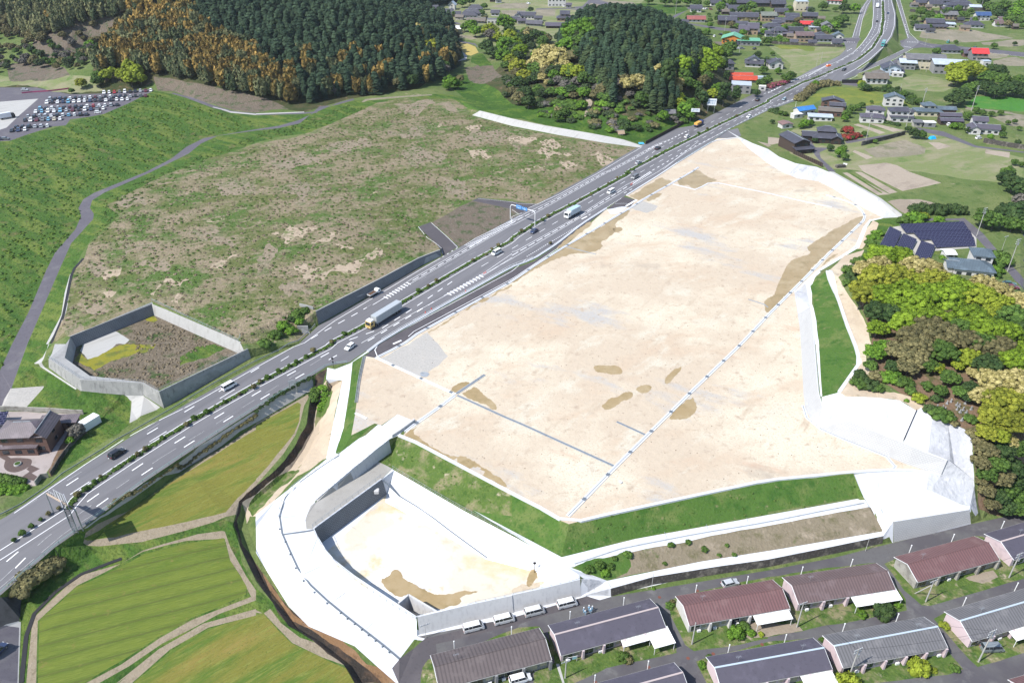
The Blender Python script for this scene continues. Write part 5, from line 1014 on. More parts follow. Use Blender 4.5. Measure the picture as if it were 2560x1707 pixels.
for i in range(300):
    x = rs2.uniform(-60, 1640); y = rs2.uniform(700, 1260)
    if y > 985 + .2 * x - (80 if x < 200 else 0) or (x > 1300 and y < 900) or (640 < x < 720 and y > 880) or y < 620 + .1 * abs(x - 500): continue
    m = rs2.choice([F_mid, F_mid, F_dark, F_brown, F_lush, F_grey, F_con2]); px, py = tpx('t20', x, y); q_ = G(px, py + 12)
    if onroadp(q_.x, q_.y) or onroadp(q_.x + 3, q_.y - 3): continue
    tree(px, py, rs2.uniform(2.0, 4.0) * (1 if y < 950 else .75), 'mid' if y < 900 else 'bush', m, FN[m.name] + " shrubby tree on the " + ('lower' if y > 1000 else 'middle' if y > 850 else 'upper') + (' left' if x < 500 else ' right' if x > 1100 else ' central') + " front slope of the conical hill", 'shrubby trees on the front slope of the conical hill', hc=2, cat='shrub', name='shrubby_tree', zs=.8, parts=False)
crowns('t20', "d,1930,900,60 d,2040,900,45 d,1740,940,45 d,1410,760,75 d,1350,830,50 d,1930,640,38 d,1955,720,30 d,1700,900,40", 'tall', H2, group='dark columnar trees on the conical hill', hcf=1.2, name='evergreen_tree', zs=1.3)
sheet('bare_earth', "t20 650,900 700,900 740,940 700,1010 670,1080 655,1060 690,980 690,940", M_earth, .5, .1)
for i in range(90):
    x = rs2.uniform(-60, 800); y = rs2.uniform(240, 720)
    if y < 300 + (0 if x < 450 else 60) or (x > 620 and y > 420): continue
    m = rs2.choice([F_mid, F_dark, F_con2, F_mid, F_brown, F_lush])
    tree(*tpx('t20', x, y), rs2.uniform(3, 5), 'mid', m, FN[m.name] + " tree on the " + ('lower' if y > 480 else 'upper') + " left shoulder of the conical hill", 'trees on the left shoulder of the conical hill', hc=3, name='hillside_tree', parts=False)
# conifer masses
def inpoly(x, y, P):
    c = False
    for a, b in zip(P, P[1:] + P[:1]):
        if (a[1] > y) != (b[1] > y) and x < (b[0] - a[0]) * (y - a[1]) / (b[1] - a[1]) + a[0]: c = not c
    return c
con_px = [(x, y) for x, y, z in S("t20 880,130 950,120 1150,150 1380,180 1600,260 1760,380 1830,470 1700,520 1640,600 1500,560 1480,680 1540,830 1300,900 1230,820 1200,700 1050,600 960,700 920,830 820,760 700,600 640,520 620,420 680,340 780,300")]
conifers = []
def scatter(x0, x1, y0, y1, step, fn):
    y = y0
    while y < y1:
        x = x0
        while x < x1:
            fn(x + rs2.uniform(-.42, .42) * step, y + rs2.uniform(-.42, .42) * step); x += step
        y += step
b2xy = [(p.x, p.y) for p in base2]
def f2(x, y):
    if not inpoly(x, y, b2xy): return
    z = zat(x, y); a = proj((x, y, z + 9))
    if inpoly(a[0], a[1], con_px) or a[1] < 75 or (z > 22): conifers.append((x, y, z, rs2.uniform(9, 14.5), 'c2'))
scatter(-20, 260, 350, 800, 4.6, f2)
edge1 = GS('t00 1150,640 1500,700 1850,770 2050,850 2334,905 t10 300,955 560,945 640,900') + toe1[5:]
h1xy = [(p.x, p.y) for p in edge1] + [(c2.x - 190, 760), (0, 1050), (-700, 1050), (-700, 420)]
bam_px = [(x, y) for x, y, z in S("t00 1180,0 1700,0 1950,260 2334,430 t10 0,520 150,560 330,650 430,800 420,980 t00 2334,1050 1900,980 1450,900 1300,620 900,600 820,520 1000,330 1180,150")]
left_px = [(x, y) for x, y, z in S("n -200,-200 n 330,-200 t00 1180,100 1000,300 900,500 830,560 500,530 100,480 0,560 -600,600")]
bam, others = [], []
def f1(x, y):
    if not inpoly(x, y, h1xy): return
    z = zat(x, y); a = proj((x, y, z + 8))
    if a[0] < -120 or a[0] > 1320 or a[1] < -110 or a[1] > 300: return
    if inpoly(a[0], a[1], bam_px): bam.append((x, y, z, rs2.uniform(11, 15), 'g' if rs2.random() < .75 else 'd'))
    elif inpoly(a[0], a[1], left_px):
        if a[1] > 48 + 25 * math.sin(x * .05):
            if rs2.random() < .4: others.append((x, y, z, rs2.uniform(1.6, 3.2)))
        elif rs2.random() < .25: others.append((x, y, z, rs2.uniform(2.5, 4)))
        else: bam.append((x, y, z, rs2.uniform(10, 14), 'd' if rs2.random() < .96 else 'g'))
    elif a[0] > 330:
        q = rs2.random()
        if 120 < a[1] < 215 and a[0] < 1150 and q < .17: bam.append((x, y, z, rs2.uniform(11, 15), 'g'))
        elif a[1] > 60 and a[0] > 1020 and q < .25: others.append((x, y, z, rs2.uniform(3, 4.5)))
        else: conifers.append((x, y, z, rs2.uniform(8.5, 14.5), 'c1'))
scatter(-420, 120, 400, 980, 4.7, f1)
print('conifers', len(conifers), 'bamboo', len(bam), 'others', len(others))
def merged(name, items, kindn, m, label):
    rs = np.random.RandomState(3); vs, fs, ts = [], [], []; k = 0; PR_ = PROTO[kindn]
    for it in items:
        V, Fc, T = PR_[rs.randint(len(PR_))]; a = rs.uniform(0, 6.28); c, s = math.cos(a), math.sin(a); h = it[3]
        wx = rs.uniform(.8, 1.4) if kindn == 'conifer' else 1; Q = (V @ np.array([[c, s, 0], [-s, c, 0], [0, 0, 1]])) * h * np.array([wx, wx, 1]) + np.array([it[0], it[1], it[2]]); vs.append(Q); fs.append(Fc + k); ts.append(T + rs.uniform(-.45, .45)); k += len(V)
    o = link(name, np_mesh(name, (np.concatenate(vs), np.concatenate(fs), np.concatenate(ts)), m)); o['kind'] = 'stuff'; o['category'] = 'forest'; o['label'] = label; return o
conifers.sort(key=lambda t: (t[1] - (90 if t[4] == 'c2' else 0)))
for it in conifers[:290]:
    w2 = it[4] == 'c2'
    tree(it[0], it[1], it[3], 'conifer', F_con if rs2.random() < .7 else F_con2, "dark conifer packed on the conical hill beside the highway" if w2 else "dark conifer at the front of the large forested hill", 'conifers on the wooded hills', name='conifer_tree', parts=False, world=True, zs=1 / rs2.uniform(.85, 1.3))
merged('conifer_forest', conifers[290:], 'conifer', F_con, "dark conifer forest covering the large hill")
bg = sorted([b for b in bam if b[4] == 'g'], key=lambda t: t[1]); bd = sorted([b for b in bam if b[4] == 'd'], key=lambda t: t[1])
for it in bg[:260]: tree(it[0], it[1], it[3], 'bamboo', F_bam if rs2.random() < .74 else F_bamg, "golden bamboo clump on the forested hill behind the car park", 'golden bamboo clumps', name='bamboo_clump', parts=False, world=True, cat='bamboo')
if len(bg) > 260: merged('bamboo_grove', bg[260:], 'bamboo', F_bam, "golden bamboo grove higher on the hill")
merged('bamboo_grove', bd, 'bamboo', F_bamg, "dull green bamboo grove on the hill at the upper left")
others.sort(key=lambda t: t[1])
merged('mixed_forest', [(x, y, z, r_) for x, y, z, r_ in others[110:]], 'mid', F_brown, "mixed grey-green woodland high on the large hill")
for it in others[:110]: tree(it[0], it[1], it[3], 'mid', rs2.choice([F_mid, F_grey, F_dark, F_brown, F_con2]), "mixed broadleaf tree among the forest of the large hill", 'broadleaf trees on the large hill', parts=False, world=True, name='forest_tree', cat='forest tree')
crowns('t00', "y,1180,600,55 y,1240,650,60 y,1120,680,55 y,1190,720,65 y,1280,720,50 m,880,740,50 m,880,690,40 y,960,690,50 y,1020,650,35 l,800,310,40 o,740,760,45 y,1450,170,40 l,2000,290,40 m,650,830,25", 'mid', 'at the forest edge behind the car park')
crowns('t10', "l,960,140,45 l,930,120,35 l,1010,150,35 c,260,50,35 c,320,30,35 c,230,70,25 c,1470,150,45 c,1540,160,45 c,1430,170,30 o,1600,270,60 o,1660,310,60 o,1560,230,50 c,1080,680,40 c,1070,740,35 c,1330,700,25 y,1160,640,35 o,1290,60,40 o,1340,90,45 r,1380,140,30 l,640,590,35 y,500,540,40 g,700,710,45 r,1280,640,45 r,1240,80,30 d,1390,50,40", 'mid', 'standing out in the forest of the large hill', group='pale trees in the large forest', hcf=3.2)
crowns('t10', "l,1770,750,60 l,1840,770,40 l,1740,790,35 r,1860,720,35 l,1960,240,55 l,2000,290,50 m,1900,250,40 l,2270,210,75 d,2310,290,55 y,2130,290,70 g,2140,320,55 m,2060,280,45 y,2200,340,45 d,2100,430,60 d,2150,480,55 l,2280,420,80 l,2250,520,70 y,2320,560,60 d,2200,500,50 m,2080,60,30 m,2060,120,30 m,1880,30,40 r,2090,170,25 m,1950,10,40 m,1800,130,25", 'mid', 'in the valley between the two wooded hills', group='trees in the valley between the hills')
crowns('t30', "y,1760,640,110 y,1830,620,100 y,1720,700,90 y,1900,650,90 m,2010,700,80 d,2080,650,90 m,2130,720,80 d,2000,790,80 d,1780,860,90 d,1700,900,75 d,2180,800,80 d,2260,790,80 m,2310,740,80 d,2080,830,70 m,1840,800,60 d,2330,840,60 m,1900,780,60", 'broad', 'in the grove beside the long warehouse', group='trees in the grove beside the warehouse')
crowns('t30', "m,640,200,50 m,560,230,45 l,610,240,45 m,690,180,45 m,460,220,45 d,690,80,45 l,790,80,45 m,500,60,40 m,250,240,35 m,180,130,30 m,1400,110,45 m,1480,140,40 l,1560,170,40 m,1320,170,35 d,1600,130,40 m,2080,80,50 m,2150,50,50 l,2250,120,55 m,2200,180,50 l,2300,60,55 d,2100,130,45 m,2320,200,45 m,2010,60,40 d,1960,20,45 m,2070,200,30 m,1800,140,35 m,2060,420,28 d,2250,400,20 m,1715,385,20 m,1540,470,35 m,1790,480,30 m,860,790,35 y,850,765,35 d,900,800,35 m,1090,800,30 d,1180,820,30 m,1240,860,35 m,1380,930,35 m,1320,900,35 l,430,770,35 m,480,760,25 m,210,690,40 m,170,720,35 l,90,650,30 m,140,700,25 m,40,490,20 d,80,1000,22 m,160,1040,22 m,120,1030,22 d,40,1110,20 l,340,1130,40 l,390,1120,30 l,300,1150,28 m,760,1000,40 m,720,1040,38 l,700,1080,32 m,820,980,32 m,860,960,28 m,880,1220,25 d,430,1280,28 l,640,1255,26 d,570,1350,30 l,660,1390,45 m,700,1430,35 m,690,1350,30 d,1280,1180,30 d,1340,1220,45 m,1400,1230,40 m,980,1290,22 m,1820,1060,40 m,1900,1010,30 m,1960,1030,28 m,2040,1040,26 m,2120,1030,26 d,1830,1190,30 m,2130,1180,32 m,2140,1230,30 l,2030,1250,28 d,2280,1300,25 l,1700,1150,30 m,2250,1480,30 m,2310,1500,25 m,2190,1120,22 m,2250,1110,22 m,2290,1170,22 m,945,930,16", 'mid', 'around the houses right of the highway', group='trees around the right-hand houses', name='garden_tree', cat='garden tree')
crowns('t20', "m,2330,730,40 m,2270,760,40 d,2230,850,35 m,2100,90,45 m,2000,30,40 l,1900,60,40 d,170,90,26 m,1700,290,30 m,1760,310,30 m,1900,75,35 l,1600,10,50 m,1400,10,50 m,1500,20,40 m,1250,5,40 m,2290,640,40 d,2330,560,40 m,2180,60,45 m,1660,120,20 r,1690,150,20 l,2150,100,25 m,1690,30,40 m,2050,240,25", 'mid', 'near the village houses behind the conical hill', group='trees near the far village', name='village_tree', cat='village tree')
for x, y, c in ((715,1190,F_red),(740,1200,F_red),(760,1250,F_red),(720,1260,F_red),(815,1240,F_red),(690,1250,F_red),(735,1180,F_red)): tree(*tpx('t30', x, y), 2.2, 'bush', c, "red azalea bush beside the large dark-roofed farmhouse", 'red azaleas by the farmhouse', hc=.8, name='azalea_bush', cat='bush')
for x, y in ((50,775),(80,770),(110,765),(140,755),(20,790),(165,745)): tree(*tpx('t30', x, y), 2.2, 'bush', F_pink, "pink azalea bush on the bank beside the highway", 'pink azaleas beside the highway', hc=.8, name='azalea_bush', cat='bush')
for i in range(120):
    x = rs2.uniform(0, 2334); y = rs2.uniform(20, 380)
    tl = 't30' if i % 3 else 't20'
    if tl == 't20': x = rs2.uniform(1600, 2334); y = rs2.uniform(20, 520)
    if tl == 't30' and (700 < x < 1300 or (x > 1300 and y > 260)): continue
    q_ = G(*tpx(tl, x, y))
    if any(inpoly(q_.x, q_.y, P_) for P_ in ROADS): continue
    tree(*tpx(tl, x, y), rs2.uniform(1.8, 3.6), 'mid', rs2.choice([F_mid, F_mid, F_dark, F_brown, F_lush]), 'garden tree', 'trees near the far village', hc=2, name='village_tree', cat='village tree', parts=False)
def hedge(label, s, w, h, m, name='hedge', step=1.2):
    P = [Vector((p.x, p.y, 0)) for p in (GS(s) if isinstance(s, str) else s)]; items = [(p.x + rs2.uniform(-.2, .2), p.y + rs2.uniform(-.2, .2), zat(p.x, p.y) - .1, w * rs2.uniform(.8, 1.25)) for p in resample(P, step)]
    rs = np.random.RandomState(2); parts = []
    for it in items:
        V, Fc, T = PROTO['bush'][rs.randint(3)]; a = rs.uniform(0, 6.28); c, q = math.cos(a), math.sin(a)
        parts.append(((V @ np.array([[c, q, 0], [-q, c, 0], [0, 0, h / w]])) * it[3] + np.array(it[:3]), Fc, np.clip(T + rs.uniform(-.2, .2), 0, 1.2)))
    o = link(name, np_mesh(name, join(parts), m)); return kind(o, None, 'hedge', label)
MEDf = resample(MED, 1)
hedge("low dark green hedge running along the whole highway median", sub(MED, 30, 560), .62, .5, F_mid, step=1.5)
hedge("far stretch of the low median hedge climbing to the bridge", sub(MED, 560, 900), .8, .6, F_mid, step=3)
hedge("clipped dark hedge beside the field below the highway", "t30 40,1020 100,1040 170,1055", 1.6, 1.6, F_dark)
hedge("dark clipped hedge in front of the white house with purple-blue roofs", "t30 1050,1120 1130,1135 1190,1150", 1.4, 1.4, F_dark)
hedge("clipped hedge beside the drive of the rightmost house", "t30 1700,1170 1760,1175", 2.0, 2.5, F_mid)
hedge("row of dark bushes on the verge below the guard rail", "t12 0,610 200,470 400,360 520,300", .7, .6, F_dark, step=2); hedge("brown reeds along the guard rail above the barley field", "t02 1640,1120 1800,1010 2000,880 2250,710 2334,650", .7, .6, F_brown, step=1.6); hedge("dark weeds along the foot of the guard rail near the sign mast", "t02 1000,1470 1200,1370 1430,1220 1640,1080", .6, .5, F_brown, step=1.6)
hedge("dry bush mass below the guard rail near the underpass", "t03 200,700 300,620 400,560 500,500", 2.2, 2.0, F_brown, step=1.5)
hedge("dense grey reeds beside the highway ramp above the yellow meadow", "t30 280,920 360,860 420,810 520,780 620,780", 2.5, 3, F_brown, step=3); hedge("row of dark trees below the warehouse field", "t30 900,830 1050,830 1150,850 1270,880 1320,960", 2.2, 2.4, F_dark, step=3)
hedge("green weeds in the stream beside the sand strip", "t12 540,440 520,520", 1.2, 1.2, F_mid); hedge("weeds growing along the straw-coloured verge of the stream", "t12 620,400 640,480 600,600", 1.3, .8, F_lush, step=1.6)
hedge("garden shrubs inside the wall of the brown house", "t02 0,1225 60,1240 120,1255 200,1275", 1.3, 1.2, F_mid); hedge("flowering shrubs in front of the brown house wall", "t02 0,1320 60,1340 130,1340 220,1320", 1.3, 1.0, F_lush)
hedge("hedge of bushes in front of the stone village wall", "t30 0,370 60,375 130,380 200,385", 2.5, 2.2, F_mid, step=3)
medshrubs = S("t03 120,250 200,195 280,125 365,60 435,10 t02 530,1480 700,1360 770,1310 855,1240 910,1190 1180,1040 1250,990 1320,945 1475,840 1700,720 1760,660 1880,610 2045,510 2180,440 2310,380 t12 35,330 100,290 200,230 300,185 365,150 455,100 520,50 t11 690,1540 800,1465 1480,1075 1570,1025 1645,980 1980,795 2100,740 2210,660 2150,690 t21 90,530 165,500 280,430 330,395 350,640 570,290 620,240 720,200 790,150 880,95 960,45 1040,5 t20 1110,1540 1310,1420 1380,1390 1700,1210 1780,1170 1890,1125 2050,1050 2200,990")
for x, y, z in medshrubs: tree(x, y, rnd.uniform(.45, .85), 'mid', F_brown if rnd.random() < .5 else F_mid, "small shrub standing above the median hedge of the highway", 'small shrubs in the highway median', hc=1.0, name='median_shrub', cat='shrub')
crowns('t33', "y,1390,1420,95 y,1515,1450,28 y,720,1568,110 d,1060,900,95 l,1180,840,35 l,860,940,40 m,490,1170,25 y,1610,1040,40 m,1700,1430,40", 'bush', 'in the gardens between the row houses', hcf=.6, name='garden_bush', cat='bush', word='bush', zs=1.2)
crowns('t23', "l,2040,1100,75 m,2110,1050,50 l,2180,1110,35 y,2270,1120,28 m,1440,860,35 r,1460,830,25 m,1010,1330,60 r,1060,1350,40 l,1740,1400,35 m,1800,1330,30 l,1290,705,15 m,1060,390,35 m,940,430,25 m,900,500,30 m,1450,305,28 m,1610,280,28 m,1755,345,28 m,1960,310,18 m,1395,475,20 m,1890,400,18 m,2025,395,20 l,850,560,40 m,700,530,40 m,800,490,40", 'bush', 'near the street and the brown slope', hcf=.5, name='garden_bush', cat='bush', word='bush')
crowns('t02', "l,640,880,38 g,700,790,70", 'mid', 'in the yard of the brown house', name='garden_tree')
crowns('t11', "m,380,1300,55 d,330,1340,45 m,450,1260,35 l,250,1400,50 l,320,1450,50 m,180,1480,50 m,80,1560,50 l,400,1360,40", 'bush', 'on the bank left of the block wall', hcf=.4, name='shrub', cat='shrub', word='shrub')
PATHS = [[(p.x, p.y) for p in q[2]] for q in REG if q[0] == 'path'][:2]
# tufts that break up the weedy ground (countless: one object each)
def tufts(name, m, s, step, r0, r1, dens, label, seed=3):
    P = S(s); XY = [G(x, y) for x, y, z in P]; poly = [(p.x, p.y) for p in XY]; xs = [p[0] for p in poly]; ys = [p[1] for p in poly]; rs = np.random.RandomState(seed); parts = []
    base = []
    for k in range(3):
        V = IV * (1 + rs.uniform(-.35, .35, (len(IV), 1))) * np.array([1, 1, .28]); d = rs.normal(size=(26, 3)); d /= np.linalg.norm(d, axis=1)[:, None]; d[:, 2] = abs(d[:, 2]); cv, cf = cards(rs, d * np.array([1, 1, .36]), d, .3)
        base.append(join([(V, IF, np.full(len(V), .2)), (cv, cf, np.repeat(rs.uniform(.1, .9, 26), 3))]))
    def f(x, y):
        if rs.rand() > dens or not inpoly(x, y, poly) or any(inpoly(x, y, q) for q in PATHS): return
        r = rs.uniform(r0, r1); V, Fc, T = base[rs.randint(3)]; parts.append((V * r + np.array([x, y, zat(x, y)]), Fc, T + rs.uniform(-.3, .3)))
    scatter(min(xs), max(xs), min(ys), max(ys), step, f)
    o = link(name, np_mesh(name, join(parts), m)); o['kind'] = 'stuff'; o['category'] = 'weeds'; o['label'] = label; return o
WF = "t01 500,1520 580,1340 650,1000 780,800 1100,420 1500,60 t00 2334,1340 t10 500,1240 980,1020 1500,940 1960,1060 t20 400,1260 850,1330 1130,1350 960,1440 t21 770,-10 430,165 235,270 0,240 t11 1960,240 1580,450 1470,500 1650,680 1180,920 560,1260 390,1500 t01 2200,1540 1385,1160"
F_t1 = foliage('tuft_green', (.045, .088, .017), (.1, .145, .034)); F_t2 = foliage('tuft_straw', (.14, .115, .07), (.26, .21, .145))
tufts('weeds', F_t1, WF, 2.4, .25, .8, .45, "green weed tufts over the fallow field left of the highway"); tufts('dry_grass', F_t2, WF, 2.4, .25, .8, .4, "dry straw tufts over the fallow field left of the highway", 8)
GB = "n 0,380 t00 600,1180 1400,860 1900,1000 2300,1100 2300,1170 1800,1250 1300,1560 t01 860,180 700,500 420,880 100,1540 n 0,1000"
tufts('weeds', F_t1, GB, 3.0, .3, .9, .38, "rough green growth on the bank below the car park", 5); tufts('weeds', foliage('tuft_lush', (.06, .12, .015), (.13, .185, .03)), GB, 3.0, .4, 1.1, .5, "bright grass tufts on the bank below the car park", 6)
tufts('weeds', F_t1, "t01 560,1300 650,1000 780,790 960,400 900,280 1400,20 t00 2300,1250 t10 0,1200 600,1050 850,960 1000,1000 500,1190 t00 2300,1300 t01 1500,60 1080,430 800,700", 2.2, .35, 1.0, .6, "dense weeds between the asphalt path and the fallow field", 9)
tufts('dry_grass', F_t2, "t02 850,290 1300,340 1440,400 1950,140 1600,200 t01 1950,1540 1400,1340 1200,1440 t02 1250,150 900,230", 1.4, .25, .7, .7, "dry reeds on the floor of the overgrown basin", 11)
tufts('weeds', F_t1, "t12 1330,870 2334,1390 t13 1950,-20 t12 1150,1060", 1.5, .15, .4, .45, "grass tufts on the bank above the white basin", 12)
tufts('weeds', F_t1, "t22 430,1590 t23 520,140 1650,-170 t22 2334,1290 t32 780,1210 860,1380 t23 2334,20 1000,260 460,415 120,255", 1.7, .15, .4, .3, "grass tufts on the long bank below the sand pad", 13)
# ------------------------------------------------------------------ vehicles (local +x is forward)
def paint(c): return mat('paint_%d_%d_%d' % tuple(int(q * 99) for q in c), c, rough=.35, spec=.5, coat=.3)
WHITE, SILV, BLACK, GREY, RED, BLUE, LBLU, GOLD, DRED, NAVY = (.62, .62, .61), (.34, .35, .36), (.012, .012, .015), (.12, .125, .13), (.32, .02, .02), (.03, .06, .2), (.12, .3, .42), (.4, .36, .26), (.11, .015, .02), (.02, .03, .07)
M_lampw = flat('headlight_glass', (.55, .56, .55), rough=.1, spec=.7); M_lampr = flat('tail_light', (.3, .01, .01), rough=.2, spec=.6)
M_rim = flat('wheel_rim', (.35, .35, .36), rough=.3, metal=.8); M_chassis = flat('dark_chassis', (.03, .03, .032), rough=.8)
SPEC = {  # L, W, H, belt, hood end, windscreen top, rear top, rear end(at belt), hood height
 'sedan': (4.6, 1.72, 1.45, .92, .95, .35, -1.2, -1.75, .88), 'hatch': (4.1, 1.7, 1.5, .95, 1.0, .45, -1.55, -1.9, .92), 'kei': (3.4, 1.48, 1.62, 1.0, 1.15, .75, -1.45, -1.6, .98),
 'mini': (4.7, 1.72, 1.82, 1.05, 1.5, .85, -2.05, -2.25, 1.0), 'van': (4.7, 1.7, 1.98, 1.15, 1.95, 1.3, -2.2, -2.3, 1.1), 'suv': (4.5, 1.8, 1.7, 1.05, 1.05, .5, -1.85, -2.1, 1.02)}
def car_parts(kd):
    L, Wd, H, belt, hx, wt, rt, re, hh = SPEC[kd]; h = L / 2; w = Wd / 2
    b = MB()
    b.side([(-h, .28), (h - .1, .25), (h, .5), (h - .06, .72), (hx + .1, hh), (hx, belt), (re - .05, belt), (-h + .05, belt - .06), (-h, .6)], -w, w)
    # roof and pillars
    iw = w * .8
    b2 = MB(); n = [(rt, -iw), (wt, -iw), (wt, iw), (rt, iw)]
    for zz, ex in ((H - .06, 0), (H, -.12)):
        pass
    k = len(b2.v)
    b2.v += [(rt - .03, -iw - .02, H - .07), (wt + .05, -iw - .02, H - .09), (wt + .05, iw + .02, H - .09), (rt - .03, iw + .02, H - .07), (rt + .1, -iw + .1, H), (wt - .15, -iw + .1, H - .01), (wt - .15, iw - .1, H - .01), (rt + .1, iw - .1, H)]
    for q in ((4, 5, 6, 7), (0, 1, 5, 4), (1, 2, 6, 5), (2, 3, 7, 6), (3, 0, 4, 7), (3, 2, 1, 0)): b2.f.append(q); b2.m.append(0); b2.uv.append(None)
    g = MB(); g.v = [(re, -w + .04, belt - .01), (hx, -w + .04, belt - .01), (hx, w - .04, belt - .01), (re, w - .04, belt - .01), (rt, -iw, H - .06), (wt, -iw, H - .07), (wt, iw, H - .07), (rt, iw, H - .06)]
    for q in ((0, 1, 5, 4), (1, 2, 6, 5), (2, 3, 7, 6), (3, 0, 4, 7), (4, 5, 6, 7)): g.f.append(q); g.m.append(0); g.uv.append(None)
    for sx in (-1, 1):   # pillars
        for (xa, xb) in ((re, rt), (hx, wt), ((re + hx) / 2 - .1, (rt + wt) / 2 - .1)) + (((re * .62 + hx * .38 - .5, rt * .62 + wt * .38 - .5),) if kd in ('van', 'mini') else ()):
            b2.tube((xa, sx * (w - .03), belt - .02), (xb, sx * (iw + .01), H - .07), .05, n=4, cap=False)
    ws = [(sx * h * .62, sy * (w - .1)) for sx in (1, -1) for sy in (1, -1)]
    hl_, tl_ = [], []
    return b, b2, g, ws, (L, w, hh, belt)
VC = {}
def vmesh(kd):
    if kd in VC: return VC[kd]
    b, b2, g, ws, dm = car_parts(kd); L, w, hh, belt = dm
    wh = MB().tube((0, -.1, 0), (0, .1, 0), .32, n=14).mesh('tyre', M_blk); rim = MB().tube((0, -.11, 0), (0, .11, 0), .19, n=10).mesh('rim', M_rim)
    hlm = MB().box(-.06, .02, -.2, .2, -.08, .08).mesh('headlight', M_lampw); tlm = MB().box(-.02, .03, -.1, .1, -.16, .16).mesh('tail_light', M_lampr)
    VC[kd] = (b, b2, g, ws, dm, wh, rim, hlm, tlm); return VC[kd]
BMC = {}
def vehicle(kd, c, label, cat, p, rz, group=None, name=None, detail=True):
    b, b2, g, ws, (L, w, hh, belt), wh, rim, hlm, tlm = vmesh(kd); m = paint(c)
    if not detail:
        k = (kd, c)
        if k not in BMC:
            a = MB()
            for src, mi in ((b, 0), (b2, 0), (g, 1)):
                n = len(a.v); a.v += src.v; a.f += [tuple(n + i for i in f) for f in src.f]; a.m += [mi] * len(src.f); a.uv += [None] * len(src.f)
            for x, y in ws: a.tube((x, y - .1, .32), (x, y + .1, .32), .32, n=8, m=2)
            o = a.build('car', [m, M_glass, M_blk]); BMC[k] = o.data; bpy.data.objects.remove(o)
        o = link(name or 'parked_car', BMC[k], None, p, rz); return kind(o, None, cat, label, group)
    t = thing(name or 'car', label, cat, p, rz, group)
    k = (kd, c, 'd')
    if k not in BMC:
        o = b.build('body', m, bevel=.07); me1 = o.data; bpy.data.objects.remove(o); o = b2.build('roof', m, bevel=.02); me2 = o.data; bpy.data.objects.remove(o); o = g.build('windows', M_glass); me3 = o.data; bpy.data.objects.remove(o)
        BMC[k] = (me1, me2, me3)
    for nm, me in zip(('body', 'roof', 'window_glass'), BMC[k]): link(nm, me, t)
    for x, y in ws: q = link('wheel', wh, t, (x, y, .32)); link('rim', rim, q)
    for sy in (1, -1): link('headlight', hlm, t, (L / 2 - .03, sy * (w - .3), .66)); link('tail_light', tlm, t, (-L / 2 + .0, sy * (w - .18), .8))
    return t
def heading(px, py, away=True, dx=None):
    """direction of the highway at a pixel"""
    p = G(px, py); best = min(range(len(MEDf) - 3), key=lambda i: (MEDf[i] - p).length_squared * 1.0 + 0)
    d = MEDf[best + 3] - MEDf[max(best - 3, 0)]; a = math.atan2(d.y, d.x); return a if away else a + math.pi
def onroad(kd, c, tile, x, y, away, label, cat='car', detail=True, name='car'):
    px, py = tpx(tile, x, y); return vehicle(kd, c, label, cat, G(px, py) + Vector((0, 0, .04)), heading(px, py, away), name=name, detail=detail)
onroad('suv', BLACK, 't02', 1072, 1010, True, "black van driving away on the lower left of the highway", 'van', name='van')
onroad('van', WHITE, 't02', 2092, 398, True, "white minivan driving away past the overgrown basin", 'van', name='van')
onroad('hatch', WHITE, 't12', 858, 38, False, "white car coming towards the camera just left of the side lane's rounded end")
onroad('van', WHITE, 't11', 2192, 748, False, "white van coming towards the camera in front of the striped island", 'van', name='van')
onroad('sedan', NAVY, 't21', 200, 550, False, "dark car beside the median post of the blue sign gantry")
onroad('van', WHITE, 't21', 900, 192, False, "white van coming towards the camera behind the box truck", 'van', name='van')
onroad('van', GREY, 't21', 1120, 58, False, "grey van coming towards the camera next to the round chevrons", 'van', name='van')
onroad('sedan', SILV, 't20', 1150, 1492, True, "silver car driving away beyond the mouth of the side road")
onroad('sedan', BLACK, 't20', 1328, 1360, True, "black car driving away beside the end of the white slab wall")
onroad('hatch', WHITE, 't20', 1594, 1254, True, "white car driving away behind the blue dump truck")
onroad('sedan', WHITE, 't20', 2160, 1072, False, "white car coming towards the camera above the tip of the pad")
onroad('suv', BLACK, 't20', 2238, 920, True, "black car beside the grey flat-roofed workshop")
onroad('hatch', (.2, .27, .3), 't30', 145, 915, False, "blue-grey car coming towards the camera above the farmhouses")
onroad('suv', BLACK, 't30', 690, 645, False, "black car in front of the merging ramp at the highway bend"); onroad('sedan', NAVY, 't30', 1093, 128, False, "dark blue car on the far right carriageway beyond the bridge", detail=False); onroad('sedan', BLACK, 't30', 992, 200, True, "dark car on the far left carriageway beyond the bridge", detail=False)
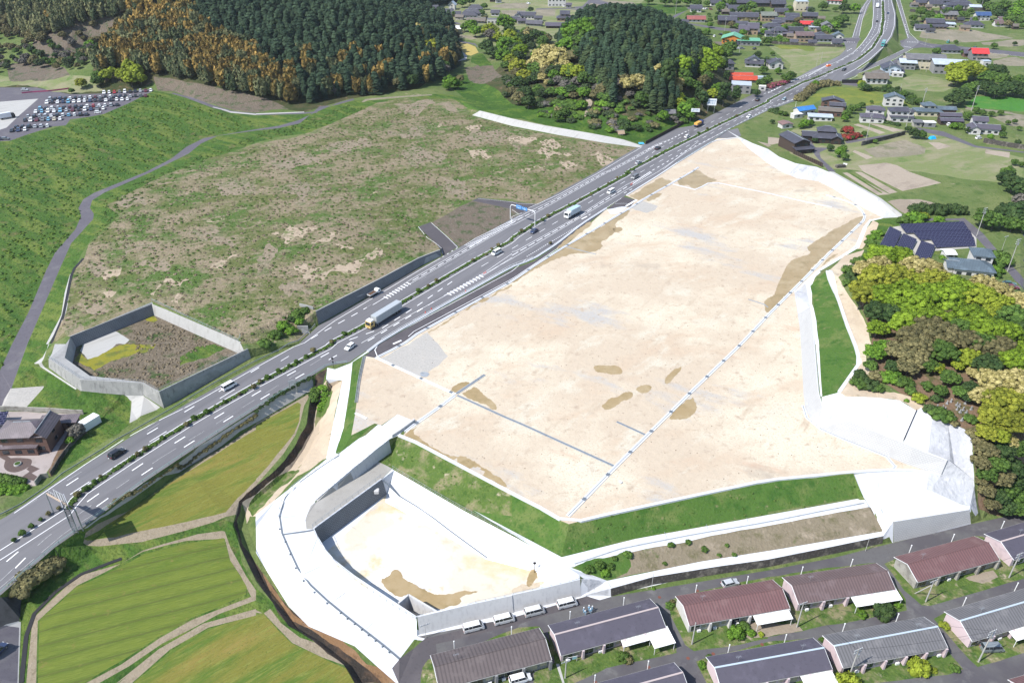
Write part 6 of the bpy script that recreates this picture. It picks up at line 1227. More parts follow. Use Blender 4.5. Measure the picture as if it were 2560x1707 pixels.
def truck(label, tile, x, y, away, cabc, boxc, L, cabL=2.0, H=3.6, opent=False, W_=2.4, roofc=None, group=None, load=None, semi=False):
    px, py = tpx(tile, x, y); t = thing('truck', label, 'truck', G(px, py) + Vector((0, 0, .04)), heading(px, py, away)); w = W_ / 2; h = L / 2
    MB().box(-h, h - .3, -w * .75, w * .75, .55, .95).build('chassis', M_chassis, t)
    ch = 2.9 if H > 3 else 1.95
    c = MB().side([(h - cabL, .6), (h, .55), (h, ch * .55), (h - .25, ch - .15), (h - .5, ch), (h - cabL, ch)], -w, w).build('cab', paint(cabc), t, bevel=.06)
    g = MB(); g.face([(h + .015, -w * .85, ch * .56), (h + .015, w * .85, ch * .56), (h - .22, w * .82, ch - .2), (h - .22, -w * .82, ch - .2)]); g.build('windscreen', M_glass, c, fixn=False)
    for sy in (1, -1):
        g = MB(); g.face([(h - .4, sy * (w + .012), ch * .55), (h - cabL * .7, sy * (w + .012), ch * .55), (h - cabL * .7, sy * (w + .012), ch * .85), (h - .5, sy * (w + .012), ch * .85)]); g.build('side_window', M_glass, c, fixn=False)
        link('headlight', hlmesh, t, (h, sy * w * .75, .9))
    if opent:
        b = MB().box(-h, h - cabL - .15, -w, w, .95, 1.05); b.box(-h, -h + .06, -w, w, 1.05, 1.4).box(h - cabL - .21, h - cabL - .15, -w, w, 1.05, 1.4)
        b.box(-h, h - cabL - .15, -w, -w + .06, 1.05, 1.4).box(-h, h - cabL - .15, w - .06, w, 1.05, 1.4); b.build('flat_bed', paint(boxc), t, fixn=False)
        if load: MB().box(-h + .1, h - cabL - .3, -w + .1, w - .1, 1.05, 2.6 if H > 3 else 1.25, taper=.08).build('load', load, t)
    else:
        bx = MB().box(-h, h - cabL - (.9 if semi else .2), -w - .04, w + .04, 1.0, H).build('cargo_box', paint(boxc), t, bevel=.05)
        b = MB().box(-h + .1, h - cabL - (1.0 if semi else .3), -w + .1, w - .1, H, H + .03); b.build('box_roof', paint(roofc or boxc), bx)
        b = MB(); q = -h + .5
        while q < h - cabL - 1.2: b.box(q, q + .06, -w - .07, w + .07, 1.0, H - .02); q += 1.6
        b.build('side_rib', M_steel, bx)
        if semi: MB().box(-h, -h + .05, -w, w, 1.1, H - .1).build('rear_door', M_steel, bx)
    if semi: MB().box(h - cabL, h - .45, -w + .05, w - .05, ch, ch + .35, taper=.12).build('roof_fairing', M_wht, c)
    xs = [h - 1.2] + ([h - cabL - 1.6, h - cabL - .6] if semi else []) + [-h + 1.2] + ([-h + 2.5, -h + 3.8] if L > 9 else [])
    for q in xs:
        for sy in (1, -1): wq = link('wheel', bigw, t, (q, sy * (w - .15), .5 if H > 3 else .38)); link('rim', bigr, wq); wq.scale = (1, 1, 1) if H > 3 else (.72, .8, .72)
    return t
hlmesh = MB().box(-.05, .03, -.18, .18, -.1, .1).mesh('headlight', M_lampw); bigw = MB().tube((0, -.16, 0), (0, .16, 0), .5, n=14).mesh('tyre', M_blk); bigr = MB().tube((0, -.17, 0), (0, .17, 0), .27, n=10).mesh('rim', M_rim)
truck("long grey-white semi-trailer truck with a yellow cab and white cab roof", 't11', 1170, 1345, False, (.45, .31, .1), (.3, .32, .33), 16.3, 2.2, 3.7, semi=True)
truck("small white flatbed truck driving away below the block wall", 't11', 1078, 1122, True, WHITE, (.45, .45, .44), 5.6, 1.7, 2.0, opent=True, W_=1.8, load=M_wood)
truck("white cab-over truck with a pale blue-grey cargo box beside the pad entrance", 't21', 548, 400, False, WHITE, (.36, .42, .46), 9.5, 2.0, 3.5, roofc=(.3, .42, .5))
truck("dark blue dump truck with an orange load driving away near the billboards", 't20', 1700, 1150, True, (.02, .04, .14), (.02, .035, .1), 8.0, 2.0, 3.2, opent=True, load=flat('orange_cover', (.5, .27, .06)))
truck("teal truck on the highway bend below the bridge", 't30', 1048, 418, False, (.03, .25, .24), (.12, .24, .23), 10.5, 2.1, 3.5); truck("white box truck on the far left carriageway at the top of the photo", 't30', 993, 70, True, WHITE, WHITE, 9, 2, 3.5)
def at_(kd, c, tile, x, y, rz, label, cat='car', detail=True, group=None, name='parked_car'):
    px, py = tpx(tile, x, y); return vehicle(kd, c, label, cat, G(px, py) + Vector((0, 0, .02)), rz, group, name, detail)
va = math.atan2(*(lambda a, b: (b.y - a.y, b.x - a.x))(G(*tpx('t13', 1905, 1110)), G(*tpx('t23', 560, 855))))
for i, (tl, x, y) in enumerate((('t13', 1985, 1075), ('t13', 2262, 1005), ('t23', 205, 932), ('t23', 502, 860))):
    at_('van', WHITE if i != 2 else (.5, .5, .49), tl, x, y, va, ["white van parked at the left end of the row under the pale basin wall", "white van parked second from the left under the pale basin wall", "off-white van parked third from the left under the pale basin wall", "tall white van parked at the right end of the row beside the workers"][i], 'van', name='parked_van', group='vans parked under the basin wall')
at_('mini', WHITE, 't23', 75, 1545, va + math.pi * 0, "white minivan parked on the grass in front of the corrugated brown roof", 'van', name='parked_van')
at_('hatch', SILV, 't23', 1985, 672, va, "silver car parked behind the red-brown roofed row house"); at_('van', (.15, .17, .18), 't33', 2035, 1265, va - .25, "grey-blue van parked on the lawn under the utility pole", 'van', name='parked_van')
at_('sedan', (.04, .09, .07), 't31', 2195, 1030, -.25, "green car parked left of the road beside the wooded knoll"); at_('sedan', DRED, 't31', 2222, 1060, -.25, "dark red car parked in front of the green one by the knoll"); at_('hatch', NAVY, 't03', -10, 1290, 1.3, "dark car at the left edge on the road under the highway")
at_('hatch', SILV, 't00', 228, 828, .1, "silver car parked on the road above the hillside car park"); at_('kei', WHITE, 'z5', 1345, 705, .3, "white car under the carport of the rightmost house", detail=False); at_('kei', WHITE, 'z5', 850, 485, 1.2, "white car peeking out of the dark garage", detail=False)
for tl, x, y, c, k, l in (('z2', 480, 520, WHITE, 'kei', "white pickup on the grass left of the green-roofed shop"), ('z2', 565, 495, BLACK, 'hatch', "black car beside the white pickup near the shop"), ('z2', 820, 690, WHITE, 'hatch', "white car parked in front of the green-roofed shop"), ('z2', 865, 690, GREY, 'suv', "dark grey car parked in front of the green-roofed shop"), ('z2', 1042, 695, BLACK, 'suv', "black car at the right end in front of the shop"), ('z2', 80, 385, WHITE, 'sedan', "white car on the village road behind the conical hill"), ('z1', 1887, 65, WHITE, 'hatch', "white car on the lane between the fields at the top"), ('t20', 150, 38, WHITE, 'hatch', "white car between the pale fields at the top"), ('t20', 470, 65, WHITE, 'kei', "white car by the black-walled building at the top"), ('t30', 1880, 445, NAVY, 'hatch', "dark car on the cross road behind the warehouse"), ('t30', 1640, 392, (.04, .2, .17), 'van', "teal van on the cross road behind the warehouse"), ('t30', 1640, 1145, WHITE, 'kei', "white car in the open garage of the blue-roofed house"),
    ('z2', 290, 128, WHITE, 'kei', "white car in the village lot, first from the left"), ('z2', 325, 135, WHITE, 'hatch', "white car in the village lot, second from the left"), ('z2', 368, 135, WHITE, 'hatch', "white car in the village lot, third from the left"), ('z2', 430, 140, DRED, 'hatch', "dark red car in the village lot"), ('z2', 550, 155, WHITE, 'hatch', "white car in the village lot beside the red one"), ('z2', 105, 312, (.5, .27, .03), 'kei', "yellow car beside the pink-roofed shop"), ('z2', 590, 165, SILV, 'hatch', "silver car at the right end of the village lot"), ('z2', 45, 295, BLACK, 'hatch', "black car beside the yellow one at the pink-roofed shop")):
    at_(k, c, tl, x, y, rnd.uniform(0, 6), l, detail=False)
# the hillside car park: seven lines of cars
NM = ['first', 'second', 'third', 'fourth', 'fifth', 'sixth', 'seventh', 'eighth', 'ninth', 'tenth', 'eleventh', 'twelfth', 'thirteenth', 'fourteenth', 'fifteenth', 'sixteenth', 'seventeenth', 'eighteenth', 'nineteenth', 'twentieth']
CM = {'w': (WHITE, 'white'), 's': (SILV, 'silver'), 'k': (BLACK, 'black'), 'g': (GREY, 'grey'), 'r': (RED, 'red'), 'b': (NAVY, 'navy'), 'l': (LBLU, 'light blue'), 'd': (DRED, 'dark red'), 'o': (GOLD, 'beige')}
ROWS = [("rearmost", 952, 855, 1378, 835, 'wwrgwkksdw'), ("second", 462, 912, 1330, 882, 'skbkwkgswdskwkbkskgd'), ("third", 432, 945, 1165, 915, 'wkwblwwwbkkwkwww'), ("fourth", 372, 1000, 1070, 965, 'lkwskdkkwrwwsk'), ("fifth", 330, 1030, 945, 1000, 'wlwwlsdkwbgw'), ("sixth", 262, 1072, 790, 1052, 'sksswkwlwkk'), ("seventh", 232, 1108, 552, 1095, 'kwdglow'), ("eighth", 155, 1168, 438, 1158, 'kkksswk'[:6]), ("ninth", 112, 1200, 232, 1192, 'kbw')]
hc_ = math.atan2(*(lambda a, b: (b.y - a.y, b.x - a.x))(G(*tpx('t00', 462, 912)), G(*tpx('t00', 1165, 885))))
for rn, x0, y0, x1, y1, cs in ROWS:
    for i, ch in enumerate(cs):
        t = i / (len(cs) - 1); c, w_ = CM[ch]; kd = ['hatch', 'kei', 'mini', 'sedan', 'suv', 'kei'][(i * 7 + len(cs)) % 6]
        at_(kd, c, 't00', x0 + (x1 - x0) * t, y0 + (y1 - y0) * t, hc_ + 1.75 + (0 if ROWS.index((rn, x0, y0, x1, y1, cs)) % 2 else math.pi), "%s car, %s from the left in the %s line of the hillside car park" % (w_, NM[i], rn), detail=False, group='cars in the hillside car park')
at_('kei', WHITE, 't00', 895, 1035, 0.1, "white car parked alone sideways at the lower edge of the hillside car park", detail=False); at_('hatch', GREY, 't00', 50, 1275, .1, "grey car at the lower left end of the hillside car park", detail=False); at_('hatch', NAVY, 't00', -5, 1278, .1, "navy car half outside the left edge of the car park", detail=False)
def boxtruck(tile, x, y, rz, label):
    px, py = tpx(tile, x, y); t = thing('truck', label, 'truck', G(px, py), rz); MB().box(-3, 3, -1.1, 1.1, .9, 3.4).build('cargo_box', paint((.5, .5, .53)), t); MB().side([(3.1, .5), (4.9, .5), (4.9, 1.6), (4.6, 2.6), (3.1, 2.6)], -1.1, 1.1).build('cab', M_chassis, t); MB().box(-3, 4.5, -.9, .9, .5, .9).build('chassis', M_chassis, t)
    for q in (-2, 4):
        for sy in (1, -1): link('wheel', bigw, t, (q, sy * .95, .5))
boxtruck('t00', 55, 1085, .75, "white box truck on the pale slab beside the car park")
# ------------------------------------------------------------------ buildings
def roofm(name, c, wl=None, rot=0.0, c2=None): return mat(name, c, ([('w', tuple(q * .62 for q in c), wl, rot, .45, .95, 0)] if wl else []) + [('n', c2 or tuple(q * 1.35 for q in c), .35, .5, .7, 6), ('n', tuple(q * .72 for q in c), 1.2, .55, .75, 5)], .6, None, .4, co='o')
R_dark = roofm('dark_tile_roof', (.048, .048, .062), .55); R_blk = roofm('black_tile_roof', (.034, .034, .04), .55); R_purp = roofm('purple_slate_roof', (.06, .054, .07)); R_brown = roofm('corrugated_brown_roof', (.11, .075, .072), .7, 0, (.135, .1, .1)); R_red = roofm('reddish_corrugated_roof', (.13, .068, .066), .7, 0, (.15, .09, .085))
R_dkcor = roofm('dark_brown_corrugated_roof', (.088, .07, .068), .8, 0, (.11, .09, .086))
R_grey = roofm('weathered_grey_roof', (.115, .112, .115), .7, 0, (.15, .145, .145)); R_blue = roofm('blue_metal_roof', (.03, .14, .36)); R_teal = roofm('blue_grey_tile_roof', (.07, .095, .115), .5); R_green = roofm('green_metal_roof', (.09, .26, .16)); R_vred = roofm('vermilion_roof', (.38, .05, .02), .7); R_silver = roofm('pale_metal_roof', (.3, .34, .38)); R_tan = roofm('brown_sheet_roof', (.1, .085, .07)); R_rred = roofm('bright_red_roof', (.38, .03, .03)); R_house = roofm('mauve_tile_roof', (.1, .082, .09), .5); R_pink = roofm('faded_red_roof', (.22, .07, .06), .5); R_wh = roofm('white_sheet_roof', (.6, .6, .58))
W_wh = mat('white_plaster', (.42, .41, .39), [('n', (.33, .32, .3), .6, .5, .7)], .8, co='o'); W_cr = mat('cream_wall', (.42, .38, .28), [('n', (.35, .31, .23), .6, .5, .7)], .8, co='o'); W_tan = mat('tan_wall', (.26, .19, .13), [('n', (.2, .15, .1), .6, .5, .7)], .85, co='o'); W_dk = mat('dark_timber_wall', (.045, .032, .026), [('w', (.02, .015, .012), .5, 0, .6, .9, 0)], .85, co='o'); W_gr = mat('grey_siding', (.2, .2, .2), [('w', (.14, .14, .14), .4, 0, .6, .9, 0)], .85, co='o')
W_pk = mat('pink_plaster', (.42, .34, .35), [('n', (.3, .25, .26), .5, .52, .72, 6)], .85, co='o'); W_or = mat('orange_wall', (.42, .15, .03), [], .8); W_brk = mat('brown_brick_wall', (.12, .07, .055), [('n', (.09, .05, .04), 2, .5, .7)], .85, co='o'); W_bl = mat('pale_blue_wall', (.33, .38, .44), [], .8); W_old = mat('stained_wall', (.27, .26, .23), [('n', (.16, .15, .13), .5, .45, .65, 6)], .9, co='o')
M_curt = flat('curtained_window', (.3, .28, .2), rough=.3); M_pv = mat('solar_cells', (.009, .01, .03), [('b', (.1, .1, .15), 1.65, 1.2, .08)], .55, None, .1, co='uv')
def roof(w, d, z, rh, over, typ, m, parent, ox=0, oy=0, thick=.16, name='roof', along='x', ridge=None, gm=None):
    """gable ridge along local x (or y); hip; flat; shed"""
    a, b_ = w / 2 + over, d / 2 + over
    if along == 'y': a, b_ = b_, a
    mb = MB(); T = lambda x, y, zz: (ox + (x if along == 'x' else -y), oy + (y if along == 'x' else x), zz)
    s = rh / (d / 2 if along == 'x' else w / 2); zo = z - s * over
    if typ == 'gable':
        for sg in (1, -1):
            P = [T(-a, sg * b_, zo), T(a, sg * b_, zo), T(a, 0, z + rh), T(-a, 0, z + rh)]; Q = [(x, y, q + thick) for x, y, q in P]
            mb.face(Q); mb.face(P)
            for i in range(4): j = (i + 1) % 4; mb.face([P[i], P[j], Q[j], Q[i]])
    elif typ == 'hip':
        r = max(a - b_, .02); top = [T(-r, 0, z + rh + thick), T(r, 0, z + rh + thick)]; c = [T(-a, -b_, zo + thick), T(a, -b_, zo + thick), T(a, b_, zo + thick), T(-a, b_, zo + thick)]; lo = [(x, y, q - thick) for x, y, q in c]
        mb.face([c[0], c[1], top[1], top[0]]); mb.face([c[2], c[3], top[0], top[1]]); mb.face([c[1], c[2], top[1]]); mb.face([c[3], c[0], top[0]]); mb.face(lo)
        for i in range(4): j = (i + 1) % 4; mb.face([lo[i], lo[j], c[j], c[i]])
    else:
        k = rh if typ == 'shed' else 0
        P = [T(-a, -b_, z), T(a, -b_, z), T(a, b_, z + k), T(-a, b_, z + k)]; Q = [(x, y, q + thick) for x, y, q in P]; mb.face(Q); mb.face(P)
        for i in range(4): j = (i + 1) % 4; mb.face([P[i], P[j], Q[j], Q[i]])
    o = mb.build(name, m, parent)
    if ridge and typ in ('gable', 'hip'):
        r = a if typ == 'gable' else max(a - b_, .02); rb = MB(); p0, p1 = Vector(T(-r, 0, z + rh + thick + .02)), Vector(T(r, 0, z + rh + thick + .02)); rb.tube(p0, p1, ridge[0], n=6); rb.build('ridge_cap', ridge[1], o)
    return o
def walls(w, d, h, m, parent, ox=0, oy=0, z0=0, gable=None, along='x', name='wall'):
    b = MB().box(ox - w / 2, ox + w / 2, oy - d / 2, oy + d / 2, z0, z0 + h)
    if gable:
        if along == 'x':
            for sx in (-1, 1): x = ox + sx * (w / 2 - .01); b.face([(x, oy - d / 2, z0 + h), (x, oy + d / 2, z0 + h), (x, oy, z0 + h + gable)])
        else:
            for sy in (-1, 1): y = oy + sy * (d / 2 - .01); b.face([(ox - w / 2, y, z0 + h), (ox + w / 2, y, z0 + h), (ox, y, z0 + h + gable)])
    return b.build(name, m, parent, fixn=not gable)
def window(parent, x, y, z, w, h, ax='y', sg=-1, m=None, frame=True):
    """window on a wall whose outward normal is sg*ax"""
    b = MB(); t = .05 * sg
    if ax == 'y': b.box(x - w / 2, x + w / 2, min(y, y + t), max(y, y + t), z, z + h)
    else: b.box(min(x, x + t), max(x, x + t), y - w / 2, y + w / 2, z, z + h)
    o = b.build('window', m or M_glass, parent, fixn=False)
    if frame:
        f = MB(); e = .07; t2 = .08 * sg
        for (u0, u1, v0, v1) in ((-w / 2 - e, w / 2 + e, -e, 0), (-w / 2 - e, w / 2 + e, h, h + e), (-w / 2 - e, -w / 2, 0, h), (w / 2, w / 2 + e, 0, h), (-.03, .03, 0, h)):
            if ax == 'y': f.box(x + u0, x + u1, min(y, y + t2), max(y, y + t2), z + v0, z + v1)
            else: f.box(min(x, x + t2), max(x, x + t2), y + u0, y + u1, z + v0, z + v1)
        f.build('frame', M_steel, o, fixn=False)
    return o
# --- row houses
def rowhouse(label, fl, fr, nr, rm, wm, ridge=None, z=ZS, H=2.9, RH=1.5, carport=None, wins=5, Lm=None, chim=0):
    ze = z + H
    A, B, C_ = (W(*px1(q)[:2], ze) for q in (fl, fr, nr))
    ex = (B - A); L = Lm or ex.length; ex.normalize(); D_ = C_ - B; D_ = (D_ - ex * D_.dot(ex)); d = D_.length
    if Lm: B = A + ex * L
    cen = (A + B) / 2 + D_ / 2; rz = math.atan2(ex.y, ex.x); t = thing('row_house', label, 'row house', (cen.x, cen.y, z), rz, 'single-storey row houses')
    ov = .5; w_, dd = L - .5, d - 2 * ov
    wl = walls(w_, dd, H, wm, t, gable=RH * dd / (dd + 0) * .98); roof(w_, dd, H, RH, .0, 'gable', rm, t) if 0 else None
    a, b_ = L / 2, d / 2; s = RH / (dd / 2); mb = MB()
    for sg in (1, -1):
        P = [(-a, sg * b_, H - s * ov), (a, sg * b_, H - s * ov), (a, 0, H + RH), (-a, 0, H + RH)]; Q = [(x, y, q + .14) for x, y, q in P]; mb.face(Q); mb.face(P)
        for i in range(4): j = (i + 1) % 4; mb.face([P[i], P[j], Q[j], Q[i]])
    rf = mb.build('roof', rm, t)
    MB().tube((-a, 0, H + RH + .15), (a, 0, H + RH + .15), .2 if ridge else .12, n=6).build('ridge_cap', ridge or rm, rf)
    for sx in (-1, 1):
        e = MB()
        for sg in (1, -1): e.tube((sx * (a + .02), sg * b_, H - s * ov + .06), (sx * (a + .02), 0, H + RH + .06), .09, n=4)
        e.build('barge_board', M_wht, rf)
    for q in ((-.3,) if L < 24 else (-.28, .31)):
        ab = MB(); ax_ = L * q; ab.tube((ax_, .6, H + RH - .4), (ax_, .6, H + RH + 1.5), .03, n=4)
        for k_ in range(4): ab.tube((ax_ - .5 + k_ * .3, .3, H + RH + 1.4), (ax_ - .5 + k_ * .3, .9, H + RH + 1.4), .02, n=3)
        ab.tube((ax_ - .6, .6, H + RH + 1.4), (ax_ + .6, .6, H + RH + 1.4), .02, n=3); ab.build('aerial', M_steel, rf, fixn=False)
    for sg in (1, -1): MB().tube((-a, sg * (b_ + .06), H - s * ov - .02), (a, sg * (b_ + .06), H - s * ov - .02), .07, n=5).build('gutter', M_oldc, rf)
    for q in range(wins):
        if rnd.random() < .6: xx = -w_ / 2 + w_ / wins * (q + rnd.uniform(.2, .8)); MB().box(xx, xx + .8, -dd / 2 - .5, -dd / 2 - .15, 0, .6).build('outdoor_unit', M_wht, t, fixn=False)
    n = wins; uw = w_ / n
    for i in range(n):
        x = -w_ / 2 + uw * (i + .5)
        window(t, x - uw * .18, -dd / 2, .35, uw * .42, 1.9, m=rnd.choice([M_glass, M_glass, M_curt])); window(t, x + uw * .26, -dd / 2, .9, uw * .25, 1.2, m=M_curt)
        MB().box(x + uw * .45, x + uw * .55, -dd / 2 - .9, -dd / 2, 0, H - .2).build('party_wall', wm, t)
        window(t, x, dd / 2, 1.2, 1.2, .7, sg=1)
    for k, (x0, x1, dp) in enumerate(carport or ()):
        zc = H - s * ov - .1; b = MB(); b.v += [(x0, -b_ + .3, zc), (x1, -b_ + .3, zc), (x1, -b_ - dp, zc - .45), (x0, -b_ - dp, zc - .45)]; P = b.v[:]; b.v = []
        Q = [(x, y, q + .09) for x, y, q in P]; b.face(Q); b.face(P)
        for i in range(4): j = (i + 1) % 4; b.face([P[i], P[j], Q[j], Q[i]])
        c = b.build('carport_roof', R_wh if k < 9 else R_silver, t)
        for x in (x0 + .2, x1 - .2): MB().box(x - .05, x + .05, -b_ - dp + .1, -b_ - dp + .2, 0, zc - .4).build('carport_post', M_wht, t)
    # white vent pipes behind the house
    for q in (.22, .75):
        p = Vector((cen.x, cen.y, z)) + ex * (L * (q - .5)) + D_.normalized() * (-b_ - .7)
        o = MB().tube((0, 0, 0), (0, 0, 4.3), .09, n=6).tube((0, 0, 4.3), (0, 0, 4.5), .14, n=6).build('vent_pipe', M_wht); o.location = p; kind(o, None, 'vent pipe', "white vent pipe standing behind the %s" % ' '.join(label.split()[:9]), 'vent pipes behind the row houses')
    return t
RC = flat('pink_ridge_tiles', (.36, .3, .29)); RC2 = flat('pale_blue_ridge', (.34, .4, .45))
rowhouse("row house with corrugated brown roof nearest the basin", "t13 1590,1310", "t23 245,1060", "t23 385,1345", R_dkcor, W_gr, wins=4)
rowhouse("row house with dark slate roof, pink ridge and L-shaped white carport", "t23 330,1035", "t23 1255,795", "t23 1415,1050", R_purp, W_pk, RC, carport=((1.5, 8.0, 1.6), (7.6, 12.6, 3.9)), wins=5)
rowhouse("row house with dark roof and pale ridge cut by the bottom edge", "t23 560,1620", "t23 1475,1375", "t23 1660,1650", R_purp, W_pk, RC, wins=5)
rowhouse("row house with reddish corrugated roof and a lean-to behind the silver car", "t23 1490,772", "t33 40,622", "t33 215,878", R_red, W_wh, carport=((3.0, 11.5, 2.4),), wins=5)
rowhouse("row house with brown corrugated roof and a long white carport", "t33 130,600", "t33 985,470", "t33 1180,705", R_brown, W_pk, carport=((.8, 12.2, 2.6),), wins=4)
rowhouse("row house with a faded red roof and a stained pale gable wall", "t33 1150,415", "t33 1880,225", "t33 2118,440", R_red, W_old, wins=4)
rowhouse("row house with dark slate roof at the upper right of the estate", "t33 1972,205", "t33 2790,-30", "t33 3080,190", R_purp, W_pk, RC, wins=4)
rowhouse("row house with dark slate roof below the red-brown one", "t23 1770,1325", "t33 410,1150", "t33 592,1435", R_purp, W_pk, RC2, carport=((5.0, 12.0, 2.8),), wins=5)
rowhouse("row house with streaked grey roof and pale blue ridge, centre right", "t33 498,1130", "t33 1420,960", "t33 1638,1240", R_grey, W_pk, RC2, wins=5)
rowhouse("row house with streaked grey roof and pale blue ridge at the right edge", "t33 1608,912", "t33 2500,655", "t33 2800,900", R_grey, W_pk, RC2, carport=((-4.0, 2.5, 2.4),), wins=5)
rowhouse("row house with a red roof in the bottom right corner", "t33 2190,1530", "t33 3050,1290", "t33 3330,1520", R_red, W_pk, wins=5)
# --- generic houses
def house(label, tile, x, y, wpx, vols, wm, rm, deg=0, cat='house', sc=None, win=None, group=None, name='house', z=None):
    """x,y = front base centre in the photo, wpx = width of volume 0 there; vols = (ox, oy, w, d, h, rooftype, rh, along[, wallmat, roofmat, z0]) in units of that width (h, rh in m)"""
    px, py = tpx(tile, x, y); p = G(px, py); s = F / proj(p)[2]; u = wpx / TILES[tile][2] / s
    rz = math.radians(deg); d0 = vols[0][3] * u; p = p + Vector((-math.sin(rz), math.cos(rz), 0)) * d0 / 2
    t = thing(name, label, cat, (p.x, p.y, min(zat(p.x, p.y), p.z)), rz, group)
    for i, v in enumerate(vols):
        ox, oy, w, d, h, typ, rh, al = v[:8]; w2 = v[8] if len(v) > 8 and v[8] else wm; r2 = v[9] if len(v) > 9 and v[9] else rm; z0 = v[10] if len(v) > 10 else 0
        ox, oy, w, d = ox * u, oy * u, w * u, d * u
        far = tile in ('z1', 'z2', 't30', 't20'); h = h * (.85 if far and typ != 'flat' else 1); rh = rh * (1.35 if far and typ in ('gable', 'hip') else 1)
        walls(w, d, h + .3, w2, t, ox, oy, z0 - .3, gable=rh if typ == 'gable' else None, along=al); roof(w, d, z0 + h, rh, .9 if far and typ != 'flat' else .55 if typ != 'flat' else .15, typ, r2, t, ox, oy, along=al, ridge=(.13, M_greych) if typ in ('gable', 'hip') and rh > .8 else None)
        if win is not False:
            n = max(1, int(w / 3.2)); st = [z0 + .9] if h < 4.2 else [z0 + .9, z0 + h - 1.9]
            if h < 4.2 and h < 1.8: st = [z0 + .3]
            for zz in st:
                for k in range(n): window(t, ox - w / 2 + w * (k + .5) / n, oy - d / 2, zz, min(1.7, w / n * .55), min(1.15, h * .5), frame=False)
                window(t, ox + w / 2, oy, zz, min(1.4, d * .3), min(1.1, h * .5), ax='x', sg=1, frame=False)
    return t
# brown house at the left
house("large two-storey brown brick house with mauve hipped roofs beside the highway", 't02', 225, 985, 400, [(0, 0, 1, .62, 5.6, 'hip', 2.0, 'x'), (.42, .05, .32, .75, 5.4, 'gable', 1.6, 'y'), (-.05, -.36, .82, .14, 2.6, 'flat', 0, 'x', W_brk, R_house), (-.55, -.15, .3, .4, 2.7, 'hip', .9, 'x'), (.45, .62, .8, .22, 2.5, 'shed', .3, 'x', W_brk)], W_brk, R_house, 4)
def simple(name, label, cat, tile, x, y, parts, rz=0):
    px, py = tpx(tile, x, y); t = thing(name, label, cat, G(px, py), rz)
    for nm, b, m in parts: b.build(nm, m, t)
    return t
simple('storage_container', "white storage container beside the brown house", 'container', 't02', 830, 745, [('body', MB().box(-1.3, 1.3, -2.6, 2.6, .1, 2.6), M_wht), ('skid', MB().box(-1.2, 1.2, -2.5, 2.5, 0, .1), M_blk), ('door', MB().box(-1.1, 1.1, -2.64, -2.6, .2, 2.4), M_steel)], -.5)
def lowwall(label, s, h, m, w=.25, name='garden_wall'):
    P = resample([Vector((p.x, p.y, 0)) for p in GS(s)], 3); P = drape(P, 0); c = P[0].copy(); b = MB(); bar(b, [p - c for p in P], w, h, uv=True); o = b.build(name, m, fixn=False); o.location = c; return kind(o, None, 'wall', label)
lowwall("pale block wall behind the brown house", "t02 -50,605 230,612 450,620 700,640 830,640", 1.6, W_old); lowwall("grey block gate wall at the street side of the brown house", "t02 330,1290 400,1200 450,1215", 1.6, W_old); lowwall("dark retaining wall right of the brown house yard", "t02 470,1200 560,1050 660,920 880,700", 1.4, M_stone); lowwall("slotted grey fence wall behind the flower bed", "t02 0,1240 100,1265 230,1290", 1.0, M_blk, .1)
lowwall("dark wooden fence below the farmhouse barn", "z4 485,850 940,1060", 2.0, W_dk, .15, 'wooden_fence'); lowwall("long stone field wall below the farmhouse", "t30 850,1330 1100,1270 1260,1225", 2.2, M_stone, .6, 'stone_wall'); lowwall("stone wall along the lane below the rightmost house", "t30 1960,1300 2120,1330 2334,1365 2500,1380", 2.4, M_stone, .5, 'stone_wall'); lowwall("stone retaining wall below the village beside the ochre field", "t30 20,400 200,412 480,425 690,432", 2.0, M_stone, .5, 'stone_wall')
lowwall("dark retaining wall under the merging ramp", "t30 670,760 820,760 1000,690 1200,590", 2.4, M_blk, .4, 'retaining_wall'); lowwall("long dark noise wall between the hill foot and the highway", "t20 1215,1318 1480,1178 1590,1120", 1.8, W_dk, .2, 'noise_wall'); lowwall("stone terrace wall under the houses at the top right", "t30 1290,110 1590,130 1720,110 1980,100", 2.6, M_stone, .5, 'stone_wall'); lowwall("wall of dark stone below the houses right of the ramp", "t30 1330,210 1500,205 1850,215", 1.8, M_stone, .5, 'stone_wall')
lowwall("thin brown sheet wall at the end of the white pad", "t32 1352,608 1230,888", .6, W_dk, .12, 'sheet_fence')
for i in range(1): pass
wall('concrete_slope_wall', "long pale slab wall at the foot of the conical hill", *finer(*pairs(SLT, SLB, 18)), M_slab, .4, M_slab)
# right-hand farmhouses
house("farmhouse with tiered dark tile roofs and red azaleas beside it", 'z4', 980, 700, 400, [(0, 0, 1, .62, 3.2, 'hip', 2.2, 'x'), (-.02, .12, .62, .4, 6.0, 'hip', 1.8, 'x'), (-.55, .1, .6, .4, 3.0, 'gable', 1.5, 'x'), (.3, -.2, .35, .4, 3.4, 'gable', 1.4, 'y')], W_dk, R_dark, -12)
house("dark barn with blue-grey roof and rusty lower walls above the white slope", 'z4', 600, 830, 250, [(0, 0, 1, 1.7, 5.6, 'gable', 1.6, 'y'), (0, -1.0, 1.05, .35, 2.8, 'shed', .6, 'x', W_dk), (.65, -.6, .3, .7, 2.4, 'shed', .3, 'x')], W_dk, R_dark, 14, cat='barn', name='barn')
house("bright blue roofed building among the farmhouses", 'z4', 700, 290, 260, [(0, .1, 1.1, .5, 3.4, 'gable', 1.4, 'x')], W_wh, R_blue, 22); house("brown-roofed workshop beside the blue roof", 'z4', 1020, 320, 320, [(0, .15, 1, .35, 3.6, 'gable', 1.3, 'x')], W_or if 0 else W_brk, R_tan, -16)
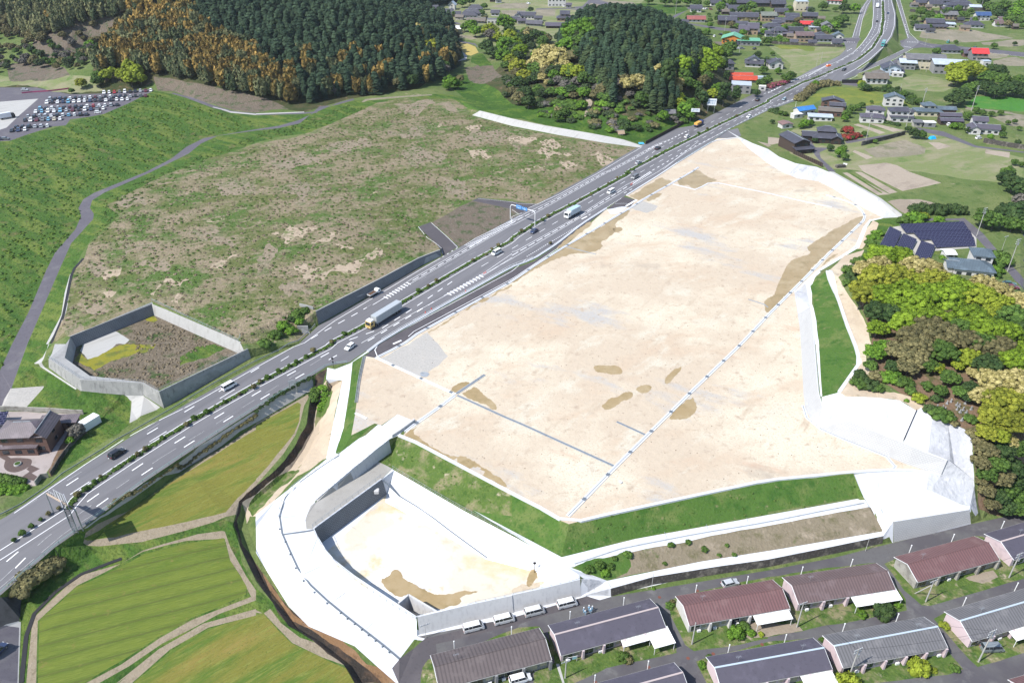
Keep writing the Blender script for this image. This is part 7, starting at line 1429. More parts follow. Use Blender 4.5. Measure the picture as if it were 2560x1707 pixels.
house("white-roofed shed with solar panels in front of the brown workshop", 'z4', 880, 375, 330, [(0, 0, 1, .4, 2.6, 'shed', .4, 'x')], W_wh, R_silver, -12); house("dark-roofed house behind the blue roof", 'z4', 1060, 200, 300, [(0, .1, 1, .5, 4.6, 'gable', 1.8, 'y'), (.2, -.2, .7, .3, 3.0, 'gable', 1.2, 'x')], W_brk, R_dark, -15)
house("small white shed with a rusty roof between the vegetable plots", 'z4', 400, 480, 160, [(0, 0, 1, .9, 2.6, 'gable', .7, 'y')], W_wh, roofm('rusty_roof', (.15, .09, .08)), 10, cat='shed', name='shed'); house("white lean-to beside the blue roof", 'z4', 560, 330, 150, [(0, 0, 1, .6, 2.4, 'flat', 0, 'x')], W_wh, R_wh, 20, cat='shed', name='shed')
house("white house with purple-blue roofs, left of its hedge", 'z4', 1640, 400, 320, [(0, 0, 1, .55, 3.4, 'hip', 1.3, 'x'), (.15, .55, .75, .4, 6.0, 'hip', 1.3, 'x')], W_wh, R_purp, -16); house("white two-storey house with a veranda behind the clipped hedge", 'z4', 2070, 385, 330, [(0, .1, 1, .5, 6.0, 'hip', 1.4, 'x'), (0, -.22, .95, .2, 3.0, 'shed', .4, 'x')], W_wh, R_dark, -8); house("white house with a pointed grey-blue gable roof at the meadow's edge", 'z4', 1960, 165, 260, [(0, .1, 1, .6, 5.2, 'gable', 2.0, 'y')], W_wh, R_teal, -14)
house("house with blue-grey hipped roofs and an upper storey turret", 'z5', 530, 340, 400, [(0, 0, 1, .5, 3.2, 'hip', 1.3, 'x'), (.02, .12, .5, .35, 6.0, 'hip', 1.3, 'x'), (.75, .2, .75, .4, 3.6, 'gable', 1.0, 'x', W_brk)], W_cr, R_teal, -6); house("open dark garage with purple-blue roof", 'z5', 900, 480, 340, [(0, 0, 1, .4, 2.6, 'gable', .9, 'x'), (.05, .35, .95, .35, 4.2, 'gable', 1.0, 'x')], W_dk, R_purp, -6, cat='garage', name='garage')
house("small white flat-roofed garage beside the lane", 'z5', 545, 515, 180, [(0, 0, 1, .6, 2.6, 'flat', 0, 'x')], W_gr, R_wh, -4, cat='garage', name='garage'); house("small grey shed left of the white garage", 'z5', 350, 510, 130, [(0, 0, 1, .8, 2.6, 'shed', .5, 'x')], W_old, R_grey, -6, cat='shed', name='shed')
house("rightmost house with a raised gable and long purple-grey roof", 'z5', 1420, 640, 480, [(.1, .1, .8, .35, 3.2, 'gable', 1.5, 'x'), (-.28, .05, .35, .5, 3.0, 'gable', 1.5, 'y'), (-.05, .5, .45, .35, 5.6, 'gable', 1.4, 'x')], W_wh, R_purp, -14)
# house by the solar field
house("house with blue-grey hipped roofs and rooftop panels beside the solar field", 't31', 1870, 950, 330, [(0, 0, 1, .7, 3.2, 'hip', 2.0, 'x'), (.3, .45, .5, .5, 6.0, 'hip', 1.5, 'x'), (-.45, .0, .4, .5, 2.8, 'gable', 1.2, 'x')], W_wh, R_teal, -14); house("small white shed beside the house at the solar field", 't31', 1655, 800, 80, [(0, 0, 1, 1.2, 2.4, 'gable', .5, 'x')], W_wh, R_wh, 0, cat='shed', name='shed')
# village between highway and hills, factories, far houses
HS = [("pale long warehouse with a grey vaulted roof", 't30', 1440, 650, 330, [(0, .2, 1, .55, 8.5, 'gable', 1.6, 'x')], W_cr, R_grey, -12, 'warehouse'), ("grey warehouse with a pale blue roof next to the big round tree", 't30', 1640, 690, 260, [(.1, .2, 1.1, .9, 8, 'gable', 1.3, 'x')], W_gr, R_silver, -12, 'warehouse'), ("dark-sided warehouse with a pale roof at the ramp", 't30', 1270, 640, 130, [(0, .1, 1, 1.1, 6, 'gable', 1.2, 'x')], W_gr, R_silver, -12, 'warehouse'), ("low yellow-roofed annex between the two warehouses", 't30', 1560, 660, 100, [(0, .2, 1, .8, 4, 'shed', .5, 'x')], W_cr, W_cr, -12, 'annex'),
 ("dark building with a bright red roof behind the warehouse", 't30', 1930, 560, 130, [(0, .2, 1, .8, 6.5, 'gable', 2.0, 'x')], W_gr, R_rred, -8, 'building'), ("dark-roofed house beside the red-roofed building", 't30', 1850, 530, 110, [(0, .2, 1, .7, 4, 'gable', 1.6, 'x')], W_brk, R_purp, -8, 'house'), ("wide dark-roofed house by the cross road", 't30', 1660, 495, 200, [(0, .1, 1, .5, 3.6, 'hip', 2.0, 'x')], W_wh, R_dark, -5, 'house'), ("pale blue-roofed shed behind the big round tree", 't30', 1990, 605, 70, [(0, 0, 1, .8, 3.5, 'flat', 0, 'x')], W_wh, R_silver, 0, 'shed'),
 ("white house with brown-grey roofs beside the merging ramp", 't30', 985, 770, 190, [(0, 0, 1, .6, 5.0, 'gable', 1.8, 'x'), (.25, .35, .5, .5, 7, 'hip', 1.2, 'x')], W_wh, R_tan, -6, 'house'), ("grey house with a steep dark roof beside the white one", 't30', 1130, 700, 150, [(0, .2, 1, .9, 6.0, 'gable', 2.0, 'y'), (.4, .1, .5, .8, 3.4, 'gable', 1.2, 'x')], W_bl, R_dark, -10, 'house'), ("small pale building below the ramp wall", 't30', 1180, 705, 90, [(0, 0, 1, .8, 3, 'flat', 0, 'x')], W_wh, R_wh, -10, 'shed'),
 ("shop building with an orange wall and green roof", 'z2', 720, 640, 290, [(0, .3, 1, .8, 5, 'gable', 2.2, 'y')], W_or, R_green, -18, 'shop'), ("wing of the shop with a teal canopy roof", 'z2', 970, 660, 300, [(0, .25, 1, .5, 4.5, 'shed', .5, 'x')], W_gr, R_green, -6, 'shop'), ("brown house with two steep gables behind the shop", 'z2', 950, 500, 250, [(-.25, .1, .5, .6, 5.2, 'gable', 2.0, 'x'), (.25, .3, .55, .7, 6.5, 'gable', 2.4, 'x')], W_tan, R_purp, -12, 'house'),
 ("vermilion-roofed farmhouse at the foot of the conical hill", 'z2', 870, 1160, 380, [(0, 0, 1, .22, 3, 'gable', 1.2, 'x'), (-.05, .3, .9, .22, 4, 'gable', 1.2, 'x')], W_old, R_vred, -3, 'house'), ("grey flat-roofed workshop beside the highway", 'z2', 880, 1340, 180, [(-.2, .5, 1.5, 1.3, 5.5, 'flat', 0, 'x')], W_gr, R_silver, -14, 'workshop'), ("white tank shed beside the vermilion roof", 'z2', 1140, 1170, 110, [(0, .1, 1, .7, 4, 'flat', 0, 'x')], W_bl, R_silver, -10, 'shed'), ("small white cabin on the bank beside the highway", 'z2', 1150, 1275, 90, [(0, .1, 1, .7, 2.8, 'flat', 0, 'x')], W_wh, R_wh, -10, 'shed'),
 ("dark-roofed white house with a low side wing above the vermilion roof", 'z2', 1030, 950, 230, [(0, .1, 1, .6, 3.4, 'gable', 1.4, 'x'), (-.05, .25, .6, .5, 5.6, 'gable', 1.6, 'y')], W_wh, R_dark, -14, 'house'), ("white gabled house with a long grey roof beside the ochre field", 'z2', 1345, 975, 180, [(0, 0, 1, .6, 5, 'gable', 2, 'y'), (-.05, .8, 1.0, .7, 4, 'gable', 1.5, 'x')], W_wh, R_dark, -3, 'house'), ("grey house half hidden by the tall conifer", 'z2', 700, 990, 110, [(0, .2, 1, 1, 6, 'hip', 1.5, 'x')], W_gr, R_dark, 0, 'house'),
 ("white shop with a faded red roof on the village road", 'z2', 230, 320, 240, [(0, .1, 1, .5, 3.4, 'gable', 1.6, 'x')], W_wh, R_pink, -4, 'shop'), ("dark two-storey house left of the long grey roof", 'z2', 660, 360, 240, [(0, .1, 1, .5, 5.5, 'gable', 2, 'x')], W_dk, R_dark, -6, 'house'), ("long house with a grey roof in the village", 'z2', 900, 300, 380, [(0, .1, 1, .3, 4.5, 'gable', 2, 'x')], W_tan, R_dark, -5, 'house'), ("brown house with a green-grey roof in the village", 'z2', 1240, 310, 200, [(0, .1, 1, .6, 6.5, 'gable', 1.6, 'x')], W_tan, roofm('green_grey_roof', (.11, .12, .1)), -3, 'house'), ("dark-roofed house behind the green-grey roof", 'z2', 1420, 225, 170, [(0, .1, 1, .5, 4.5, 'gable', 1.7, 'x')], W_tan, R_dark, 0, 'house'), ("large dark-roofed house with double tiers in the village", 'z2', 1600, 340, 250, [(0, .1, 1, .6, 4, 'hip', 2, 'x'), (-.05, .35, .7, .4, 6.5, 'gable', 1.5, 'x')], W_tan, R_dark, -4, 'house'), ("house with a faded crimson roof in the village", 'z2', 1780, 385, 170, [(0, .1, 1, .5, 3.4, 'gable', 1.4, 'x')], W_gr, R_rred, -5, 'house'), ("grey-roofed house with reddish walls in the village", 'z2', 1820, 280, 190, [(0, .1, 1, .5, 4, 'gable', 1.7, 'x')], W_brk, R_dark, -8, 'house'),
 ("white house with a wide hipped roof in the village centre", 'z2', 1300, 420, 250, [(0, 0, 1, .5, 3.4, 'hip', 1.6, 'x'), (.25, .3, .4, .4, 6.0, 'gable', 1.3, 'x')], W_wh, R_dark, -3, 'house'), ("two-storey house with a blue-black roof behind the garden trees", 'z2', 1390, 520, 200, [(0, .1, 1, .5, 6, 'hip', 1.4, 'x'), (-.6, 0, .7, .5, 3.2, 'gable', 1.2, 'x')], W_wh, R_dark, -3, 'house'), ("peach-coloured house with a brown roof above the stone wall", 'z2', 1740, 600, 230, [(0, .1, 1, .6, 6.5, 'gable', 1.6, 'x')], W_tan, R_brown, -3, 'house'), ("dark-roofed house with panels between the peach house and the trees", 'z2', 1620, 500, 180, [(0, .1, 1, .5, 5, 'gable', 1.5, 'x')], W_dk, R_blk, -3, 'house'), ("house with an L-shaped blue-black roof right of the peach house", 'z2', 2010, 600, 230, [(0, .1, 1, .5, 3.6, 'gable', 1.6, 'x'), (-.1, .4, .6, .5, 6.2, 'hip', 1.2, 'x')], W_wh, R_dark, -4, 'house'), ("white storehouse at the corner of the ochre field", 'z2', 2190, 655, 120, [(0, .1, 1, .7, 4, 'gable', 1.6, 'x')], W_wh, R_dark, -8, 'storehouse'), ("white house with a sloping blue-grey roof behind the storehouse", 'z2', 2200, 590, 140, [(0, .1, 1, .8, 5.5, 'gable', 1.8, 'y')], W_wh, R_teal, -15, 'house'), ("small pale-roofed carport in the village", 'z2', 1880, 430, 130, [(0, 0, 1, .7, 2.6, 'flat', 0, 'x')], W_gr, R_silver, -4, 'carport'), ("tall narrow grey house beside the trees", 'z2', 2050, 460, 130, [(0, .1, 1, 1, 7, 'gable', 1.5, 'y')], W_old, R_grey, -10, 'house'), ("pale three-storey house at the top of the village", 'z2', 1700, 165, 170, [(0, .1, 1, .7, 9, 'flat', 0, 'x')], W_cr, R_silver, -2, 'house'), ("long dark temple-like hall with white upper windows at the top", 'z2', 980, 110, 560, [(0, .1, 1, .2, 5, 'gable', 2, 'x'), (-.25, .2, .25, .15, 8, 'gable', 1.5, 'x'), (.08, .2, .25, .15, 8, 'gable', 1.5, 'x')], W_dk, R_dark, -2, 'hall'), ("white-walled house with a dark roof below the long hall", 'z2', 790, 190, 220, [(0, .1, 1, .5, 4.5, 'gable', 2, 'x')], W_wh, R_dark, -5, 'house'), ("white storehouse beside the village lot", 'z2', 220, 180, 150, [(0, .1, 1, .7, 4.5, 'gable', 1.8, 'x')], W_wh, R_dark, -8, 'storehouse'), ("dark house under the grey trees at the top of the village", 'z2', 1380, 120, 190, [(0, .1, 1, .6, 5, 'gable', 2, 'x')], W_dk, R_dark, 0, 'house'), ("small house with a dark roof behind the shop", 'z2', 860, 395, 150, [(0, .1, 1, .6, 3.6, 'gable', 1.4, 'x')], W_gr, R_dark, -10, 'house'),
 ("house pair with dark roofs at the top right beside the ramp", 't30', 1430, 65, 150, [(0, .1, 1, .6, 4.5, 'gable', 1.8, 'x')], W_tan, R_dark, -3, 'house'), ("dark-roofed house right of the pair at the top right", 't30', 1530, 75, 110, [(0, .1, 1, .7, 4.5, 'gable', 2, 'x')], W_cr, R_dark, -6, 'house'), ("white two-storey house with a dark roof at the top right", 't30', 1660, 60, 130, [(0, .1, 1, .6, 6, 'hip', 1.8, 'x')], W_wh, R_dark, -3, 'house'), ("large pale house with several roofs at the top right", 't30', 1760, 95, 240, [(0, .1, 1, .4, 5, 'hip', 1.8, 'x'), (.15, .3, .4, .4, 8, 'hip', 1.5, 'x')], W_wh, R_dark, -5, 'house'), ("pale-roofed annex right of the large pale house", 't30', 1890, 100, 90, [(0, .1, 1, .8, 4, 'gable', 1, 'x')], W_wh, R_silver, -8, 'annex'), ("grey-roofed wooden house on the slope at the top right", 't30', 1650, 185, 140, [(0, .1, 1, .6, 5.5, 'gable', 1.5, 'x')], W_tan, R_grey, -6, 'house'), ("dark-roofed two-storey house with carports below it", 't30', 1520, 265, 150, [(0, .1, 1, .6, 6, 'gable', 1.8, 'x'), (.2, -.2, .9, .4, 3, 'gable', 1.2, 'x')], W_tan, R_dark, -8, 'house'), ("small white house with a dark roof near the ramp", 't30', 1400, 290, 110, [(0, .1, 1, .6, 3.6, 'gable', 1.5, 'x')], W_wh, R_dark, -12, 'house'), ("pale carport beside the two-storey house", 't30', 1640, 250, 110, [(0, 0, 1, .5, 3, 'shed', .6, 'x')], W_wh, R_silver, -14, 'carport'), ("white house with a blue roof on the right slope", 't30', 1960, 195, 120, [(0, .1, 1, .6, 6, 'gable', 1.6, 'x')], W_wh, roofm('deep_blue_roof', (.03, .06, .14)), -4, 'house'), ("white house with a wide dark roof below the blue one", 't30', 1890, 262, 150, [(0, .1, 1, .5, 3.6, 'hip', 1.6, 'x')], W_wh, R_dark, -6, 'house'), ("white house with a brown-red verandah roof at the right", 't30', 2150, 245, 150, [(0, 0, 1, .5, 3.4, 'gable', 1.6, 'x'), (.05, .3, .5, .5, 6, 'gable', 1.4, 'x')], W_wh, R_brown, -6, 'house'),
 ("wide house with a blue-black roof and skylights near the large forest", 'z1', 440, 200, 230, [(0, .1, 1, .5, 3.6, 'gable', 2.4, 'x')], W_dk, R_dark, 3, 'house'), ("orange-brown small house in the village by the large forest", 'z1', 605, 270, 100, [(0, .1, 1, .8, 5, 'gable', 1.6, 'y')], W_brk, R_dark, -5, 'house'), ("long low house with grey roof beside the small orange-brown one", 'z1', 780, 260, 220, [(0, .1, 1, .3, 3.6, 'gable', 1.4, 'x'), (-.25, .3, .5, .4, 5.6, 'gable', 1.4, 'x')], W_tan, R_dark, 2, 'house'), ("white gable storehouse behind the low house", 'z1', 760, 150, 90, [(0, .1, 1, 1, 6, 'gable', 2, 'y')], W_wh, R_silver, -10, 'storehouse'), ("large tiered farmhouse with a curved dark roof", 'z1', 1020, 280, 220, [(0, .1, 1, .5, 3.8, 'hip', 2, 'x'), (.1, .7, 1.2, .4, 4.5, 'hip', 1.8, 'x'), (.3, 1.3, .9, .4, 7.5, 'hip', 2, 'x')], W_wh, R_dark, -2, 'house'), ("wide grey sheet roof below the tiered farmhouse", 'z1', 1110, 350, 260, [(0, .1, 1, .35, 3, 'gable', 1.4, 'x')], W_gr, R_tan, -10, 'barn'), ("white shed with a flat grey roof beside the trees", 'z1', 1360, 355, 160, [(0, .1, 1, .5, 4, 'flat', 0, 'x')], W_wh, R_grey, 0, 'shed'), ("white storehouse with a small dark roof at the field's edge", 'z1', 1395, 245, 110, [(0, .1, 1, .7, 4, 'gable', 1.4, 'x')], W_wh, R_dark, -8, 'storehouse'), ("cluster house with white gable and dark roofs", 'z1', 1850, 290, 250, [(0, .1, 1, .4, 4.5, 'gable', 1.6, 'x'), (-.45, -.1, .4, .5, 4, 'gable', 1.6, 'y')], W_wh, R_dark, -8, 'house'), ("grey-roofed sheds in front of the cluster house", 'z1', 1960, 390, 230, [(0, .1, 1, .3, 3, 'gable', 1.4, 'x')], W_gr, R_dark, -18, 'barn'), ("dark house left of the cluster by the big tree", 'z1', 1690, 340, 140, [(0, .1, 1, .6, 3.4, 'gable', 1.4, 'x')], W_dk, R_dark, 0, 'house'),
 ("two-storey dark farmhouse behind the conical hill", 't20', 480, 200, 140, [(0, .1, 1, .6, 3.8, 'hip', 1.8, 'x'), (0, .2, .55, .5, 7.5, 'gable', 1.6, 'x')], W_tan, R_dark, -4, 'house'), ("small dark gabled house beside the dark farmhouse", 't20', 580, 225, 100, [(0, .1, 1, .6, 3.8, 'gable', 1.8, 'y')], W_dk, R_dark, -30, 'house'), ("long dark-roofed barn in front of the farmhouse", 't20', 420, 265, 220, [(0, .1, 1, .25, 3, 'gable', 1.4, 'x')], W_dk, R_purp, -3, 'barn'), ("black and white square house at the top", 't20', 410, 65, 160, [(0, .1, 1, .5, 7, 'flat', 0, 'x')], W_wh, R_silver, 0, 'house'), ("low grey building behind the farmhouse", 't20', 640, 240, 110, [(0, .1, 1, .5, 3, 'flat', 0, 'x')], W_gr, R_grey, -5, 'shed'),
 ("white greenhouse tunnel by the lane near the large forest", 'z1', 800, 440, 170, [(0, .05, 1, .35, 1.6, 'gable', 1.2, 'x')], W_wh, R_wh, -3, 'greenhouse'), ("old wooden hut at the foot of the conical hill", 't20', 1440, 1065, 80, [(0, .1, 1, .7, 2.6, 'gable', .8, 'x')], W_dk, R_grey, 0, 'hut'), ("tiny beige hut on the grass above the slab wall", 't20', 995, 1235, 36, [(0, .1, 1, .8, 1.8, 'gable', .6, 'x')], W_wh, W_tan, 10, 'hut'), ("white gable house at the top centre by the trees", 't30', 300, 105, 110, [(0, .1, 1, .7, 7.5, 'flat', 0, 'x')], W_cr, R_silver, -2, 'house'), ("small pink-roofed house at the top left of the ramp", 't30', 600, 45, 130, [(0, .1, 1, .6, 5, 'gable', 2.4, 'x')], W_wh, R_pink, -20, 'house'), ("dark-roofed house at the upper left corner of the village", 't20', 1860, 60, 90, [(0, .1, 1, .6, 4, 'gable', 1.6, 'x')], W_wh, R_dark, 0, 'house'), ("pale shed with a dark roof beside the top trees", 'z1', 350, 45, 120, [(0, .1, 1, .6, 4, 'gable', 1.5, 'x')], W_wh, R_tan, -10, 'shed'), ("dark-roofed building at the very top above the farmhouses", 'z1', 800, 10, 180, [(0, .1, 1, .5, 4, 'gable', 1.5, 'x')], W_gr, R_dark, 0, 'house'), ("red-brown house at the very top near the fields", 'z1', 1370, 35, 100, [(0, .1, 1, .6, 4, 'gable', 1.6, 'x')], W_brk, R_dark, 0, 'house')]
for h in HS: house(h[0], h[1], h[2], h[3], h[4], h[5], h[6], h[7], h[8], cat=h[9], name=h[9] if h[9] != 'house' else 'house')
ro = random.Random(11); k_ = 0
for h in HS:
    if h[9] not in ('house', 'shop') or h[1] == 'z2' and h[3] > 900: continue
    for s_ in (ro.choice((-1, 1)),):
        px, py = tpx(h[1], h[2] + s_ * h[4] * ro.uniform(.62, .8), h[3] + ro.uniform(-14, 14)); p = G(px, py + 3)
        if onroadp(p.x, p.y) or onroadp(p.x + 4, p.y) or onroadp(p.x - 4, p.y + 3): continue
        near = h[0].split(' near ')[0].split(' beside ')[0].split(' behind ')[0]; w = ro.uniform(5, 8); t = thing('outbuilding', ' '.join(("small dark-roofed outbuilding beside the " + near).split()[:14]), 'outbuilding', (p.x, p.y, p.z), ro.uniform(-.3, .2)); d_ = w * ro.uniform(.5, .75); hh = ro.uniform(2.4, 3.4)
        walls(w, d_, hh + .3, ro.choice((W_wh, W_tan, W_dk, W_gr, W_old)), t, z0=-.3, gable=1.5); roof(w, d_, hh, 1.5, .6, 'gable', ro.choice((R_dark, R_dark, R_blk, R_tan, R_purp)), t); window(t, 0, -d_ / 2, .9, 1.4, 1.0, frame=False)
# solar arrays
def solar(label, s, h0=.5, h1=1.2):
    P = GS(s); c = (P[0] + P[1] + P[2] + P[3]) / 4; t = thing('solar_array', label, 'solar array', c)
    U = max((P[1] - P[0]).length, (P[2] - P[3]).length); V_ = max((P[3] - P[0]).length, (P[2] - P[1]).length)
    cz = sum(p.z for p in P) / 4; P = [Vector((p.x, p.y, cz)) for p in P]; c.z = cz
    Q = [P[0] - c + Vector((0, 0, h1)), P[1] - c + Vector((0, 0, h1)), P[2] - c + Vector((0, 0, h0)), P[3] - c + Vector((0, 0, h0))]
    b = MB(); b.face([Q[3], Q[2], Q[1], Q[0]], 0, [(0, 0), (U, 0), (U, V_), (0, V_)]); b.build('panel', M_pv, t, fixn=False)
    b = MB(); dn = Vector((0, 0, -.06))
    for i in range(4): j = (i + 1) % 4; b.face([Q[i] + dn, Q[j] + dn, Q[j], Q[i]])
    b.build('frame', M_steel, t, fixn=False)
    b = MB()
    for a in (0.05, .35, .65, .95):
        for e in (.1, .9): p = Q[0].lerp(Q[1], a).lerp(Q[3].lerp(Q[2], a), e); b.tube((p.x, p.y, -.2), (p.x, p.y, p.z - .05), .05, n=5)
    b.build('leg', M_steel, t)
solar("rear strip of the large solar field", "t31 1190,503 1775,470 1840,548 1255,572"); solar("middle strip of the large solar field", "t31 1312,572 1835,550 1872,612 1385,634"); solar("front strip of the large solar field", "t31 1472,632 1868,614 1892,682 1530,702")
solar("leftmost tilted solar table at the edge of the green bank", "t31 1105,522 1212,572 1148,700 980,738"); solar("middle tilted solar table beside the gravel", "t31 1228,585 1350,638 1292,758 1155,703"); solar("right tilted solar table next to the roofed house", "t31 1390,652 1517,694 1460,842 1328,782")
solar("large solar table at the right edge of the photo", "t31 2070,582 2500,605 2520,690 2130,655"); solar("second solar strip at the right edge of the photo", "t31 2140,665 2520,700 2540,800 2200,790"); solar("small solar table in front at the right edge", "t31 2255,808 2500,815 2520,890 2330,880")
solar("rooftop solar panel on the courtyard shed of the brown house", "t02 -80,690 110,680 60,790 -80,800", 2.2, 2.6)
# ------------------------------------------------------------------ poles, signs, people, small things
M_pole = flat('concrete_pole', (.3, .29, .27), rough=.85); M_sblue = flat('sign_blue', (.01, .16, .42), rough=.4); M_sback = flat('sign_back', (.3, .31, .33), rough=.5); M_txt = flat('sign_lettering', (.6, .62, .62), rough=.5)
def pole(label, tile, x, y, h, arms=2, brace=None, lamp=False, r=.17, m=None, group='utility poles'):
    px, py = tpx(tile, x, y); p = G(px, py); t = thing('utility_pole', label, 'utility pole', p, 0, group); MB().tube((0, 0, -.2), (0, 0, h), r, r * .65, 8).build('shaft', m or M_pole, t)
    for k in range(arms):
        z = h - .3 - .8 * k; MB().box(-1.1, 1.1, -.06, .06, z, z + .12, M=Matrix.Rotation(.4, 4, 'Z')).build('cross_arm', M_steel, t)
        b = MB()
        for q in (-.9, -.4, .4, .9): b.tube((q * math.cos(.4), q * math.sin(.4), z + .12), (q * math.cos(.4), q * math.sin(.4), z + .38), .05, n=5)
        b.build('insulator', M_wht, t)
    if arms > 1: MB().tube((.35, 0, h - 2.4), (.35, 0, h - 1.6), .24, n=8).build('transformer', M_steel, t)
    if brace:
        q = G(*tpx(tile, *brace)) - p; MB().tube(q, (0, 0, h * .8), r * .7, n=7).build('brace', M_pole, t)
    return p + Vector((0, 0, h))
ps = {}
ps['a'] = pole("utility pole with a diagonal brace on the lawn before the faded red roof", 't33', 1437, 826, 7, 1, (1340, 750)); ps['b'] = pole("utility pole on the lawn before the long white carport", 't33', 262, 1057, 8, 1); ps['c'] = pole("utility pole at the right edge of the estate lawn", 't33', 2196, 606, 8, 2); ps['d'] = pole("utility pole before the streaked grey roof near the round bush", 't33', 737, 1512, 9, 2); ps['e'] = pole("utility pole beside the grey-blue van", 't33', 1918, 1372, 10, 3)
ps['f'] = pole("grey utility pole in front of the reddish corrugated roof", 't23', 1640, 1212, 7, 0); ps['g'] = pole("thin pole by the stone wall across from the dark slate roof", 't23', 1272, 705, 5, 0, r=.08); ps['h'] = pole("utility pole on the grass before the slate roof with the carport", 't23', 485, 1520, 5.5, 1); pole("thin pole in front of the dark stone wall at the right", 't33', 888, 362, 4.5, 0, r=.08); pole("slim pole at the left end of the pale basin wall", 't13', 1550, 1156, 4.5, 1, r=.06)
ps['i'] = pole("tall utility pole with transformer above the solar field", 't31', 1902, 584, 12, 3); ps['j'] = pole("tall utility pole with transformer beside the parked cars", 't31', 2182, 908, 13, 3); ps['k'] = pole("tall utility pole in front of the blue-grey roofs", 't30', 1388, 1022, 14, 2, r=.2); ps['l'] = pole("leaning tall utility pole at the vivid green field", 't30', 1852, 1015, 15, 3, r=.2); pole("utility pole before the clipped hedge of the white house", 't30', 1250, 1188, 12, 2); pole("utility pole at the end of the stone field wall", 't30', 888, 1300, 15, 2)
pole("small steel pole beside the solar panels", 't31', 2130, 715, 6, 1, r=.08); pole("utility pole in the village behind the shop", 'z2', 620, 470, 13, 2); pole("thin pole in the ochre field", 'z2', 1965, 900, 9, 0, r=.12); pole("thin pole on the verge of the ochre field", 'z2', 1905, 940, 9, 0, r=.1); pole("utility pole among the houses left of the highway bend", 'z2', 1305, 560, 10, 1); pole("utility pole beside the shop car park", 'z2', 830, 740, 11, 1); pole("utility pole in the far village by the large forest", 'z1', 428, 235, 10, 1); pole("utility pole left of the dark pond tree on the fields", 't20', 680, 115, 12, 1); pole("utility pole on the green far field", 't20', 1490, 130, 12, 1); pole("utility pole between the big round tree and the warehouse", 't30', 1085, 715, 10, 2); pole("slim steel mast before the pale warehouse", 't30', 1385, 650, 9, 0, r=.12); pole("second slim steel mast before the pale warehouse", 't30', 1440, 660, 9, 0, r=.12); pole("slim post between meadow and trees", 't30', 1195, 865, 7, 0, r=.1); pole("dark post at the bottom left beside the dry bushes", 't03', 575, 512, 5.5, 0, r=.12, m=M_blk); pole("utility pole at the top right corner slope", 't30', 1940, 80, 12, 1)
pole("utility pole beside the cross road bend", 't30', 1430, 420, 8, 0, r=.1); pole("utility pole near the top of the left ramp", 't30', 740, 270, 11, 0, r=.12, m=M_blk); pole("white post on the verge at the azaleas", 't30', 245, 1000, 5, 0, r=.12, m=M_wht)
def wire(a, b, sag=.6, r=.03, n=8):
    m = MB(); P = [a.lerp(b, i / n) + Vector((0, 0, -sag * 4 * (i / n) * (1 - i / n))) for i in range(n + 1)]
    c = P[0].copy()
    for p, q in zip(P, P[1:]): m.tube(p - c, q - c, r, n=3, cap=False)
    o = m.build('overhead_wire', M_blk, fixn=False); o.location = c; return o
for k, (a, b, w_) in enumerate((('b', 'e', 'carport pole and the van pole'), ('d', 'e', 'round-bush pole and the van pole'), ('i', 'j', 'solar field pole and the cars pole'), ('c', 'a', 'right lawn pole and the braced pole'), ('b', 'd', 'carport pole and the round-bush pole'))):
    o = wire(ps[a] - Vector((0, 0, .2)), ps[b] - Vector((0, 0, .2))); kind(o, None, 'wire', "thin overhead wire strung between the %s" % w_)
# gantry with signs seen from behind
pl = W(*px1("z8 355,640")[:2], 0); pr = W(*px1("z8 1115,1070")[:2], 0); gd = (pr - pl); gl = gd.length; gd.normalize(); ga = math.atan2(gd.y, gd.x)
t = thing('sign_gantry', "grey portal gantry over the highway carrying sign boards seen from behind", 'sign gantry', pl, ga)
b = MB(); b.tube((0, 0, 0), (0, 0, 5.9), .16, n=8); b.tube((0, 0, 5.9), (.6, 0, 6.6), .16, n=8); b.build('post', M_steel, t); b = MB(); b.tube((gl, 0, -.5), (gl, 0, 5.9), .16, n=8); b.tube((gl, 0, 5.9), (gl - .6, 0, 6.6), .16, n=8); b.build('post', M_steel, t)
b = MB(); b.tube((.6, 0, 6.6), (gl - .6, 0, 6.6), .17, n=8); b.tube((.6, 0, 6.15), (gl - .6, 0, 6.15), .1, n=6); b.build('beam', flat('tan_beam', (.3, .24, .19)), t)
for x0, x1, z0, z1 in ((1.2, 3.6, 6.3, 7.5), (3.8, 7.6, 6.2, 9.2)):
    o = MB().box(x0, x1, .18, .24, z0, z1).build('sign_board', M_sback, t); b = MB()
    for q in (.2, .5, .8): x = x0 + (x1 - x0) * q; b.box(x - .04, x + .04, .1, .18, z0 + .1, z1 - .1)
    b.build('stiffener', M_chassis, o)
# tall advertising tower seen almost edge on
bp = W(*px1("z8 1050,1440")[:2], -3.8); t = thing('billboard_tower', "tall narrow billboard tower on a white footing at the highway's near edge", 'billboard', bp, math.atan2(-bp.y, -bp.x) - math.pi / 2)
MB().tube((0, 0, -.4), (0, 0, .6), 1.0, n=20).build('footing', M_slab, t); b = MB()
for dx, dy in ((-.45, -.3), (.45, -.3), (-.45, .3), (.45, .3)): b.tube((dx, dy, .5), (dx, dy, 13.5), .09, n=6)
for k in range(12):
    for dy in (-.3, .3): b.tube((-.45, dy, .6 + k * 1.08), (.45, dy, 1.6 + k * 1.08), .05, n=4); b.tube((-.45, dy, 1.6 + k * 1.08), (.45, dy, 1.6 + k * 1.08), .04, n=4)
b.build('lattice_mast', M_steel, t); MB().box(-.6, -.48, -2.4, 2.4, 7.5, 13.8).build('board', M_sback, t); MB().box(.48, .6, -2.4, 2.4, 7.5, 13.8).build('board', M_sback, t)
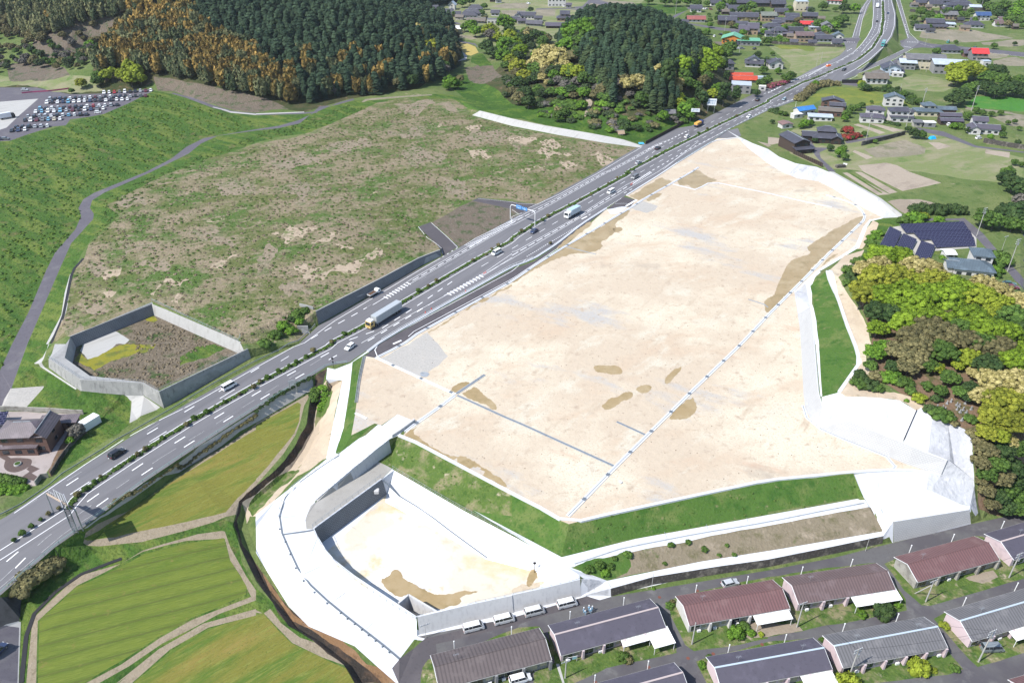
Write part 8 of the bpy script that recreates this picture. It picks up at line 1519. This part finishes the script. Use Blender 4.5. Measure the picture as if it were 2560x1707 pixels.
# blue direction sign gantry
pl = W(*px1("z7 940,470")[:2], 0); pr = W(*px1("z7 1540,650")[:2], 0); gd = pr - pl; gl = gd.length; gd.normalize(); ga2 = math.atan2(gd.y, gd.x)
t = thing('sign_gantry', "white portal gantry with two blue direction signs over the left carriageway", 'sign gantry', pl, ga2)
b = MB(); b.tube((0, 0, 0), (0, 0, 6.0), .15, n=8); b.tube((0, 0, 6.0), (.7, 0, 6.9), .15, n=8); b.build('post', M_wht, t); b = MB(); b.tube((gl, 0, 0), (gl, 0, 6.0), .15, n=8); b.tube((gl, 0, 6.0), (gl - .7, 0, 6.9), .15, n=8); b.build('post', M_wht, t); MB().tube((.7, 0, 6.9), (gl - .7, 0, 6.9), .14, n=8).build('beam', M_wht, t)
def glyphs(mb, x0, x1, z0, z1, y, rows, rs):
    h = (z1 - z0) / rows
    for r_ in range(rows):
        x = x0 + .15
        while x < x1 - .35:
            if rs.random() < .8:
                zz = z0 + h * r_ + h * .2
                mb.box(x, x + .06, y - .02, y, zz, zz + h * .6); mb.box(x, x + .28, y - .02, y, zz + h * .25, zz + h * .34); mb.box(x + .12, x + .18, y - .02, y, zz, zz + h * .6); mb.box(x, x + .28, y - .02, y, zz + h * .5, zz + h * .6)
            x += .42
for x0, x1, z0, z1 in ((3.4, 6.2, 6.0, 7.7), (6.4, 9.2, 6.1, 7.5)):
    o = MB().box(x0, x1, -.26, -.18, z0, z1).build('sign_board', M_sblue, t); mb = MB(); glyphs(mb, x0, x1, z0 + .7, z1 - .1, -.262, 2, random.Random(int(x0 * 10))); xm = (x0 + x1) / 2
    mb.box(xm - .07, xm + .07, -.285, -.265, z0 + .1, z0 + .95); mb.box(x0 + .4, x1 - .4, -.285, -.265, z0 + .42, z0 + .54); mb.build('lettering', M_txt, o, fixn=False)
def board(label, tile, x, y, w, h, zb, rz, m, tx=None, cat='billboard', posts=((-.35), (.35))):
    px, py = tpx(tile, x, y); p = G(px, py); t = thing('billboard' if cat == 'billboard' else 'road_sign', label, cat, p, rz)
    for q in posts: MB().tube((q * w, .1, -.2), (q * w, .1, zb + h * .8), .07 if w < 2 else .12, n=6).build('post', M_steel, t)
    o = MB().box(-w / 2, w / 2, -.05, .05, zb, zb + h).build('board', m, t)
    if tx: mb = MB(); glyphs(mb, -w / 2 + .3, w / 2 - .3, zb + h * .15, zb + h * .85, -.07, tx[0], random.Random(5)); mb.build('lettering', tx[1], o, fixn=False)
    return t
BLT = flat('blue_lettering', (.05, .18, .35)); MW2 = flat('billboard_white', (.6, .62, .63), rough=.5)
board("white billboard with pale blue lettering between the columnar trees", 't20', 1810, 1030, 5.5, 4, 4.5, -.12, MW2, (2, BLT)); board("small white sign board on a single pole beside the dump truck", 't20', 1660, 1115, 5, 2, 6.0, -.1, MW2, (2, BLT), posts=(-.48,))
t = thing('road_sign', "black-faced warning sign on a post at the head of the footpath", 'road sign', G(*tpx('t12', 708, 215)), 0); MB().tube((0, 0, 0), (0, 0, 4.2), .06, n=6).build('post', M_blk, t); MB().box(-.25, .25, -.06, .06, 1.8, 2.3).build('plate', M_blk, t); MB().tube((0, -.05, 3.4), (0, .05, 3.4), .4, n=12).build('disc', M_blk, t)
board("grey sign board on two posts at the guard rail above the barley", 't12', 345, 440, 2.0, 1.2, 3.2, .35, M_sback, None, 'road sign', (-.45, .45)); 
t = thing('mirror_post', "white-topped curved mirror on a pole inside the white basin", 'mirror', G(*tpx('t23', 205, 560)) , 0); MB().tube((0, 0, -2), (0, 0, 3), .06, n=6).build('post', M_blk, t); MB().tube((0, -.04, 3.2), (0, .04, 3.2), .38, n=14).build('mirror', M_blk, t)
# crash cushion and cones
t = thing('crash_cushion', "orange crash cushion at the nose of the highway exit", 'crash cushion', G(*tpx('t30', 552, 606)), .4); MB().box(-1.8, 1.8, -.8, .8, 0, 1.1, taper=.15).build('body', flat('orange_plastic', (.6, .12, .03)), t); MB().box(-1.7, -1.5, -.7, .7, 1.1, 1.6).build('plate', M_wht, t)
CONE = MB().tube((0, 0, 0), (0, 0, .75), .2, .04, 10).box(-.25, .25, -.25, .25, 0, .04).mesh('cone', flat('cone_red', (.45, .06, .04)))
for k, (tl, x, y) in enumerate((('t11', 2080, 925), ('t11', 2095, 918), ('t11', 1912, 1088), ('t11', 1545, 1283), ('t21', 1095, 108), ('t21', 1085, 118), ('t11', 1600, 1250))):
    o = link('traffic_cone', CONE, None, G(*tpx(tl, x, y))); kind(o, None, 'traffic cone', "red traffic cone on the painted strip between highway and side lane", 'red cones along the painted strip')
# white basin furniture
ob = W(*px1("t13 1390,760")[:2], RIMZ); c0 = W(*px1("t13 1300,835")[:2], RIMZ); c1 = W(*px1("t13 1650,915")[:2], RIMZ); t = thing('outlet_box', "white concrete outlet chamber with open top in the corner of the basin", 'outlet chamber', ob)
def tw(a, b, th, z0, z1):
    d = (b - a).normalized(); n = Vector((-d.y, d.x, 0)) * th / 2; q = [(a - n), (b - n), (b + n), (a + n)]; return MB().prism([(p.x, p.y) for p in q], z0, z1)
tw(Vector((0, 0, 0)), c0 - ob, .4, FLZ - RIMZ, .05).build('side_wall', M_newwall, t); tw(Vector((0, 0, 0)), c1 - ob, .4, FLZ - RIMZ, .05).build('side_wall', M_newwall, t)
gt = c1 - ob; MB().box(1.0, 4.6, .25, .9, FLZ - RIMZ, -1.2, M=Matrix.Rotation(math.atan2(gt.y, gt.x), 4, 'Z')).build('screen', M_chassis, t)
t = thing('overflow_pipe', "short white pipe sticking out of the dark block wall of the basin", 'pipe', PR[0].lerp(PR[1], .12) + Vector((.5, -.3, -1.6))); MB().box(-.6, .6, -1.0, .3, -.5, .4).build('spout', M_newwall, t)
# pipe fence of the small sand lot
t = thing('pipe_fence', "row of grey pipes edging the small sand lot at the green slope", 'pipes', GS("t12 995,112")[0])
for k in (0, 1, 2):
    P = drape(resample([Vector((p.x, p.y, 0)) for p in offset(GS("t12 998,112 950,330 912,625"), -.35 * k)], 5), .12); c = t.location; b = MB()
    for a, q in zip(P, P[1:]): b.tube(a - c, q - c, .09, n=6, cap=False)
    b.build('pipe', M_greych, t, fixn=False)
channel("small white channel at the lower end of the small sand lot", "t12 905,628 1010,680", .7, .12, M_conc)
lowwall("low concrete upstand on the pond side of the ramp head", "t12 1450,705 1320,800 1210,872", .9, M_newwall, .25, 'parapet')
# headwall beside the highway
t = thing('headwall', "grey concrete culvert headwall beside the highway below the block wall", 'headwall', GS("t11 430,1440")[0]); MB().box(-1.8, 1.8, -.2, .2, -.5, 1.6).build('wall', M_oldc, t); MB().side([(0, -.5), (2.6, -.5), (2.6, 0), (0, 1.5)], -1.8, -1.5).build('wing', M_oldc, t); MB().side([(0, -.5), (-2.6, -.5), (-2.6, 0), (0, 1.5)], 1.5, 1.8).build('wing', M_oldc, t)
lowwall("triangular concrete wing wall at the left end of the block wall", "t11 400,1222 570,1285", 1.0, M_oldc, .4, 'wing_wall')
# tombs at the foot of the knoll
TB = [MB().box(-.35, .35, -.35, .35, 0, .25).box(-.25, .25, -.25, .25, .25, .45).box(-.14, .14, -.14, .14, .45, 1.1).mesh('tombstone', M_oldc), MB().box(-.3, .3, -.3, .3, 0, .3).box(-.2, .2, -.12, .12, .3, 1.2).mesh('tombstone', M_oldc)]
for k, (x, y) in enumerate(((1540,580),(1590,590),(1612,600),(1665,530),(1720,560),(1722,600),(1750,625),(1778,605),(1805,632),(1850,600),(1795,545),(1690,690),(1630,545),(1740,575),(1765,700))):
    o = link('tombstone', TB[k % 2], None, G(*tpx('t32', x, y)), rnd.uniform(0, 3)); o.scale = (.9, .9, 1); kind(o, None, 'tombstone', "small weathered grey tombstone on the brown ground under the knoll trees", 'old tombstones on the knoll')
# blue tarp, blooms, bits
simple('tarpaulin', "crumpled bright blue tarpaulin on the grass below the lane", 'tarpaulin', 'z5', 590, 700, [('cover', MB().box(-1.8, 1.8, -1.2, 1.2, 0, 1.3, taper=.6), flat('tarp_blue', (.01, .28, .62)))], .3)
simple('tarpaulin', "small blue tarpaulin at the right end of the slab wall", 'tarpaulin', 't20', 1178, 1310, [('cover', MB().box(-1.6, 1.6, -1, 1, 0, .5, taper=.4), flat('tarp_sky', (.06, .3, .55)))], 0)
simple('dish_rack', "white bathtub and junk beside the garden hut right of the fence", 'junk', 'z4', 1250, 1010, [('tub', MB().box(-1, 1, -.4, .4, 0, .6, taper=.1), M_wht)], -.5)
simple('stone_hut', "small dark block pen on the grass above the striped plots", 'pen', 'z4', 1180, 1050, [('wall', MB().box(-2.3, 2.3, -1, 1, 0, 1.3), M_stone)], .15)
simple('flower_ring', "round stone planter in the dark paved circle of the courtyard", 'planter', 'z6', 305, 955, [('ring', MB().tube((0, 0, 0), (0, 0, .35), 1.0, .9, 20), M_slab), ('soil', MB().tube((0, 0, .35), (0, 0, .4), .75, .7, 16), F_mid)], 0)
for k, (x, y) in enumerate(((1345, 785), (1605, 1340), (1835, 1300), (1245, 1420), (1690, 725), (760, 1560), (2280, 1215))):
    p = G(*tpx('t23', x, y)); o = MB().tube((0, 0, 0), (0, 0, .03), .38, n=16).build('manhole_cover', flat('rusty_iron', (.13, .05, .035))); o.location = p + Vector((0, 0, .01)); kind(o, None, 'manhole cover', "rust-coloured manhole cover set in the estate street", 'manhole covers in the estate streets')
t = simple('clothes_rack', "white laundry pole with blue-white cloth before the slate-roofed row house", 'laundry', 't23', 545, 1375, [('bar', MB().tube((-1.2, 0, 1.7), (1.2, 0, 1.7), .04, n=5), M_wht), ('stand', MB().tube((-1.1, 0, 0), (-1.1, 0, 1.7), .04, n=5).tube((1.1, 0, 0), (1.1, 0, 1.7), .04, n=5), M_wht), ('cloth', MB().box(.1, 1.0, -.03, .03, .8, 1.7), flat('laundry_cloth', (.25, .42, .45)))], .25)
# people
def person(label, tile, x, y, rz, lean=0, bag=False):
    p = G(*tpx(tile, x, y)) + Vector((0, 0, .02)); t = thing('person', label, 'person', p, rz); J = {}
    V = [(0, 0, .95), (0, .0, 1.2), (0, lean * .3, 1.42), (0, lean * .4, 1.52), (0, .02 + lean * .45, 1.63), (0, .02 + lean * .45, 1.72),
         (-.1, 0, .9), (-.11, .04, .5), (-.11, 0, .1), (-.11, .14, .05), (.1, 0, .9), (.12, -.03, .5), (.12, -.05, .1), (.12, .09, .05),
         (-.2, lean * .3, 1.4), (-.26, .05, 1.12), (-.2, .28, 1.05), (-.19, .36, 1.06), (.2, lean * .3, 1.4), (.27, .02, 1.12), (.24, .2, .98), (.23, .28, .97)]
    Ed = [(0, 1), (1, 2), (2, 3), (3, 4), (4, 5), (0, 6), (6, 7), (7, 8), (8, 9), (0, 10), (10, 11), (11, 12), (12, 13), (2, 14), (14, 15), (15, 16), (16, 17), (2, 18), (18, 19), (19, 20), (20, 21)]
    rad = [.15, .15, .15, .06, .1, .085, .1, .075, .05, .045, .1, .075, .05, .045, .075, .05, .04, .035, .075, .05, .04, .035]
    me = bpy.data.meshes.new('body'); me.from_pydata(V, Ed, []); o = link('body', me); sk = o.modifiers.new('s', 'SKIN'); sk.use_smooth_shade = True
    for i, r_ in enumerate(rad): me.skin_vertices[0].data[i].radius = (r_, r_ * .85)
    me.skin_vertices[0].data[0].use_root = True; o.modifiers.new('d', 'SUBSURF').levels = 1
    dg = bpy.context.evaluated_depsgraph_get(); m2 = bpy.data.meshes.new_from_object(o.evaluated_get(dg)); o.modifiers.clear(); o.data = m2; m2.materials.clear(); m2.materials.append(M_uni); m2.materials.append(M_skin); m2.materials.append(M_blk)
    for pg in m2.polygons:
        z = pg.center.z; x_ = pg.center.y
        pg.material_index = 1 if z > 1.5 or (x_ > .3 and .9 < z < 1.15) else (2 if z < .1 else 0)
    o.parent = t
    MB().tube((0, .02 + lean * .45, 1.68), (0, .02 + lean * .45, 1.83), .13, .07, 12).tube((0, .08 + lean * .45, 1.68), (0, .08 + lean * .45, 1.7), .14, .14, 12).build('helmet', M_wht, t, smooth=False)
    f = MB()
    for s in (-1, 1): f.box(s * .035 - .012, s * .035 + .012, .11 + lean * .45, .125 + lean * .45, 1.63, 1.645)
    f.box(-.01, .01, .12 + lean * .45, .145 + lean * .45, 1.59, 1.625); f.build('face', M_blk, t)
    if bag: MB().box(-.2, .2, .28, .32, .85, 1.15).build('clipboard', M_wht, t)
    return t
M_uni = flat('pale_blue_workwear', (.2, .36, .5), rough=.9); M_skin = flat('skin', (.4, .24, .16), rough=.6)
person("worker in pale blue standing apart on the left of the group", 't23', 655, 925, 1.2); person("worker in pale blue at the back of the group facing the vans", 't23', 702, 910, .3, .2, True); person("worker in pale blue bending forward in front of the group", 't23', 668, 945, 2.6, .5); person("worker in pale blue on the right of the group", 't23', 728, 912, -1.5); person("worker in pale blue between the two others near the slate roof", 't23', 714, 932, 3.0, .1)
# loose stones and rubble dots on the sand: countless
rs = np.random.RandomState(4); parts = []; padxy = [(p.x, p.y) for p in GS("t12 1340,820 1440,700 1830,460 1130,150 t11 1500,1500 2334,1020 t21 480,700 1100,340 t30 0,1500 t31 780,420 300,990 t32 330,560 560,820 1180,1080 t22 2334,1230 t23 700,60")]
def fs(x, y):
    if rs.rand() < .6 and inpoly(x, y, padxy): parts.append((IV * rs.uniform(.04, .2) * np.array([1, 1, .6]) + np.array([x, y, zat(x, y)]), IF, np.full(len(IV), .5)))
scatter(-90, 170, 130, 420, 3.6, fs)
o = link('gravel', np_mesh('gravel', join(parts), flat('brown_stone', (.15, .12, .085)))); o['kind'] = 'stuff'; o['category'] = 'gravel'; o['label'] = "small loose stones scattered over the sand pad"
# slab sheets and details on the car park
lowwall("pink and white barrier line at the upper edge of the car park", "t00 200,855 300,845 460,835 640,810", .8, flat('barrier_pink', (.3, .06, .12)), .2, 'barrier')
HOUSES = [o for o in bpy.data.objects if o.parent is None and o.get('category') in ('house', 'warehouse', 'shop', 'barn', 'garage', 'shed', 'storehouse', 'hall', 'building', 'workshop')]
for o in bpy.data.objects:
    if o.parent is None and o.get('category') in ('garden tree', 'village tree'):
        h = min(HOUSES, key=lambda q: (q.location - o.location).length); w0 = 'tree' if 'tree' not in o['label'] else o['label'].split(' tree')[0] + ' tree'
        near = h['label'].split(' near ')[0].split(' beside ')[0].split(' behind ')[0].split(' among ')[0]
        o['label'] = ("%s near the %s" % (w0, near)) if o['category'] == 'garden tree' else ("%s beside the %s" % (w0 if w0 != 'garden tree' else 'small garden tree', near))
        o['label'] = ' '.join(o['label'].split()[:12])
def ordw(n):
    if n < 20: return NM[n]
    tn = ['twentieth', 'thirtieth', 'fortieth', 'fiftieth', 'sixtieth']; tc = ['twenty', 'thirty', 'forty', 'fifty', 'sixty']; n += 1
    return tn[n // 10 - 2] if n % 10 == 0 else tc[n // 10 - 2] + '-' + NM[n % 10 - 1]
ms = sorted([o for o in bpy.data.objects if o.name.startswith('median_shrub')], key=lambda o: o.location.y)
for i, o in enumerate(ms): o['label'] = "small shrub in the highway median, %s counted from the lower left" % ordw(i)
# thin spring haze
hz = MB().box(-1480, 1480, -40, 3550, -16, 172).build('haze', None) if 0 else None
hm = bpy.data.materials.new('haze'); hm.use_nodes = True; hn = hm.node_tree; hn.nodes.remove(hn.nodes['Principled BSDF']); pv = hn.nodes.new('ShaderNodeVolumePrincipled'); pv.inputs['Density'].default_value = .00004; pv.inputs['Color'].default_value = (.85, .9, 1, 1); pv.inputs['Anisotropy'].default_value = .2
hn.links.new(pv.outputs[0], hn.nodes['Material Output'].inputs['Volume']); zmx = max(v_.z for v_ in TV); zmn = min(v_.z for v_ in TV)
ho = MB().box(-1560, 1560, -60, 3700, zmn - 1.5, max(zmx + 20, CAM_H + 12)).build('haze', hm); ho['kind'] = 'stuff'; ho['category'] = 'haze'; ho['label'] = "thin pale haze in the air over the valley"
# unique labels: neighbours that share one are told apart by place
NUM = NM + ['twenty-first', 'twenty-second', 'twenty-third', 'twenty-fourth', 'twenty-fifth', 'twenty-sixth']
by = {}
for o in bpy.data.objects:
    if o.parent is None and 'label' in o and o.get('kind') != 'stuff': by.setdefault(o['label'], []).append(o)
for lb, L in by.items():
    if 1 < len(L) <= 20 and 'cone' not in lb and len(lb.split()) <= 12:
        L.sort(key=lambda o: proj(o.location)[0])
        for i, o in enumerate(L): o['label'] = lb + (", leftmost" if i == 0 else ", rightmost" if i == len(L) - 1 else ", %s from the left" % NUM[i])
